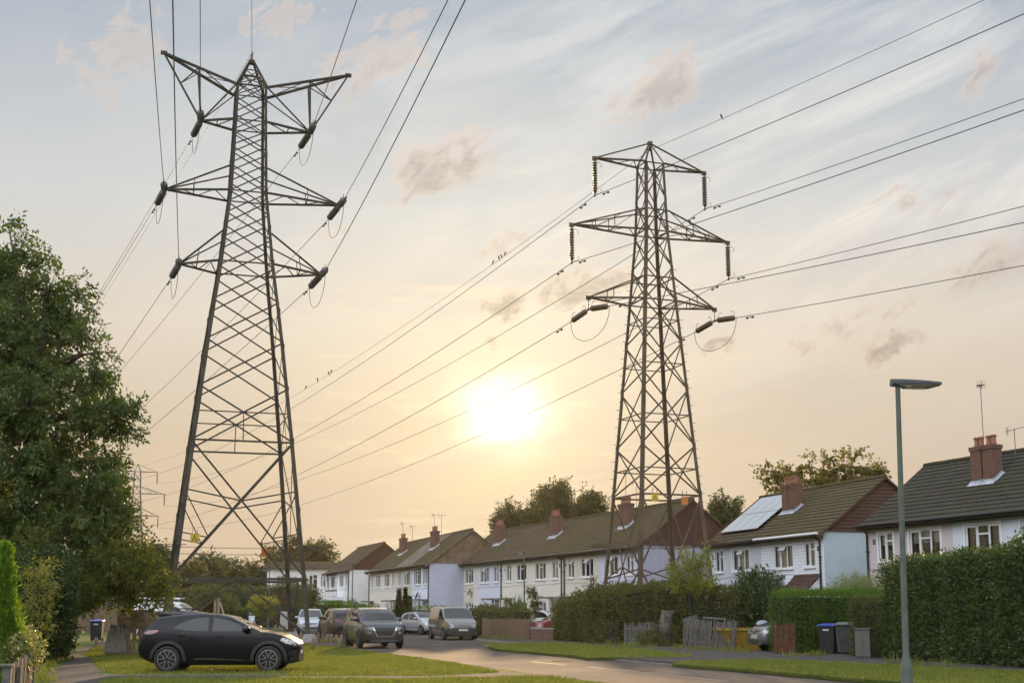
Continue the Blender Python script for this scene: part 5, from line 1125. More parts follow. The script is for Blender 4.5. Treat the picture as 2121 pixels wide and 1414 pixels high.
tree("round_bush", "dark rounded bush before the white low roofed house", (XY(640, 112).x, 112), [pb(632, 1240, 112, 22, 36), pb(645, 1245, 111, 22, 32)], 500, 9, .35, .15, L_FAR, 65, .08, cat="bush", gap=-.5)
hedge("trimmed_hedge", "small trimmed hedge with a sunlit top in front of the far silver car", [(-23.9, 104), (-21.4, 103.6)], 1.72, .8, 1000, .12, L_CON, 66, side=1)
# trees beyond the roofs
BG = "trees standing beyond the houses"
tree("broadleaf_tree", "broad backlit tree, larger of the two behind the long terrace roof", (XY(1180, 122).x, 122), [pb(1175, 1045, 122, 62, 42), pb(1150, 1030, 122, 40, 34), pb(1215, 1050, 122, 42, 36), pb(1235, 1065, 122, 26, 30), pb(1180, 1015, 122, 30, 20), pb(1190, 1085, 122, 70, 40)], 1700, 18, .8, .26, L_FAR2, 71, .3, group=BG, gap=-.22, gf=.45, twigs=120)
tree("broadleaf_tree", "lower rounded tree beside the broad one behind the long terrace roof", (XY(1075, 118).x, 118), [pb(1070, 1075, 118, 44, 34), pb(1045, 1085, 118, 26, 24), pb(1105, 1065, 118, 34, 28), pb(1085, 1105, 118, 60, 35)], 1300, 18, .75, .24, L_FAR2, 72, .28, group=BG, gap=-.3, gf=.5, twigs=60)
tree("small_tree", "small dark round tree in the gap between the red gable and the solar panels", (XY(1500, 98).x, 98), [pb(1500, 1050, 98, 28, 28), pb(1492, 1068, 98, 26, 22), pb(1512, 1066, 98, 22, 22), pb(1500, 1035, 98, 16, 16)], 700, 14, .5, .20, L_FAR, 73, .14, group=BG, gap=-.5, twigs=60)
tree("maple_tree", "sparse airy tree with large leaves behind the solar panel roof", (XY(1710, 84).x, 84), [pb(1595, 985, 84, 24, 20), pb(1640, 980, 84, 26, 20), pb(1672, 970, 84, 28, 26), pb(1705, 960, 84, 30, 26), pb(1735, 970, 84, 28, 28), pb(1770, 955, 84, 34, 24), pb(1800, 975, 84, 30, 22), pb(1832, 985, 84, 16, 16), pb(1700, 1000, 84, 60, 25), pb(1770, 1000, 84, 55, 25), pb(1615, 1005, 84, 28, 14)], 620, 13, .55, .21, L_AUT, 74, .16, group=BG, gap=-.08, gf=1.1, twigs=330, surf=.7, aspect=.8)
tree("broadleaf_tree", "large hazy tree rising above the white low roofed house", (XY(625, 168).x, 168), [pb(615, 1150, 168, 50, 32), pb(650, 1140, 168, 36, 26), pb(580, 1155, 168, 34, 28), pb(672, 1155, 168, 22, 22), pb(625, 1120, 168, 26, 16), pb(620, 1185, 168, 60, 30)], 1500, 14, 1.0, .34, L_FAR2, 75, .35, group=BG, gap=-.3, gf=.35)
for i, (x, y, Y, rx, ry, m_, lb) in enumerate([(425, 1180, 150, 36, 34, L_FAR, "bushy mid green tree behind the tall hedge, beside the pointed conifer"), (480, 1188, 160, 26, 28, L_FAR, "darker rounded tree behind the tall hedge at the dark pylon's centre"), (395, 1195, 140, 22, 26, L_FAR2, "yellowish green tree behind the tall hedge, nearest the white van"),
        (520, 1190, 170, 24, 24, L_FAR2, "olive rounded tree beside the white low roofed house"), (450, 1168, 185, 12, 26, L_DCON, "pointed dark conifer rising above the trees behind the dark pylon"), (320, 1165, 112, 26, 32, L_FAR, "dark tree between the dark pylon and the small distant pylon"), (290, 1180, 130, 40, 30, L_FAR, "dark tree behind the overhanging branches at the small distant pylon's foot"), (355, 1200, 150, 22, 20, L_FAR, "low dark tree just behind the white van"), (548, 1205, 150, 18, 26, L_DCON, "dark bush at the corner of the white low roofed house")]):
    q = XY(x, Y); k = Y/2650
    tree("broadleaf_tree" if i != 4 else "conifer", lb, (q.x, Y), [pb(x, y, Y, rx, ry), pb(x-rx*.5, y+ry*.5, Y, rx*.7, ry*.7), pb(x+rx*.55, y+ry*.45, Y, rx*.65, ry*.7), pb(x+rx*.1, y-ry*.45, Y, rx*.5, ry*.5), pb(x, y+ry*1.1, Y, rx*1.0, ry)], 520, 12, .9, .34, m_, 80+i, .2, group=BG, gap=-.35, gf=.4, twigs=20)
rgw = np.random.default_rng(99); n = 5200; xw = rgw.uniform(-130, 60, n); hw = 5.5+2.5*np.array([mnoise.noise(Vector((x*.06, 0, 7))) for x in xw])+1.2*np.array([mnoise.noise(Vector((x*.22, 3, 7))) for x in xw]); zw = rgw.random(n)**.7*hw
Cw = np.stack([xw, 262+rgw.uniform(-5, 5, n)+xw*.05, zw], 1); Ow = np.tile([0, -1.0, .6], (n, 1)); wood = foliage("woodland", Cw, Ow, 7, 1.6, .75, L_FAR, rgw, None); tag(wood, "far line of woodland closing the view behind the houses", "woodland", kind='stuff')

# ------------------------------------------------------------------ fences, walls, street furniture
M_WOODG = plain("grey_weathered_wood", (.115, .107, .095), .85, .35, 7, bump=.3); M_WOODB = plain("brown_fence_wood", (.14, .095, .055), .85, .3, 6, bump=.3); M_WOODD = plain("dark_old_wood", (.05, .042, .036), .9, .4, 7, bump=.3)
M_WOODT = plain("tan_timber", (.20, .15, .10), .85, .3, 6, bump=.25); M_WOODR = plain("red_stained_wood", (.105, .036, .022), .85, .45, 6, bump=.2)
def wood_fence(name, label, a, b, h, n, mat, seed, gap=.25, lean=0.0, wjit=.0, posts=3, rail=True, pointed=False, z0=0.0, hj=.03, dropout=0.0, cat="fence", postmat=None, posth=None):
    rg = random.Random(seed); a, b = Vector((a[0], a[1], 0)), Vector((b[0], b[1], 0)); d = (b-a); L_ = d.length; dr = d.normalized(); nm = Vector((-dr.y, dr.x, 0)); e = empty(name, (a.x, a.y, z0), math.atan2(dr.y, dr.x), label, cat)
    m = MB(); st = L_/n
    for i in range(n):
        if rg.random() < dropout: continue
        x0 = i*st+st*gap/2; w = st*(1-gap); hh = h+rg.uniform(-hj, hj); lx = lean*hh+rg.uniform(-.02, .02)*hh*(1+wjit*3); y = .012*rg.uniform(-1, 1); t = .018
        vs = [(x0, y-t/2, .03), (x0+w, y-t/2, .03), (x0+w, y+t/2, .03), (x0, y+t/2, .03)]; top = [(v[0]+lx, v[1], hh) for v in vs]
        if pointed:
            c = (x0+w/2+lx, y, hh+w*.7); m.add(vs+top+[c], [(0, 3, 2, 1), (0, 1, 5, 4), (1, 2, 6, 5), (2, 3, 7, 6), (3, 0, 4, 7), (4, 5, 8), (5, 6, 8), (6, 7, 8), (7, 4, 8)])
        else: m.add(vs+top, [(0, 3, 2, 1), (4, 5, 6, 7), (0, 1, 5, 4), (1, 2, 6, 5), (2, 3, 7, 6), (3, 0, 4, 7)])
    m.build("boards", mat, e)
    if rail:
        for z in (h*.25, h*.78): r_ = MB(); r_.box(lean*z, L_+lean*z, .022, .06, z-.035, z+.035); r_.build("rail", mat, e)
    for i in range(posts):
        x = L_*i/max(1, posts-1); p = MB(); hp = posth or h*1.04; p.obox((x+lean*hp/2, .075, hp/2), (.045, 0, 0), (0, .045, 0), (lean*hp/2, 0, hp/2)); p.build("post", postmat or mat, e)
    return e
q = XY(1604, 45.3); wood_fence("picket_fence", "short red stained picket fence at the end of the conifer hedge", (q.x, 45.3), (XY(1641, 45).x, 45.0), 1.05, 9, M_WOODR, 1, .52, posts=2, z0=.08, hj=.03, postmat=M_WOODR)
wood_fence("paling_fence", "leaning grey paling fence between the ragged hedge and the yellow skip", (XY(1412, 53.7).x, 53.7), (XY(1514, 50.6).x, 50.6), 1.08, 27, M_WOODG, 2, .48, lean=.17, wjit=.6, posts=3, z0=.06, pointed=True, hj=.06)
wood_fence("paling_fence", "low grey paling fence half sunk in ivy beside the stump", (XY(1292, 57).x, 57.0), (XY(1372, 55).x, 55.0), .95, 20, M_WOODG, 3, .45, lean=.02, wjit=.5, posts=3, z0=.05, pointed=True, hj=.08, dropout=.1)
wood_fence("paling_fence", "short broken piece of grey paling fence in the ragged hedge", (XY(1257, 58.8).x, 58.8), (XY(1278, 58.2).x, 58.2), .95, 7, M_WOODD, 4, .4, posts=2, z0=.05, hj=.06)
wood_fence("plank_fence", "brown vertical plank fence beside the pavement behind the van", (-1.75, 75.0), (.95, 69.0), 1.08, 30, M_WOODB, 5, .06, posts=5, z0=.05, hj=.025)
wood_fence("panel_fence", "tan panel fence behind the blue lidded bin at the end of the footpath", (XY(60, 90).x, 90), (XY(300, 93).x, 93), 1.78, 5, M_WOODT, 6, .03, posts=6, hj=.0, posth=1.95)
pf = bpy.data.objects["panel_fence"]; b = MB()
for i in range(13): b.box(0, 9.0, -.045, -.022, .1+i*.135, .1+i*.135+.022)
for i in range(24): b.box(.15+i*.38, .20+i*.38, -.062, -.046, .08, 1.74)
b.build("slats", M_WOODT, pf)
# weathered picket fence at the lower left corner
fa, fb_ = XY(22, 18.6), XY(74, 27.5); wf = wood_fence("garden_fence", "weathered dark picket fence with a capped grey post beneath the bright cypress", (fa.x, 18.6), (fb_.x, 27.5), .76, 34, M_WOODD, 8, .35, wjit=.3, posts=0, hj=.04)
p = MB(); p.box(-.09, .02, -.06, .06, 0, .78); p.build("post", M_WOODG, wf); p = MB(); p.box(-.12, .05, -.09, .09, .80, .835); p.box(-.10, .03, -.07, .07, .781, .80); p.build("post_cap", M_WOODG, wf)
L_ = math.hypot(fb_.x-fa.x, 8.9); p = MB(); p.box(L_-.06, L_+.04, -.05, .05, 0, .93); p.build("post", M_WOODG, wf); p = MB(); p.box(2.4, 2.5, -.08, .04, 0, .70); p.build("post", M_WOODG, wf)
# leaning trellis piece and rail behind the palings
e = empty("broken_pallet", (XY(1437, 54.4).x, 54.4, .75), 0, "tilted grey slatted wooden piece poking up behind the leaning palings", "pallet"); b = MB()
for i in range(5): b.obox((-.26+.13*i, 0, .32), (.048, 0, 0), (0, .012, 0), (0, 0, .30))
e.rotation_euler = (0, math.radians(-17), math.radians(-8)); b.build("slats", M_WOODG, e); b = MB(); b.box(-.34, .34, .014, .05, .50, .58); b.build("crossbar", M_WOODG, e)
b = MB(); a_, b_ = XY(1456, 54), XY(1503, 53); b.beam((a_.x, 54, 1.3), (b_.x, 53, 1.24), .04, .07)
for k in (.04, .5, .96): v = Vector((a_.x, 54, 0)).lerp(Vector((b_.x, 53, 0)), k); b.beam((v.x, v.y, 0), (v.x, v.y, 1.28), .05)
tag(b.build("handrail", M_WOODG), "plain grey rail behind the leaning palings beside the tilted slatted piece", "rail")
sp = XY(1378, 55.2); e = empty("tree_stump", (sp.x, 55.2, 0), 0, "dead grey tree stump rising out of the ivy between the palings", "stump"); rg = np.random.default_rng(5)
b = MB(); k = 9
for i in range(k): z = 1.55*i/(k-1); b.v += [(math.cos(t)*(.30-.05*i/k+.05*math.sin(3*t+i)+(.08 if i > 5 else 0)*math.cos(t)), math.sin(t)*(.26+.04*math.cos(2*t+i)), z+.05*math.sin(4*t)*(i == k-1)) for t in np.linspace(0, 6.283, 15)[:-1]]
for i in range(k-1):
    for j in range(14): b.f.append((i*14+j, i*14+(j+1) % 14, (i+1)*14+(j+1) % 14, (i+1)*14+j)); b.m.append(0)
b.f.append(tuple(range((k-1)*14, k*14))); b.m.append(0); b.build("wood", M_WOODG, e, smooth=True)
C, O = crown_points([(0, -.1, .35, 1.2, .7, .55), (-.5, 0, .3, .8, .6, .5), (.1, -.15, .9, .38, .36, .45)], 420, rg, -2); foliage("ivy", C, O, 9, .22, .085, L_MIX, rg, e, .7, .2)
# low brick garden wall with its pier
wa, wb = XY(1091, 68.5), XY(1150, 66.2); e = empty("garden_wall", (wa.x, 68.5, 0), math.atan2(66.2-68.5, wb.x-wa.x), "low red brown brick wall with a pier and pale coping beside the lamp post", "wall"); L_ = math.hypot(wb.x-wa.x, 2.3)
b = MB(); b.box(.5, L_, -.11, .11, 0, .62); b.build("brickwork", M_BRICK2, e); b = MB(); b.box(0, .497, -.18, .18, 0, .90); b.box(.02, .48, -.15, .15, .901, .98); b.build("pier", M_BRICK2, e); b = MB(); b.box(.51, L_+.02, -.14, .14, .622, .70); b.build("coping", M_CONC, e)
# street lamps
M_LAMPG = plain("green_grey_paint", (.10, .115, .097), .75, .18, 4, spec=.15); M_LAMPH = plain("grey_lamp_cover", (.05, .055, .058), .6, .15, 6, spec=.2)
def mat_bowl():
    m = NT("clear_lamp_bowl"); m.set(Base_Color=(.85, .78, .66), Roughness=.12, Transmission_Weight=.75, IOR=1.25); return m.mat
M_BOWL = mat_bowl()
def lamp(x, y, rz, label, h=5.0, old=False):
    e = empty("street_lamp", (x, y, 0), rz, label, "street lamp", "street lamps along the road"); b = MB()
    b.lathe([(.088, -.05), (.088, .74), (.086, .78), (.052, .93), (.047, 1.0), (.047, 1.9), (.0465, 1.95), (.043, 2.3), (.036, h-.05)] if not old else [(.085, -.05), (.085, 1.0), (.05, 1.15), (.038, h-.05)], 18, (0, 0, 0)); b.build("column", M_LAMPG, e, smooth=True)
    b = MB(); n = 12; xs = np.linspace(-.10, .66, 17)
    def top(u, t):
        k = (u+.10)/.76; w = .13*math.sqrt(max(0, 1-((k-.42)/.60)**2)) if k > .42 else .075+.055*(k/.42); hh = .085*(1-.55*max(0, k-.2)**1.6) if k > .08 else .085
        return Vector((u, math.cos(t)*w, h-.035+math.sin(t)*hh))
    b.grid(top, list(xs), list(np.linspace(0, math.pi, n))); b.f.append(tuple(range(n))); b.m.append(0); b.box(-.10, .10, -.06, .06, h-.06, h-.034); hd = b.build("lamp_head", M_LAMPH, e, smooth=True, angle=60)
    b = MB()
    def bot(u, t):
        k = (u+.02)/.66; w = .118*math.sqrt(max(0.0, 1-((k-.45)/.58)**2)) if k > .45 else .08+.038*(k/.45); return Vector((u, math.cos(t)*w, h-.040-math.sin(t)*.062*min(1, (k+.02)*6)*min(1, max(0, (1.03-k))*3)))
    b.grid(bot, list(np.linspace(-.02, .64, 13)), list(np.linspace(0, math.pi, 9))); b.build("lamp_bowl", M_BOWL, hd, smooth=True); b = MB(); b.box(.12, .20, -.03, .03, h-.085, h-.042); b.tube([(.2, 0, h-.066), (.42, 0, h-.066)], .016, 8); b.build("bulb", M_UPVC, hd); b = MB(); b.box(-.03, .03, -.0895, -.086, .25, .55); b.build("access_door", M_LAMPG, e); return e
lx = P(1880, 1470, 18.8).x; big = lamp(lx, 18.8, 0, "tall grey green street lamp in front of the dark hedge, nearest and largest of all"); big.rotation_euler = (0, .016, 0)
for pxx, Y, rz, h, lb in ((1086, 76.5, math.radians(160), 5.05, "street lamp by the plank fence in front of the row of six houses"), (729, 97, math.radians(160), 5.1, "street lamp in front of the row of four houses, above the dark cars"), (556, 110, math.radians(172), 5.0, "street lamp before the white low roofed house, seen through the dark pylon"), (422, 124, math.radians(175), 5.0, "small far street lamp seen through the middle of the dark pylon")):
    lamp(XY(pxx, Y).x, Y, rz, lb, h, True)
# wooden posts along the lawn edge
def bollard(p, h, rz, lb, s=.13):
    e = MB(); k = s/2; e.add([(-k, -k, -.1), (k, -k, -.1), (k, k, -.1), (-k, k, -.1), (-k, -k, h-.02), (k, -k, h-.02), (k, k, h-.02), (-k, k, h-.02), (-k*.75, -k*.75, h), (k*.75, -k*.75, h), (k*.75, k*.75, h), (-k*.75, k*.75, h)], [(0, 1, 5, 4), (1, 2, 6, 5), (2, 3, 7, 6), (3, 0, 4, 7), (4, 5, 9, 8), (5, 6, 10, 9), (6, 7, 11, 10), (7, 4, 8, 11), (8, 9, 10, 11)])
    o = e.build("wooden_post", M_WOODT if h > .36 else M_WOODG); o.location = p; o.rotation_euler = (random.Random(int(p.x*99)).uniform(-.05, .05), random.Random(int(p.y*99)).uniform(-.05, .05), rz); return tag(o, lb, "post", "short wooden posts around the lawn")
PO = [(198, 1340, .42, "short wooden post alone in front of the blue lidded bin"), (650, 1344.5, .46, "short wooden post standing alone on the lawn before the dark pylon's near foot"), (704, 1342.5, .44, "short wooden post nearest the camera beside the dark grey SUV's front wheel"), (729, 1338, .44, "short wooden post touching the dark grey SUV's front corner"), (718, 1335.5, .46, "short wooden post between the corner post and the nearest post by the grey SUV"),
      (707, 1331.5, .42, "short wooden post just behind the nearest one, before the dark SUV's bumper"), (697, 1331, .42, "short wooden post below the rear corner of the parked dark SUV"), (686, 1330.5, .44, "short wooden post right in front of the dark SUV's rear wheel"), (677, 1330, .42, "short wooden post just beyond the dark SUV's rear wheel"), (668, 1329, .42, "short wooden post below the dark SUV's door"), (659, 1328, .42, "short wooden post below the dark SUV's front wheel"),
      (633, 1326, .40, "short wooden post right beside the dark pylon's concrete foot"), (625, 1324, .42, "short wooden post between the pylon's concrete foot and the black car, second one out"), (613, 1321, .42, "short wooden post below the silver people carrier, closest to the black car"), (598, 1312, .5, "far small post by the kerb, nearest the pylon's foot in the row of four"), (589, 1310, .5, "far small post by the kerb, second from the pylon in the row of four"), (580, 1308.5, .5, "far small post by the kerb, third from the pylon in the row of four"), (571, 1307, .5, "far small post by the kerb, farthest from the pylon in the row of four")]
for i, (x, y, h, lb) in enumerate(PO): bollard(G(x, y), h, .4+.3*i, lb)
tufts("tufts of long grass at the posts, fences and walls", [tuple(G(x+random.Random(i).uniform(-4, 4), y)) for i, (x, y, *_) in enumerate(PO)]+[tuple(G(x, y, .08)) for x, y in [(1260, 1336), (1285, 1338), (1300, 1339), (1320, 1340), (1345, 1341), (1400, 1344), (1430, 1345), (1455, 1346), (1480, 1347), (1505, 1348), (1525, 1350), (1545, 1352), (1000, 1321), (1015, 1322), (1035, 1323), (1055, 1324), (1075, 1325), (1640, 1359), (1700, 1357), (1680, 1358), (1850, 1371), (1900, 1377), (1960, 1380)]]+[(x, y, 0) for x, y in [(-10.3, 28.5), (-10.8, 29.6), (-11.3, 31), (-11.9, 32.4), (-12.6, 34.5), (-13.4, 37), (-14.1, 39.5)]], 77, h=.20, n=90, sp=.16)
# wheelie bins, cabinet
M_BIN = plain("black_plastic", (.018, .018, .019), .45, .2, 5); M_BLUE = plain("blue_plastic_lid", (.018, .05, .30), .4, .15, 5); M_BING = plain("grey_plastic", (.085, .088, .092), .5, .2, 5); M_LBL = plain("white_sticker", (.5, .5, .5), .6, .2, 20); M_RUB = plain("rubber", (.012, .012, .012), .85, .2, 8); M_CAB = plain("dull_green_grey_cabinet", (.085, .08, .066), .6, .2, 5); M_CABD = plain("shaded_cabinet_side", (.04, .038, .034), .6, .2, 5)  # cabinet casing: darker copy of the door colour, side shade painted in
def bin_(x, y, rz, label, lid, body=None, s=1.0, sticker=True, z=0.0):
    e = empty("wheelie_bin", (x, y, z), rz, label, "wheelie bin"); e.scale = (s,)*3; b = MB()
    b.add([(-.24, -.27, .06), (.24, -.27, .06), (.24, .25, .06), (-.24, .25, .06), (-.285, -.36, .96), (.285, -.36, .96), (.285, .33, .96), (-.285, .33, .96)], [(0, 3, 2, 1), (4, 5, 6, 7), (0, 1, 5, 4), (1, 2, 6, 5), (2, 3, 7, 6), (3, 0, 4, 7)]); b.box(-.30, .30, -.385, .35, .93, .965)
    for xx in (-.16, 0, .16): b.box(xx-.02, xx+.02, -.335, -.30, .25, .70)
    b.build("body", body or M_BIN, e, bevel=.012); b = MB(); b.add([(-.31, -.41, .968), (.31, -.41, .968), (.31, .40, .985), (-.31, .40, .985), (-.30, -.395, 1.0), (.30, -.395, 1.0), (.29, .30, 1.06), (-.29, .30, 1.06), (.29, .39, 1.03), (-.29, .39, 1.03)], [(0, 3, 2, 1), (4, 5, 6, 7), (7, 6, 8, 9), (0, 1, 5, 4), (1, 2, 8, 6, 5), (3, 0, 4, 7, 9), (2, 3, 9, 8)]); b.box(-.22, .22, -.425, -.41, .97, .99); b.build("lid", lid, e)
    b = MB(); b.tube([(-.27, .40, .90), (.27, .40, .90)], .016, 6); b.build("handle", body or M_BIN, e)
    for sx in (-1, 1): w = MB(); w.lathe([(.03, -.025), (.10, -.025), (.10, .025), (.03, .025)], 14, (sx*.26, .22, .10), (1, 0, 0)); w.build("wheel", M_RUB, e, smooth=True)
    if sticker: b = MB(); b.add([(-.11, -.359, .80), (.10, -.359, .80), (.10, -.366, .86), (-.11, -.366, .86)], [(0, 1, 2, 3)]); b.build("sticker", M_LBL, e)
    return e
q = XY(203, 66.5); bin_(q.x, 66.5, .15, "black wheelie bin with a blue lid on the grass at the end of the footpath", M_BLUE, s=1.07)
q = XY(1714, 45.6); bin_(q.x, 45.6, math.radians(-28), "black wheelie bin with a blue lid before the conifer hedge", M_BLUE, z=.085)
q = XY(1750, 45.2); bin_(q.x, 45.2, math.radians(-24), "scuffed dark wheelie bin with a grey lid between the blue lidded bin and the cabinet", M_BING, plain("scuffed_bin", (.04, .042, .048), .5, .6, 6), s=1.04, sticker=False, z=.085)
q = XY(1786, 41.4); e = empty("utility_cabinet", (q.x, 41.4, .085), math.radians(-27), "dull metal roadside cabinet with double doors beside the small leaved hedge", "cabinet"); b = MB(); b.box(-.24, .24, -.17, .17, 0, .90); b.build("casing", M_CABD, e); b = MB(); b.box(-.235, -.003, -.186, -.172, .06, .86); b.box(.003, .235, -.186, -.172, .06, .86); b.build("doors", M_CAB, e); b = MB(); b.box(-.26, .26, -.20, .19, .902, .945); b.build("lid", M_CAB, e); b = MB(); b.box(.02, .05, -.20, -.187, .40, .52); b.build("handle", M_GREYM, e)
q = XY(592, 112); e = empty("utility_cabinet", (q.x, 112, 0), .2, "small pale cabinet by the road beyond the dark pylon", "cabinet"); b = MB(); b.box(-.45, .45, -.25, .25, 0, 1.5); b.build("casing", plain("pale_cabinet", (.42, .42, .40), .6, .15, 4), e); b = MB(); b.box(-.40, .40, -.268, -.252, .1, 1.4); b.build("door", plain("pale_cabinet_door", (.38, .38, .37), .6, .15, 4), e)
for x, y, lb in ((1.6, 41.0, "round iron cover in the road near the crossing strip"), (3.5, 34.5, "round iron cover in the road beside the painted dashes")):
    b = MB(); b.lathe([(0, .008), (.27, .008), (.28, .012), (.33, .012), (.335, .0)], 24); o = b.build("drain_cover", M_SOIL); o.location = (x, y, .004); tag(o, lb, "drain cover")
# grey shed roof behind the panel fence, gate posts, plank
q0, q1 = XY(120, 97), XY(222, 97); e = empty("garden_shed", (q0.x, 97, 0), 0, "grey garden building above the tan panel fence, under the branches", "shed"); b = MB(); b.box(0, q1.x-q0.x, 0, 4, 0, 2.1); b.build("wall", M_CONC, e); b = MB(); L_ = q1.x-q0.x; b.add([(-.2, -.3, 2.05), (L_+.2, -.3, 2.05), (L_+.2, 2, 2.75), (-.2, 2, 2.75), (L_+.2, 4.3, 2.05), (-.2, 4.3, 2.05)], [(0, 1, 2, 3), (3, 2, 4, 5)]); b.build("roof", M_GREYM, e)
for x, lb in ((445.5, "pale wooden gate post farther from the leaning plank, behind the black car"), (452.5, "pale wooden gate post nearer to the leaning plank, behind the black car")):
    Y = 84; q = XY(x, Y); b = MB(); b.box(-.08, .08, -.08, .08, 0, ZAT(1237.5, Y)); o = b.build("gate_post", M_WOODT); o.location = q; tag(o, lb, "post", "pale gate posts")
b = MB(); a_ = P(456, 1247, 83); c_ = P(467, 1270, 83); b.beam(a_, (c_.x+.35, 83, .0), .22, .05); tag(b.build("leaning_plank", M_CONC), "pale plank leaning beside the gate posts behind the black car", "plank")
# bulk bags and pallets behind the black car
M_SACK = plain("grey_woven_sack", (.20, .19, .165), .85, .25, 8, bump=.5); M_BURL = plain("brown_stained_sack", (.24, .18, .115), .9, .45, 5, bump=.5)
def sack(name, label, c, rx, ry, h, mat, seed, flat=False):
    e = empty(name, c, .3, label, "sack"); b = MB(); rg = np.random.default_rng(seed)
    def f(u, t):
        k = u; r = (min(1, (k*5+.45))**.5)*(1.12-.42*k*k-.12*k) if not flat else (1-max(0, k-.6)**2*1.2)*(min(1, k*6+.5)); sag = 1+.10*math.sin(2*t+1)+.06*math.sin(5*t+k*4)+.07*mnoise.noise(Vector((math.cos(t)*1.6, math.sin(t)*1.6, k*3+seed)))
        cx = abs(math.cos(t))**.75*math.copysign(1, math.cos(t)); sy = abs(math.sin(t))**.75*math.copysign(1, math.sin(t)); return Vector((cx*rx*r*sag, sy*ry*r*sag, k*h+.05*math.sin(3*t)*k*(k > .7)))
    us = list(np.linspace(0, 1, 15)); ts = list(np.linspace(0, 2*math.pi, 37)); b.grid(f, us, ts); o = b.build("bag", mat, e, smooth=True, angle=80); b = MB()
    def g_(u, t): p = f(1-.12*u, t); return Vector((p.x*(1-.75*u), p.y*(1-.75*u), h-.10*u+.04*math.sin(4*t)*(1-u)+.02))
    b.grid(g_, [0, .4, 1], ts); b.build("top_folds", mat, o, smooth=True); b = MB()
    for s_ in (-1, 1): b.tube([(s_*rx*.62, -ry*.72, h*.92), (s_*rx*.55, -ry*.9, h*1.08), (s_*rx*.2, -ry*.95, h*1.02), (s_*rx*.3, -ry*1.02, h*.75)], .013, 6)
    b.build("straps", M_RUB, o); return e
q = XY(246, 46.3); sack("rubble_sack", "full grey woven rubble sack slumped on the grass beside the pallets", (q.x, 46.3, 0), .40, .40, 1.02, M_SACK, 3)
def pallet(x, y, z, rz, label, tilt=0.0):
    e = empty("pallet", (x, y, z), rz, label, "pallet", "pallets stacked behind the black car"); b = MB()
    for i in range(6): b.box(-.58+i*.215, -.58+i*.215+.13, -.5, .5, .118, .14)
    b.build("deck_boards", M_WOODT, e); b = MB()
    for yy in (-.5, -.05, .4):
        for xx in (-.58, -.07, .44): b.box(xx, xx+.14, yy, yy+.10, .022, .098)
        b.box(-.58, .58, yy, yy+.10, .0985, .1175)
    b.build("blocks", M_WOODT, e); b = MB()
    for yy in (-.5, -.05, .4): b.box(-.58, .58, yy, yy+.10, 0, .0215)
    b.build("base_boards", M_WOODT, e); e.rotation_euler = (tilt, 0, rz); return e
q = XY(292, 46.4)
pp = pallet(q.x+.15, 46.35, .62, .12, "tan pallet standing on edge, facing the grass beside the grey sack", math.radians(90)); pp.location.z = .52
pallet(q.x+.55, 47.1, 0, .1, "tan pallet lying flat behind the upright pallet, lowest of the pile"); 
for i in range(1, 6): pallet(q.x+.55+.02*i, 47.1, .145*i, .1+.02*i, ["", "pallet second from the ground in the pile under the brown sack", "pallet third from the ground in the pile under the brown sack", "pallet fourth from the ground in the pile under the brown sack", "pallet fifth from the ground in the pile under the brown sack", "topmost pallet, directly under the brown sack"][i])
q = XY(286, 47.0); sack("bulk_bag", "brown stained bulk bag lying on top of the pallet pile, under the branches", (q.x, 47.0, .95), .68, .45, .62, M_BURL, 8, True)
# yellow skip with rubbish
M_SKIP = plain("yellow_skip_paint", (.24, .145, .014), .6, .45, 4, bump=.15); M_FOIL = plain("silvery_plastic", (.20, .22, .26), .4, .25, 9, metal=.3)
q = XY(1543, 51.6); e = empty("skip", (q.x, 51.6, 0), math.radians(8), "yellow mini skip half hidden by the leaning palings and the dark car", "skip"); b = MB(); b.add([(-.85, -.7, .05), (.85, -.7, .05), (.85, .7, .05), (-.85, .7, .05), (-1.15, -.8, .86), (1.15, -.8, .86), (1.15, .8, .86), (-1.15, .8, .86)], [(0, 3, 2, 1), (0, 1, 5, 4), (1, 2, 6, 5), (2, 3, 7, 6), (3, 0, 4, 7)])
for xx in (-.7, 0, .7): b.obox((xx, -.765, .45), (.05, 0, 0), (0, .02, .0), (0, -.045, .38))
b.build("body", M_SKIP, e); b = MB(); b.box(-1.19, 1.19, -.85, -.78, .80, .90); b.box(-1.19, 1.19, .78, .85, .80, .90); b.box(-1.19, -1.12, -.779, .779, .80, .90); b.box(1.12, 1.19, -.779, .779, .80, .90); b.build("rim", M_SKIP, e)
rb = MB(); rg = np.random.default_rng(4); rb.grid(lambda u, v: Vector((u, v, .80+.16*mnoise.noise(Vector((u*2.3, v*2.3, 1)))+.10*mnoise.noise(Vector((u*6, v*6, 1))))), list(np.linspace(-1.1, 1.1, 22)), list(np.linspace(-.77, .77, 16))); o = rb.build("rubbish", plain("mixed_rubble", (.10, .085, .07), .9, .7, 9, bump=.6)); tag(o, "dark rubble filling the yellow skip", "rubbish", kind='stuff'); o.location = e.location; o.rotation_euler = e.rotation_euler
sk = MB(); sk.grid(lambda u, t: Vector((math.cos(t)*.26*math.sin(u)*(1+.25*math.sin(3*t+u*2)), math.sin(t)*.2*math.sin(u)*(1+.3*math.cos(4*t)), .17-.17*math.cos(u)*(1+.1*math.sin(5*t)))), list(np.linspace(.05, 3.09, 10)), list(np.linspace(0, 6.283, 18))); o = sk.build("plastic_bag", M_FOIL, smooth=True, angle=50); q = XY(1580, 51.3); o.location = (q.x, 51.3, .86); tag(o, "crumpled silvery plastic bag lying on the skip's rubble", "bag")
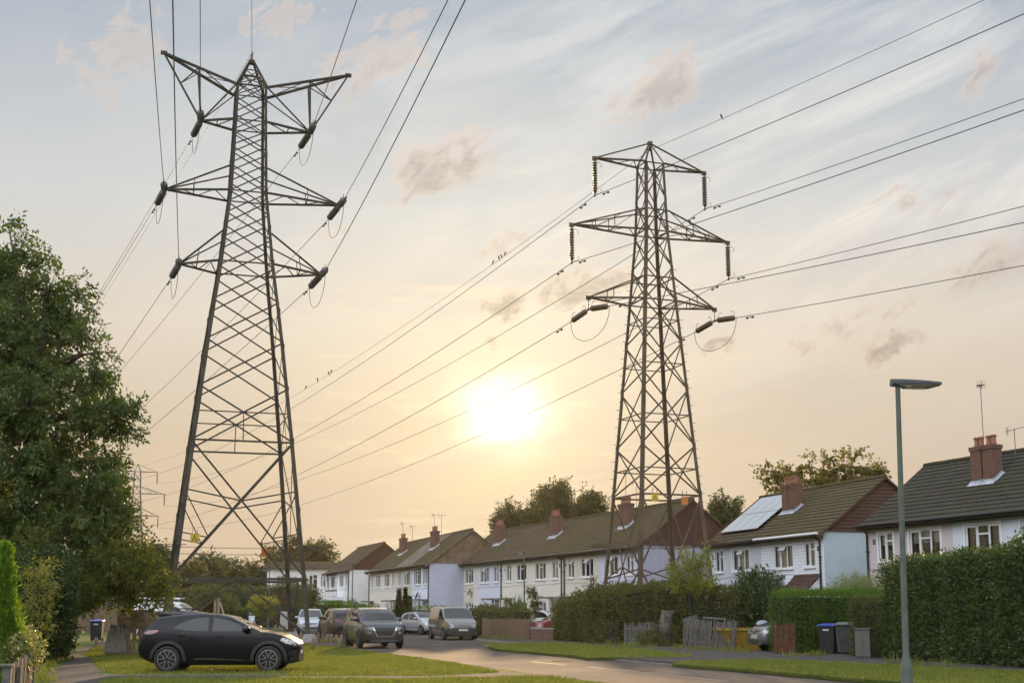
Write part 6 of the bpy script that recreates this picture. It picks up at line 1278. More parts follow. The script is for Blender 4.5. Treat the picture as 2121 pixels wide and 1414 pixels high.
# ------------------------------------------------------------------ vehicles
def paint(name, col, metal=.35, rough=.32, coat=1.0):
    m = NT(name); c = m.co('Object'); d = m.noise(c, 1.6, 5, .7); k = m.mix(m.ramp(d, [(.55, 0.0), (.85, .12)]), col, tuple(v*1.5+.012 for v in col))
    m.set(Base_Color=k, Metallic=metal, Roughness=m.ramp(d, [(.4, rough), (.8, rough+.12)]), Coat_Weight=coat, Coat_Roughness=.04, Specular_IOR_Level=.12); return m.mat
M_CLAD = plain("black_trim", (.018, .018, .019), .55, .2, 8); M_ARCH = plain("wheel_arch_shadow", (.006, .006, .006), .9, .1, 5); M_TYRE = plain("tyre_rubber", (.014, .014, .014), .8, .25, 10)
M_ALLOY = plain("alloy", (.24, .24, .245), .4, .1, 8, metal=.8); M_RIMD = plain("dark_rim", (.03, .03, .032), .4, .1, 8, metal=.6); M_CHROME = plain("chrome", (.62, .62, .62), .15, .05, 4, metal=1.0)
M_REDL = plain("red_lens", (.22, .012, .012), .18, .1, 9, coat=1); M_PLATE = plain("white_plate", (.55, .55, .53), .5, .08, 8); M_PLATEY = plain("yellow_plate", (.52, .40, .06), .5, .08, 8)
def mat_carglass():
    m = NT("tinted_car_glass"); m.set(Base_Color=(.016, .018, .020), Roughness=.03, Specular_IOR_Level=.45); return m.mat
M_CGL = mat_carglass()
def mat_lens():
    m = NT("headlamp_lens"); c = m.noise(m.co('Object'), 28, 2); m.set(Base_Color=m.ramp(c, [(.35, (.10, .10, .105)), (.65, (.55, .55, .57))]), Roughness=.10, Metallic=.5, Coat_Weight=1.0, Coat_Roughness=.03); return m.mat
M_LENS = mat_lens()

class Body:
    """car body as stations along x (front is +x); gives points on its surface so windows and lamps follow it"""
    def __init__(s, L, w, top, belt, bot, plan, tum=.30, wr=None):
        s.L, s.w, s.top, s.belt, s.bot, s.plan, s.tum = L, w, top, belt, bot, plan, tum
    def f(s, t, x): return float(np.interp(x, [p[0] for p in t], [p[1] for p in t]))
    def ring(s, x):
        zt, zb, z0, w = s.f(s.top, x), s.f(s.belt, x), s.f(s.bot, x), s.w*s.f(s.plan, x)
        zb = min(zb, zt-.012); h = zt-zb; wb = w*.965; y1 = max(.25*w, wb-s.tum*h*.85); k = min(1, h/.35); sh = .45*(zb-z0)
        return [(0, z0), (w*.86, z0), (w*.965, z0+.07), (w*.99, z0+.07+sh*.35), (w, z0+.07+sh), (w*.99, zb-.10*min(1, (zb-z0)/.6)), (wb, zb), (y1, zb+.82*h), (y1*.93, zb+.93*h), (y1*.72, zb+.985*h), (0, zt)]
    def mesh(s, n=64):
        xs = sorted(set(list(np.linspace(-s.L/2, s.L/2, n))+[p[0] for p in s.top if abs(p[0]) < s.L/2]+[p[0] for p in s.plan]+[s.L/2-.02, s.L/2-.05, -s.L/2+.02, -s.L/2+.05]))
        rows = []
        for x in xs:
            r = s.ring(x); rows.append([(x, y, z) for y, z in r]+[(x, -y, z) for y, z in r[-2:0:-1]])
        return xs, rows
    def hw(s, x, z):
        r = s.ring(x)
        if z < r[0][1] or z > r[-1][1]: return 0.0
        return float(np.interp(z, [p[1] for p in r[1:]], [p[0] for p in r[1:]]))
    def zt(s, x, y):
        r = s.ring(x)[6:]; return float(np.interp(abs(y), [p[0] for p in r[::-1]], [p[1] for p in r[::-1]]))
    def xf(s, y, z, sg=1):
        y = abs(y); prev = None
        for x in np.linspace(s.L/2, 0, 160):
            if s.hw(x*sg, z) >= y: return x*sg
        return 0.0
def patch_side(B, sd, pts, off=.006, nu=14, nv=7):
    """pts: (x, zlow, zhigh) along the side; sd=+1 left, -1 right"""
    m = MB(); xs = np.linspace(pts[0][0], pts[-1][0], nu)
    def g(x, v): lo = np.interp(x, [p[0] for p in pts], [p[1] for p in pts]); hi = np.interp(x, [p[0] for p in pts], [p[2] for p in pts]); z = lo+(hi-lo)*v; return Vector((x, sd*(B.hw(x, z)+off), z))
    m.grid(g, list(xs), list(np.linspace(0, 1, nv))); return m
def patch_top(B, x0, x1, k=.93, off=.007, nu=12, nv=15, ymax=None):
    m = MB()
    def g(x, v):
        r = B.ring(x); ye = r[7][0]*k if ymax is None else ymax; y = v*ye; e = .01; z = B.zt(x, y); zx = (B.zt(x+e, y)-B.zt(x-e, y))/(2*e); n = Vector((-zx, 0, 1)).normalized(); return Vector((x, y, z))+n*off
    m.grid(g, list(np.linspace(x0, x1, nu)), list(np.linspace(-1, 1, nv))); return m
def patch_end(B, sg, poly, off=.006, n=10, mirror=None):
    """poly: list of (z, y0, y1) rows on the front (sg=1) or back (sg=-1)"""
    m = MB(); zs_ = np.linspace(poly[0][0], poly[-1][0], n)
    def g(z, v): a = np.interp(z, [p[0] for p in poly], [p[1] for p in poly]); b = np.interp(z, [p[0] for p in poly], [p[2] for p in poly]); y = a+(b-a)*v; return Vector((B.xf(y, z, sg)+sg*off, y, z))
    m.grid(g, list(zs_), list(np.linspace(0, 1, n))); return m
def car(label, loc, rz, spec, group="cars parked along the road"):
    """spec keys: L w top belt bot plan wheels(xf,xr,r,track) paint glass side windows, lamps ..."""
    S = spec; B = Body(S['L'], S['w'], S['top'], S['belt'], S['bot'], S['plan'], S.get('tum', .30)); e = empty(S.get('name', 'parked_car'), loc, rz, label, S.get('cat', 'car'), group)
    xs, rows = B.mesh(S.get('n', 60)); m = MB(); k = len(rows[0])
    for r in rows: m.v += r
    for i in range(len(rows)-1):
        for j in range(k): m.f.append((i*k+j, i*k+(j+1) % k, (i+1)*k+(j+1) % k, (i+1)*k+j)); m.m.append(0)
    m.f.append(tuple(range(k))[::-1]); m.f.append(tuple(range((len(rows)-1)*k, len(rows)*k))); m.m += [0, 0]
    o = m.build("body", [S['paint'], M_CLAD, M_ARCH], e, recalc=True); xw = (S['xf'], S['xr']); r = S['r']
    # cut the wheel arches
    c = MB()
    for x in xw:
        for sd in (-1, 1): c.lathe([(0, 0), (r+.06, 0), (r+.06, .34), (0, .34)], 28, (x, sd*(S['w']+.1), r), (0, -sd, 0))
    co = c.build("arch_cut", M_ARCH, recalc=True); co.parent = e; md = o.modifiers.new("b", 'BOOLEAN'); md.object = co; md.operation = 'DIFFERENCE'; md.solver = 'EXACT'
    bpy.context.view_layer.update(); dg = bpy.context.evaluated_depsgraph_get(); nm = bpy.data.meshes.new_from_object(o.evaluated_get(dg)); o.modifiers.clear(); old = o.data; o.data = nm; bpy.data.objects.remove(co); bpy.data.meshes.remove(old)
    me = o.data
    me.materials.clear(); [me.materials.append(q) for q in (S['paint'], M_CLAD, M_ARCH)]
    zc = S.get('clad', 0)
    for p in me.polygons:
        c_ = p.center; p.material_index = 0; p.use_smooth = True
        for x in xw:
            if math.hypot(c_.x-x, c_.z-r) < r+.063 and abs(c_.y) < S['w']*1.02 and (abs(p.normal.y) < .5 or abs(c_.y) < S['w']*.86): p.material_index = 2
        if p.material_index == 0 and c_.z < B.f(S['bot'], c_.x)+zc: p.material_index = 1
        if S.get('bumper') and p.material_index == 0 and ((c_.x > S['L']/2-.42 and c_.z < S['bumper'][0]) or (c_.x < -S['L']/2+.30 and c_.z < S['bumper'][1])): p.material_index = 1
        if S.get('black_roof') and c_.z > S['black_roof'] : p.material_index = 1
    me.set_sharp_from_angle(angle=math.radians(38))
    # arch lips
    for x in xw:
        for sd in (-1, 1):
            a = MB(); n = 20; wd = S.get('lip', .03); ths = np.linspace(-.12, math.pi+.12, n)
            a.grid(lambda t, v: (lambda rr, xx, zz: Vector((xx, sd*(B.hw(xx, max(zz, B.f(S['bot'], xx)+.02))+.012*(1 if v < 2 else .2)), zz)))(r+.055+(wd if v >= 1 else 0), x+math.cos(t)*(r+.055+(wd if v >= 1 else 0)), r+math.sin(t)*(r+.055+(wd if v >= 1 else 0))), list(ths), [0, 1, 2])
            a.build("wheel_arch", M_CLAD if wd > .05 else S['paint'], e, smooth=True)
    # wheels
    for x in xw:
        for sd in (-1, 1):
            y = sd*(S['w']-.055); wt = empty("wheel", (x, y, r)); wt.parent = e; wt.rotation_euler = (0, 0, S.get('steer', 0) if x == S['xf'] else 0); t = MB(); t.lathe([(r*.70, -.10), (r*.90, -.11), (r*.985, -.085), (r, -.05), (r, .05), (r*.985, .085), (r*.90, .11), (r*.70, .10)], 32, (0, 0, 0), (0, sd, 0)); t.build("tyre", M_TYRE, wt, smooth=True)
            q = MB(); ro = r*.72; q.lathe([(0, .03), (ro*.9, .015), (ro*.98, .05), (ro, .095), (ro*.93, .10), (ro*.90, .05)], 28, (0, 0, 0), (0, sd, 0)); q.lathe([(r*.20, .03), (r*.18, .085), (0, .09)], 16, (0, 0, 0), (0, sd, 0)); q.build("rim", M_RIMD if S.get('spk', 5) else M_ALLOY, wt, smooth=True)
            s_ = MB(); ns = S.get('spk', 5)
            for i in range(ns):
                for dl in ((-.16, .16) if S.get('twin') else (0,)):
                    a = 2*math.pi*i/ns+.3; u = Vector((math.cos(a), 0, math.sin(a))); v = Vector((math.cos(a+dl*2.2), 0, math.sin(a+dl*2.2))) if dl else u; p0 = u*(r*.16); p1 = v*(ro*.95); d = (p1-p0); sdv = d.normalized().cross(Vector((0, 1, 0))); wd = r*(.028 if S.get('twin') else .07)
                    s_.obox((p0+p1)/2+Vector((0, sd*.088, 0)), d/2, sdv*wd, Vector((0, .006, 0)))
            if ns: s_.lathe([(ro*.93, .094), (ro*1.0, .101), (ro*.93, .103)], 28, (0, 0, 0), (0, sd, 0)); s_.build("spokes", M_ALLOY, wt)
    W_ = lambda mb, nm, mat, par=e, sm=True: mb.build(nm, mat, par, smooth=sm, angle=60)
    if S.get('ws'): W_(patch_top(B, S['ws'][0], S['ws'][1], .95), "windscreen", M_CGL)
    if S.get('rw'): W_(patch_top(B, S['rw'][0], S['rw'][1], S.get('rwk', .90)), "rear_window", M_CGL)
    for sd in (-1, 1):
        for pts in S.get('sw', ()):
            W_(patch_side(B, sd, pts), "side_window", M_CGL)
        if S.get('shadeline'):
            for pts in S['shadeline']: W_(patch_side(B, sd, pts, .010), "sill_strip", M_CHROME)
        for pts, nmx, mt in S.get('sidep', ()): W_(patch_side(B, sd, pts, .009), nmx, mt)
        if S.get('seams'):
            q = MB()
            for x, za, zb in S['seams']: h = patch_side(B, sd, [(x-.006, za, zb), (x+.006, za, zb)], .003, 2, 8); q.add(h.v, h.f)
            q.build("door_seam", M_ARCH, e)
        for x, z in S.get('handles', ()):
            q = MB(); y = sd*(B.hw(x, z)+.02); q.box(x-.10, x+.10, min(y, y-sd*.03), max(y, y-sd*.03), z-.018, z+.018); q.build("door_handle", S.get('handlemat', S['paint']), e)
        if S.get('mirror'):
            x, z = S['mirror']; y = sd*(B.hw(x, z)+.10); q = MB(); q.lathe([(0, -.08), (.075, -.07), (.10, -.01), (.085, .07), (.03, .115), (0, .12)], 12, (x, y, z+.05), (.9, sd*.18, .05)); q.v = [(v[0], y+(v[1]-y)*1.35, z+.05+(v[2]-z-.05)*.82) for v in q.v]; q.obox((x, sd*(B.hw(x, z)+.02), z), (.03, 0, 0), (0, .05, 0), (0, 0, .02)); q.build("door_mirror", S.get('mirmat', S['paint']), e, smooth=True)
        for poly in S.get('head', ()): W_(patch_end(B, 1, [(z, a*sd, b*sd) for z, a, b in poly]), "headlight", M_LENS)
        for poly in S.get('tail', ()): W_(patch_end(B, -1, [(z, a*sd, b*sd) for z, a, b in poly]), "tail_light", M_REDL)
        for poly in S.get('fog', ()): W_(patch_end(B, 1, [(z, a*sd, b*sd) for z, a, b in poly], .008), "front_vent", S.get('fogmat', M_CLAD))
    for poly, nmx, mt in S.get('front', ()): W_(patch_end(B, 1, poly, .012 if mt is M_CHROME or mt is M_PLATE else .007), nmx, mt)
    for poly, nmx, mt in S.get('back', ()): W_(patch_end(B, -1, poly, .010), nmx, mt)
    if S.get('rails'):
        for sd in (-1, 1):
            q = MB(); xa, xb = S['rails']; y = sd*B.ring((xa+xb)/2)[8][0]*.98; q.tube([(xa, y, B.zt(xa, y)), (xa+.1, y, B.zt(xa, y)+.045), (xb-.1, y, B.zt(xb, y)+.045), (xb, y, B.zt(xb, y))], .016, 6); q.build("roof_rail", M_CLAD, e, smooth=True)
    if S.get('antenna'):
        x = S['antenna']; q = MB(); q.tube([(x, 0, B.zt(x, 0)-.01), (x-.10, 0, B.zt(x, 0)+.07)], [.02, .006], 6); q.build("antenna", M_CLAD, e)
    if S.get('extra'): S['extra'](e, B)
    return e
PL = lambda e0=.62, m0=.88, n0=.72: None
def plan(L, rear=(.70, .90, .985), front=(.62, .86, .97)):
    h = L/2; return [(-h, rear[0]), (-h+.06, rear[1]), (-h+.35, rear[2]), (-h*.35, 1), (h*.35, 1), (h-.55, front[2]), (h-.16, front[1]), (h-.04, front[0]+.10), (h, front[0])]
# black crossover seen side on
P_BLACK = paint("deep_blue_black_paint", (.003, .0035, .007), .0, .35, .32); L = 4.2; o_ = lambda x: x-2.1
S1 = dict(L=L, w=.90, paint=P_BLACK, top=[(o_(0), .60), (o_(.03), .86), (o_(.10), .97), (o_(.19), 1.11), (o_(.38), 1.27), (o_(.44), 1.40), (o_(.50), 1.425), (o_(.88), 1.475), (o_(1.26), 1.515), (o_(1.68), 1.53), (o_(2.1), 1.50), (o_(2.42), 1.43), (o_(2.73), 1.285), (o_(3.05), 1.125), (o_(3.24), 1.04), (o_(3.57), 1.01), (o_(3.80), .95), (o_(4.0), .86), (o_(4.14), .78), (o_(4.2), .70)],
    belt=[(o_(0), .58), (o_(.1), .90), (o_(.2), 1.06), (o_(.45), 1.11), (o_(.9), 1.10), (o_(1.3), 1.05), (o_(1.9), 1.035), (o_(2.7), 1.03), (o_(3.24), 1.0), (o_(3.6), .95), (o_(3.9), .84), (o_(4.2), .66)], bot=[(o_(0), .46), (o_(.12), .36), (o_(.4), .24), (o_(.9), .18), (o_(3.2), .18), (o_(3.9), .20), (o_(4.2), .25)], plan=plan(L, (.72, .88, .97), (.62, .84, .96)), tum=.33, xr=o_(.83), xf=o_(3.46), r=.338, clad=.115, lip=.085, spk=5, twin=True, n=84,
    ws=(o_(2.36), o_(3.18)), rw=(o_(.16), o_(.40)), sw=[[(o_(.95), 1.13, 1.15), (o_(1.12), 1.10, 1.25), (o_(1.35), 1.075, 1.35), (o_(1.6), 1.06, 1.405), (o_(1.86), 1.055, 1.415)], [(o_(1.97), 1.055, 1.415), (o_(2.2), 1.055, 1.385), (o_(2.45), 1.055, 1.32), (o_(2.65), 1.055, 1.225), (o_(2.80), 1.055, 1.15), (o_(2.88), 1.06, 1.075)]], shadeline=[[(o_(1.52), .33, .355), (o_(1.97), .335, .36), (o_(2.85), .305, .315)]],
    seams=[(o_(.94), .45, 1.1), (o_(1.97), .30, 1.04), (o_(3.05), .42, 1.0)], handles=[(o_(1.18), .935), (o_(2.18), .905)], mirror=(o_(2.86), 1.06), head=[[(.66, .60, .70), (.74, .52, .80), (.82, .54, .83), (.88, .62, .80)]], fog=[[(.36, .58, .74), (.46, .60, .78), (.56, .62, .76)]], tail=[[(.94, .45, .80), (1.0, .40, .84), (1.06, .46, .80)]], front=[([(.30, -.5, .5), (.48, -.55, .55)], "grille", M_CLAD), ([(.46, -.26, .26), (.56, -.26, .26)], "number_plate", M_PLATE)], back=[([(.62, -.26, .26), (.72, -.26, .26)], "number_plate", M_PLATEY)], antenna=o_(.75))
def ex1(e, B):
    q = MB(); q.grid(lambda u, v: Vector((o_(.40+.34*u), v*(.52+.08*u), 1.415+.06*u-.02*abs(v)+(.0 if u > .1 else -.012))), [0, .1, .5, 1], list(np.linspace(-1, 1, 9))); q.build("spoiler", P_BLACK, e, smooth=True)
    for sd in (-1, 1):
        m = patch_side(B, sd, [(o_(.18), 1.00, 1.01), (o_(.28), .97, 1.075), (o_(.45), .985, 1.09), (o_(.57), 1.06, 1.088)], .012, 10, 5); m.build("tail_lamp_wrap", plain("smoky_red_lens", (.16, .05, .06), .12, .2, 10, coat=1), e, smooth=True)
        m = patch_side(B, sd, [(o_(3.76), .83, .835), (o_(3.88), .74, .865), (o_(4.0), .73, .83), (o_(4.10), .735, .78)], .012, 10, 5); m.build("headlamp_wrap", M_LENS, e, smooth=True)
S1['extra'] = ex1
pA, pB_ = G(350, 1391), G(555, 1389); car("black crossover car parked side on on the lawn in front of the dark pylon", ((pA.x+pB_.x)/2-.03, 34.55, 0), math.radians(2), S1)
# dark grey SUV facing the camera
P_GREY = paint("dark_grey_paint", (.055, .062, .072), .85, .3, .8); L = 4.65
S2 = dict(L=L, w=.92, paint=P_GREY, top=[(-2.325, .75), (-2.28, 1.05), (-2.0, 1.45), (-1.75, 1.62), (-1.2, 1.70), (-.3, 1.72), (.35, 1.66), (.75, 1.48), (1.25, 1.16), (1.45, 1.12), (1.9, 1.08), (2.15, 1.02), (2.27, .92), (2.325, .78)], belt=[(-2.325, .72), (-2.2, 1.0), (-1.6, 1.12), (0, 1.07), (1.25, 1.06), (1.9, 1.0), (2.2, .90), (2.325, .72)], bot=[(-2.325, .42), (-2, .30), (-1, .22), (1.2, .22), (2.0, .24), (2.325, .30)], plan=plan(L, (.74, .90, .98), (.74, .90, .985)), tum=.26, xr=-1.38, xf=1.33, r=.36, clad=.15, lip=.075, spk=5, ws=(.42, 1.22), rw=(-2.2, -1.85), sw=[[(-1.95, 1.16, 1.30), (-1.7, 1.14, 1.52), (-1.3, 1.13, 1.57)], [(-1.22, 1.13, 1.57), (-.35, 1.11, 1.58)], [(-.25, 1.11, 1.58), (.25, 1.10, 1.54), (.7, 1.10, 1.34), (.95, 1.10, 1.16)]], seams=[(-1.25, .4, 1.1), (-.3, .4, 1.08), (.85, .45, 1.05)], handles=[(-.95, .98), (.0, .95)], mirror=(.80, 1.16), rails=(-1.6, .2), antenna=-1.5,
    head=[[(.80, .56, .84), (.86, .50, .86), (.90, .52, .84)], [(.62, .58, .84), (.70, .60, .85)]], fog=[[(.42, .62, .80), (.54, .64, .82)]], tail=[[(.95, .5, .88), (1.05, .45, .88)]], front=[([(.52, -.30, .30), (.62, -.38, .38), (.88, -.50, .50)], "grille", M_CLAD), ([(.36, -.62, .62), (.47, -.66, .66)], "lower_intake", M_CLAD), ([(.505, -.33, .33), (.535, -.34, .34)], "chrome_bar", M_CHROME), ([(.30, -.70, .70), (.345, -.72, .72)], "bumper_strip", M_GREYM)])
def ex2(e, B):
    for sd in (-1, 1): patch_end(B, 1, [(.505, sd*.29, sd*.36), (.62, sd*.36, sd*.42), (.90, sd*.48, sd*.54)], .014).build("chrome_bar", M_CHROME, e, smooth=True)
S2['n'] = 70; S2['extra'] = ex2
hd = lambda deg: math.radians(-90+deg)     # heading: 0 = straight at the camera, positive towards image right
car("dark grey SUV facing us with a chrome edged grille at the end of the lawn", (-6.1, 56.2, 0), hd(19), S2)
# dark SUV seen from behind
P_BROWN = paint("black_brown_paint", (.022, .020, .020), .7, .3, .8)
S3 = dict(S2); S3.update(paint=P_BROWN, front=(), fog=(), extra=None, rw=(-2.12, -1.78), rwk=.86, back=[([(.80, -.36, .36), (.98, -.40, .40)], "number_plate_recess", M_GREYM), ([(.84, -.26, .26), (.94, -.26, .26)], "number_plate", M_PLATEY), ([(.42, -.7, .7), (.60, -.74, .74)], "bumper_trim", M_CLAD)], tail=[[(1.0, .30, .86), (1.06, .36, .88), (1.16, .62, .84)]])
car("very dark SUV seen from behind, parked beyond the grey one", (-9.0, 67.6, 0), math.radians(90+19), S3)
# silver people carrier facing us
P_SILV = paint("silver_blue_paint", (.36, .40, .46), .6, .3); L = 4.5
S4 = dict(L=L, w=.89, paint=P_SILV, top=[(-2.25, .8), (-2.18, 1.2), (-1.95, 1.58), (-1.5, 1.68), (-.3, 1.70), (.3, 1.62), (.8, 1.36), (1.3, 1.10), (1.6, 1.03), (1.95, .95), (2.15, .86), (2.25, .72)], belt=[(-2.25, .75), (-2, 1.05), (0, 1.02), (1.3, 1.0), (1.9, .88), (2.25, .68)], bot=[(-2.25, .4), (-1.8, .24), (1.8, .22), (2.25, .26)], plan=plan(L, (.72, .9, .98), (.70, .88, .98)), tum=.24, xr=-1.3, xf=1.4, r=.33, clad=.06, spk=5, ws=(.32, 1.24), rw=(-2.15, -1.95), sw=[[(-1.9, 1.09, 1.3), (-1.6, 1.08, 1.5), (-.8, 1.07, 1.55)], [(-.7, 1.07, 1.55), (.1, 1.06, 1.53), (.55, 1.06, 1.36), (1.0, 1.06, 1.14)]], mirror=(.9, 1.08), head=[[(.66, .52, .80), (.74, .48, .85), (.84, .54, .86)]], front=[([(.66, -.42, .42), (.76, -.48, .48)], "grille", M_GREYM), ([(.34, -.5, .5), (.46, -.55, .55)], "lower_intake", M_CLAD), ([(.50, -.26, .26), (.60, -.26, .26)], "number_plate", M_PLATE)], fog=[[(.36, .6, .76), (.44, .6, .76)]], rails=(-1.5, .1))
car("silver blue people carrier facing us behind the dark pylon's leg", (-14.05, 89.2, 0), hd(9), S4)
# small silver hatchback half hidden by the van
P_SIL2 = paint("silver_grey_paint", (.34, .36, .39), .6, .32); L = 3.66
S5 = dict(L=L, w=.83, paint=P_SIL2, top=[(-1.83, .72), (-1.78, .98), (-1.55, 1.34), (-1.3, 1.45), (-.6, 1.51), (0, 1.50), (.45, 1.36), (.95, 1.08), (1.1, 1.02), (1.5, .93), (1.72, .80), (1.83, .64)], belt=[(-1.83, .68), (-1.6, .98), (-.5, .93), (.95, .93), (1.4, .84), (1.83, .60)], bot=[(-1.83, .36), (-1.5, .22), (1.5, .2), (1.83, .25)], plan=plan(L, (.70, .90, .98), (.66, .88, .98)), tum=.27, xr=-1.15, xf=1.2, r=.30, clad=.04, spk=7, ws=(.05, .88), rw=(-1.76, -1.52), sw=[[(-1.45, 1.02, 1.06), (-1.2, 1.0, 1.30), (-.95, .99, 1.36), (-.55, .98, 1.385)], [(-.45, .98, 1.385), (-.1, .975, 1.385), (.3, .97, 1.27), (.62, .97, 1.06)]], seams=[(-1.2, .4, .95), (-.5, .3, .95), (.65, .4, .92)], handles=[(-.85, .84), (.1, .82)], mirror=(.55, 1.02), head=[[(.56, .50, .74), (.66, .46, .80), (.78, .55, .80)]], front=[([(.32, -.45, .45), (.42, -.5, .5)], "lower_intake", M_CLAD), ([(.52, -.28, .28), (.58, -.3, .3)], "grille", M_CLAD), ([(.43, -.25, .25), (.52, -.25, .25)], "number_plate", M_PLATE)], tail=[[(.8, .5, .78), (1.1, .5, .72)]], sidep=[([(-1.0, .47, .50), (.95, .45, .48)], "side_moulding", M_CLAD)])
q = G(857, 1315); car("small silver hatchback half hidden behind the dark van", (q.x+.35, 85.6, 0), hd(34), S5)
# dark van
P_VAN = paint("bronze_grey_paint", (.15, .145, .137), .9, .3, .9); L = 4.38
S6 = dict(L=L, w=.90, name="parked_van", cat="van", paint=P_VAN, top=[(-2.19, .85), (-2.16, 1.55), (-2.10, 1.72), (-1.8, 1.80), (-.6, 1.83), (.2, 1.80), (.55, 1.70), (1.0, 1.38), (1.38, 1.12), (1.6, 1.05), (1.95, .96), (2.12, .84), (2.19, .66)], belt=[(-2.19, .8), (-2.1, 1.12), (0, 1.08), (1.38, 1.02), (1.9, .86), (2.19, .60)], bot=[(-2.19, .34), (-1.8, .22), (1.8, .2), (2.19, .24)], plan=plan(L, (.86, .95, .99), (.74, .90, .985)), tum=.17, xr=-1.35, xf=1.38, r=.325, clad=.05, bumper=(.62, .5), spk=7, ws=(.50, 1.30), sw=[[(.12, 1.14, 1.66), (.45, 1.13, 1.62), (.75, 1.12, 1.42), (1.1, 1.11, 1.2)]], seams=[(.05, .4, 1.75), (-1.2, .35, 1.7), (1.05, .5, 1.06)], handles=[(.2, .98)], mirror=(.95, 1.14), mirmat=M_CLAD, head=[[(.68, .54, .80), (.78, .50, .87), (.92, .60, .88)]], front=[([(.70, -.46, .46), (.80, -.50, .50)], "grille", M_CLAD), ([(.665, -.46, .46), (.685, -.46, .46)], "chrome_bar", M_CHROME), ([(.30, -.58, .58), (.50, -.62, .62)], "lower_intake", M_CLAD), ([(.50, -.26, .26), (.60, -.26, .26)], "number_plate", M_PLATE)], fog=[[(.34, .70, .80), (.42, .70, .80)]], fogmat=M_LENS, antenna=.45, sidep=[([(-.9, .50, .54), (.95, .46, .50)], "side_moulding", M_ALLOY)])
q = G(930, 1325); car("dark bronze small van with a pale roof parked facing us at the far kerb", (-3.3, 71.2, 0), hd(18), S6)
# cars in the drives behind
P_DK = paint("black_paint", (.012, .012, .014), .3, .25); P_WH = paint("white_paint", (.66, .67, .70), .1, .3); P_RED = paint("dark_red_paint", (.16, .014, .014), .3, .28)
S7 = dict(S5); S7.update(paint=P_DK, rails=(-1.1, .1)); q = XY(790, 99); car("black hatchback in the drive behind the dark grey SUV's roof", (q.x, 99, .12), math.radians(-22), S7)
S8 = dict(S5); S8.update(paint=P_SILV); q = XY(782, 95); car("silver hatchback in the drive just in front of the black one", (q.x, 95, .02), math.radians(-24), S8)
S9 = dict(S5); S9.update(paint=P_RED, L=3.66); q = XY(1131, 71.5); car("dark red hatchback behind the low brick wall, its windscreen catching the sky", (q.x+.9, 71.5, .03), math.radians(180+18), S9)
S10 = dict(S5); S10.update(paint=P_WH); q = XY(1082, 80); car("white hatchback mostly hidden by the garden hedge behind the lamp post", (q.x, 80.5, .15), math.radians(180+16), S10)
# people carrier nosing out beside the conifer hedge
P_ZAF = paint("dark_green_grey_paint", (.16, .165, .17), .6, .24)
S11 = dict(S4); S11.update(paint=P_ZAF, front=[([(.70, -.46, .46), (.80, -.50, .50)], "grille", M_CLAD), ([(.795, -.40, .40), (.825, -.40, .40)], "chrome_bar", M_CHROME), ([(.28, -.34, .34), (.46, -.42, .42)], "lower_intake", M_CLAD), ([(.50, -.27, .27), (.62, -.27, .27)], "number_plate", M_PLATE)], head=[[(.66, .52, .80), (.76, .48, .86), (.88, .56, .87)]], n=80)
def ex11(e, B):
    for sd in (-1, 1):
        m = patch_side(B, sd, [(1.62, .86, .88), (1.8, .76, .90), (1.98, .70, .86), (2.12, .68, .78)], .012, 9, 5); m.build("headlamp_wrap", M_LENS, e, smooth=True)
        patch_end(B, 1, [(.70, sd*.0, sd*.05), (.80, sd*.03, sd*.10)], .016).build("badge_bar", M_CHROME, e); patch_end(B, 1, [(.27, sd*.36, sd*.385), (.46, sd*.43, sd*.455), (.66, sd*.50, sd*.525)], .013).build("chrome_edge", M_CHROME, e)
    m = MB(); m.lathe([(.0, .0), (.07, .0), (.085, .012), (.06, .022), (.0, .022)], 18, (B.xf(0, .76)+.018, 0, .76), (1, 0, 0)); m.build("badge", M_CHROME, e, smooth=True)
    k = MB()
    for i in range(7):
        y = -.22+.063*i+(.03 if i > 3 else 0); x = B.xf(0, .56)+.014
        for z_ in (.535, .56, .585): k.add([(x, y, z_-.012), (x, y+.036*(.5 if (i*7+int(z_*1000)) % 3 == 0 else 1), z_-.012), (x, y+.036, z_+.010), (x, y, z_+.010)], [(0, 1, 2, 3)])
    k.build("plate_characters", M_BLK, e)
S11['extra'] = ex11; car("grey people carrier nosing out from behind the conifer hedge beside the yellow skip", (11.38, 49.2, .05), math.radians(180+13), S11)
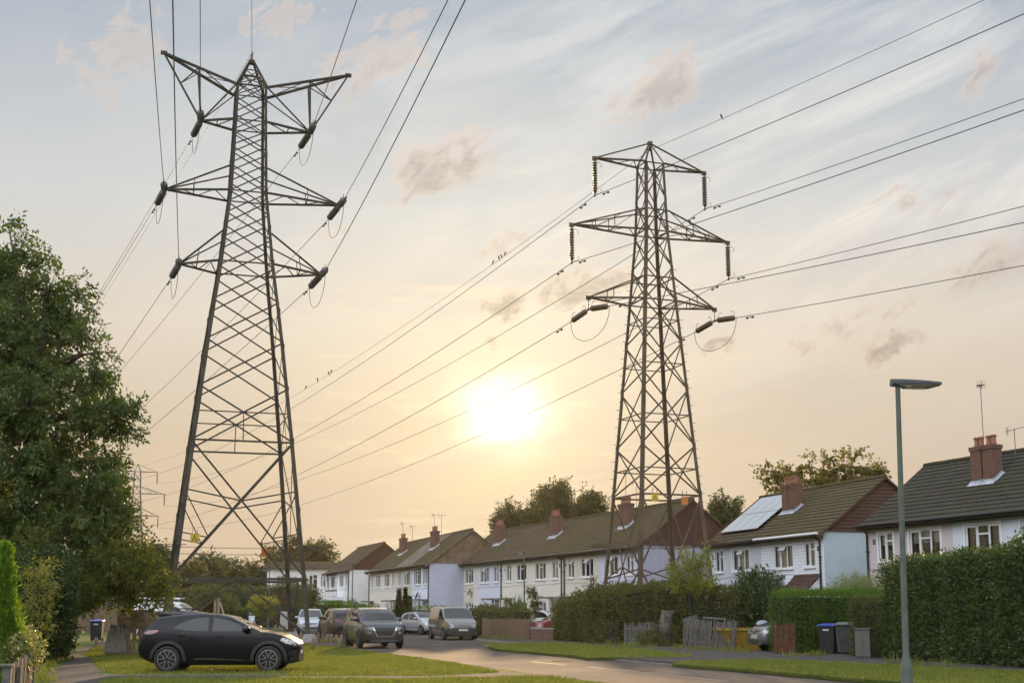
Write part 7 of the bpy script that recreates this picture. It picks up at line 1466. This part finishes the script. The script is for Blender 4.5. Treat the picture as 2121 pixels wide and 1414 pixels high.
# white van with a roof rack, long dark car and far car on the left
S12 = dict(S6); S12.update(paint=paint("white_van_paint", (.64, .66, .70), .05, .35), bumper=(.62, .5), top=[(-2.19, .85), (-2.16, 1.7), (-2.10, 1.95), (-1.8, 2.02), (-.6, 2.05), (.1, 2.02), (.5, 1.9), (.95, 1.55), (1.38, 1.2), (1.6, 1.1), (1.95, 1.0), (2.12, .86), (2.19, .66)], belt=[(-2.19, .8), (-2.1, 1.3), (0, 1.26), (1.38, 1.1), (1.9, .9), (2.19, .6)], sw=[[(-.2, 1.32, 1.8), (.3, 1.32, 1.78), (.75, 1.3, 1.5), (1.0, 1.28, 1.34)]], seams=(), handles=())
def rack(e, B):
    for x in (-1.7, -.8, .0): b = MB(); b.box(x-.03, x+.03, -.78, .78, 2.12, 2.16); b.box(x-.02, x+.02, -.70, -.66, 2.0, 2.12); b.box(x-.02, x+.02, .66, .70, 2.0, 2.12); b.build("rack_bar", M_ALLOY, e)
    b = MB(); b.box(-1.9, .25, -.79, -.76, 2.161, 2.25); b.box(-1.9, .25, .76, .79, 2.161, 2.25); b.build("rack_side", M_UPVC, e)
S12['extra'] = rack; q = XY(362, 71); car("white van with a roof rack behind the dark pylon", (q.x, 71, .05), math.radians(-6), S12)
P_NAVY = paint("navy_paint", (.012, .014, .030), .3, .3); S13 = dict(S4); S13.update(paint=P_NAVY, top=[(-2.25, .8), (-2.2, 1.3), (-2.1, 1.50), (-1.7, 1.56), (0, 1.57), (.5, 1.50), (.9, 1.32), (1.3, 1.08), (1.6, 1.03), (1.95, .95), (2.15, .86), (2.25, .72)])
q = XY(402, 60); car("long navy car almost hidden directly behind the black crossover", (q.x, 60, 0), math.radians(3), S13)
S14 = dict(S5); S14.update(paint=P_SILV)
def badge(e, B): m = MB(); m.lathe([(.05, 0), (.13, .0), (.13, .02), (.05, .02)], 18, (B.xf(.3, .60)+.02, .35, .60), (1, 0, 0)); m.build("round_badge", M_UPVC, e, smooth=True)  # plain white badge disc on the car's front, gives no light
S14['extra'] = badge; q = XY(503, 110); car("far silver car with a round white badge facing us behind the trimmed hedge", (q.x, 110, 0), hd(24), S14)
# ------------------------------------------------------------------ evening air
def haze():
    b = MB(); b.box(-300, 300, -40, 300, -1.0, 60); o = b.build("haze", [], None); m = bpy.data.materials.new("evening_haze"); m.use_nodes = True; nt = m.node_tree; nt.nodes.clear(); out = nt.nodes.new("ShaderNodeOutputMaterial"); v = nt.nodes.new("ShaderNodeVolumePrincipled")
    v.inputs['Color'].default_value = (1.0, .90, .74, 1); v.inputs['Density'].default_value = .00005; v.inputs['Anisotropy'].default_value = .72; nt.links.new(v.outputs[0], out.inputs['Volume']); o.data.materials.append(m); tag(o, kind='stuff')
haze()
SC.cycles.volume_step_rate = 10; SC.cycles.volume_max_steps = 32
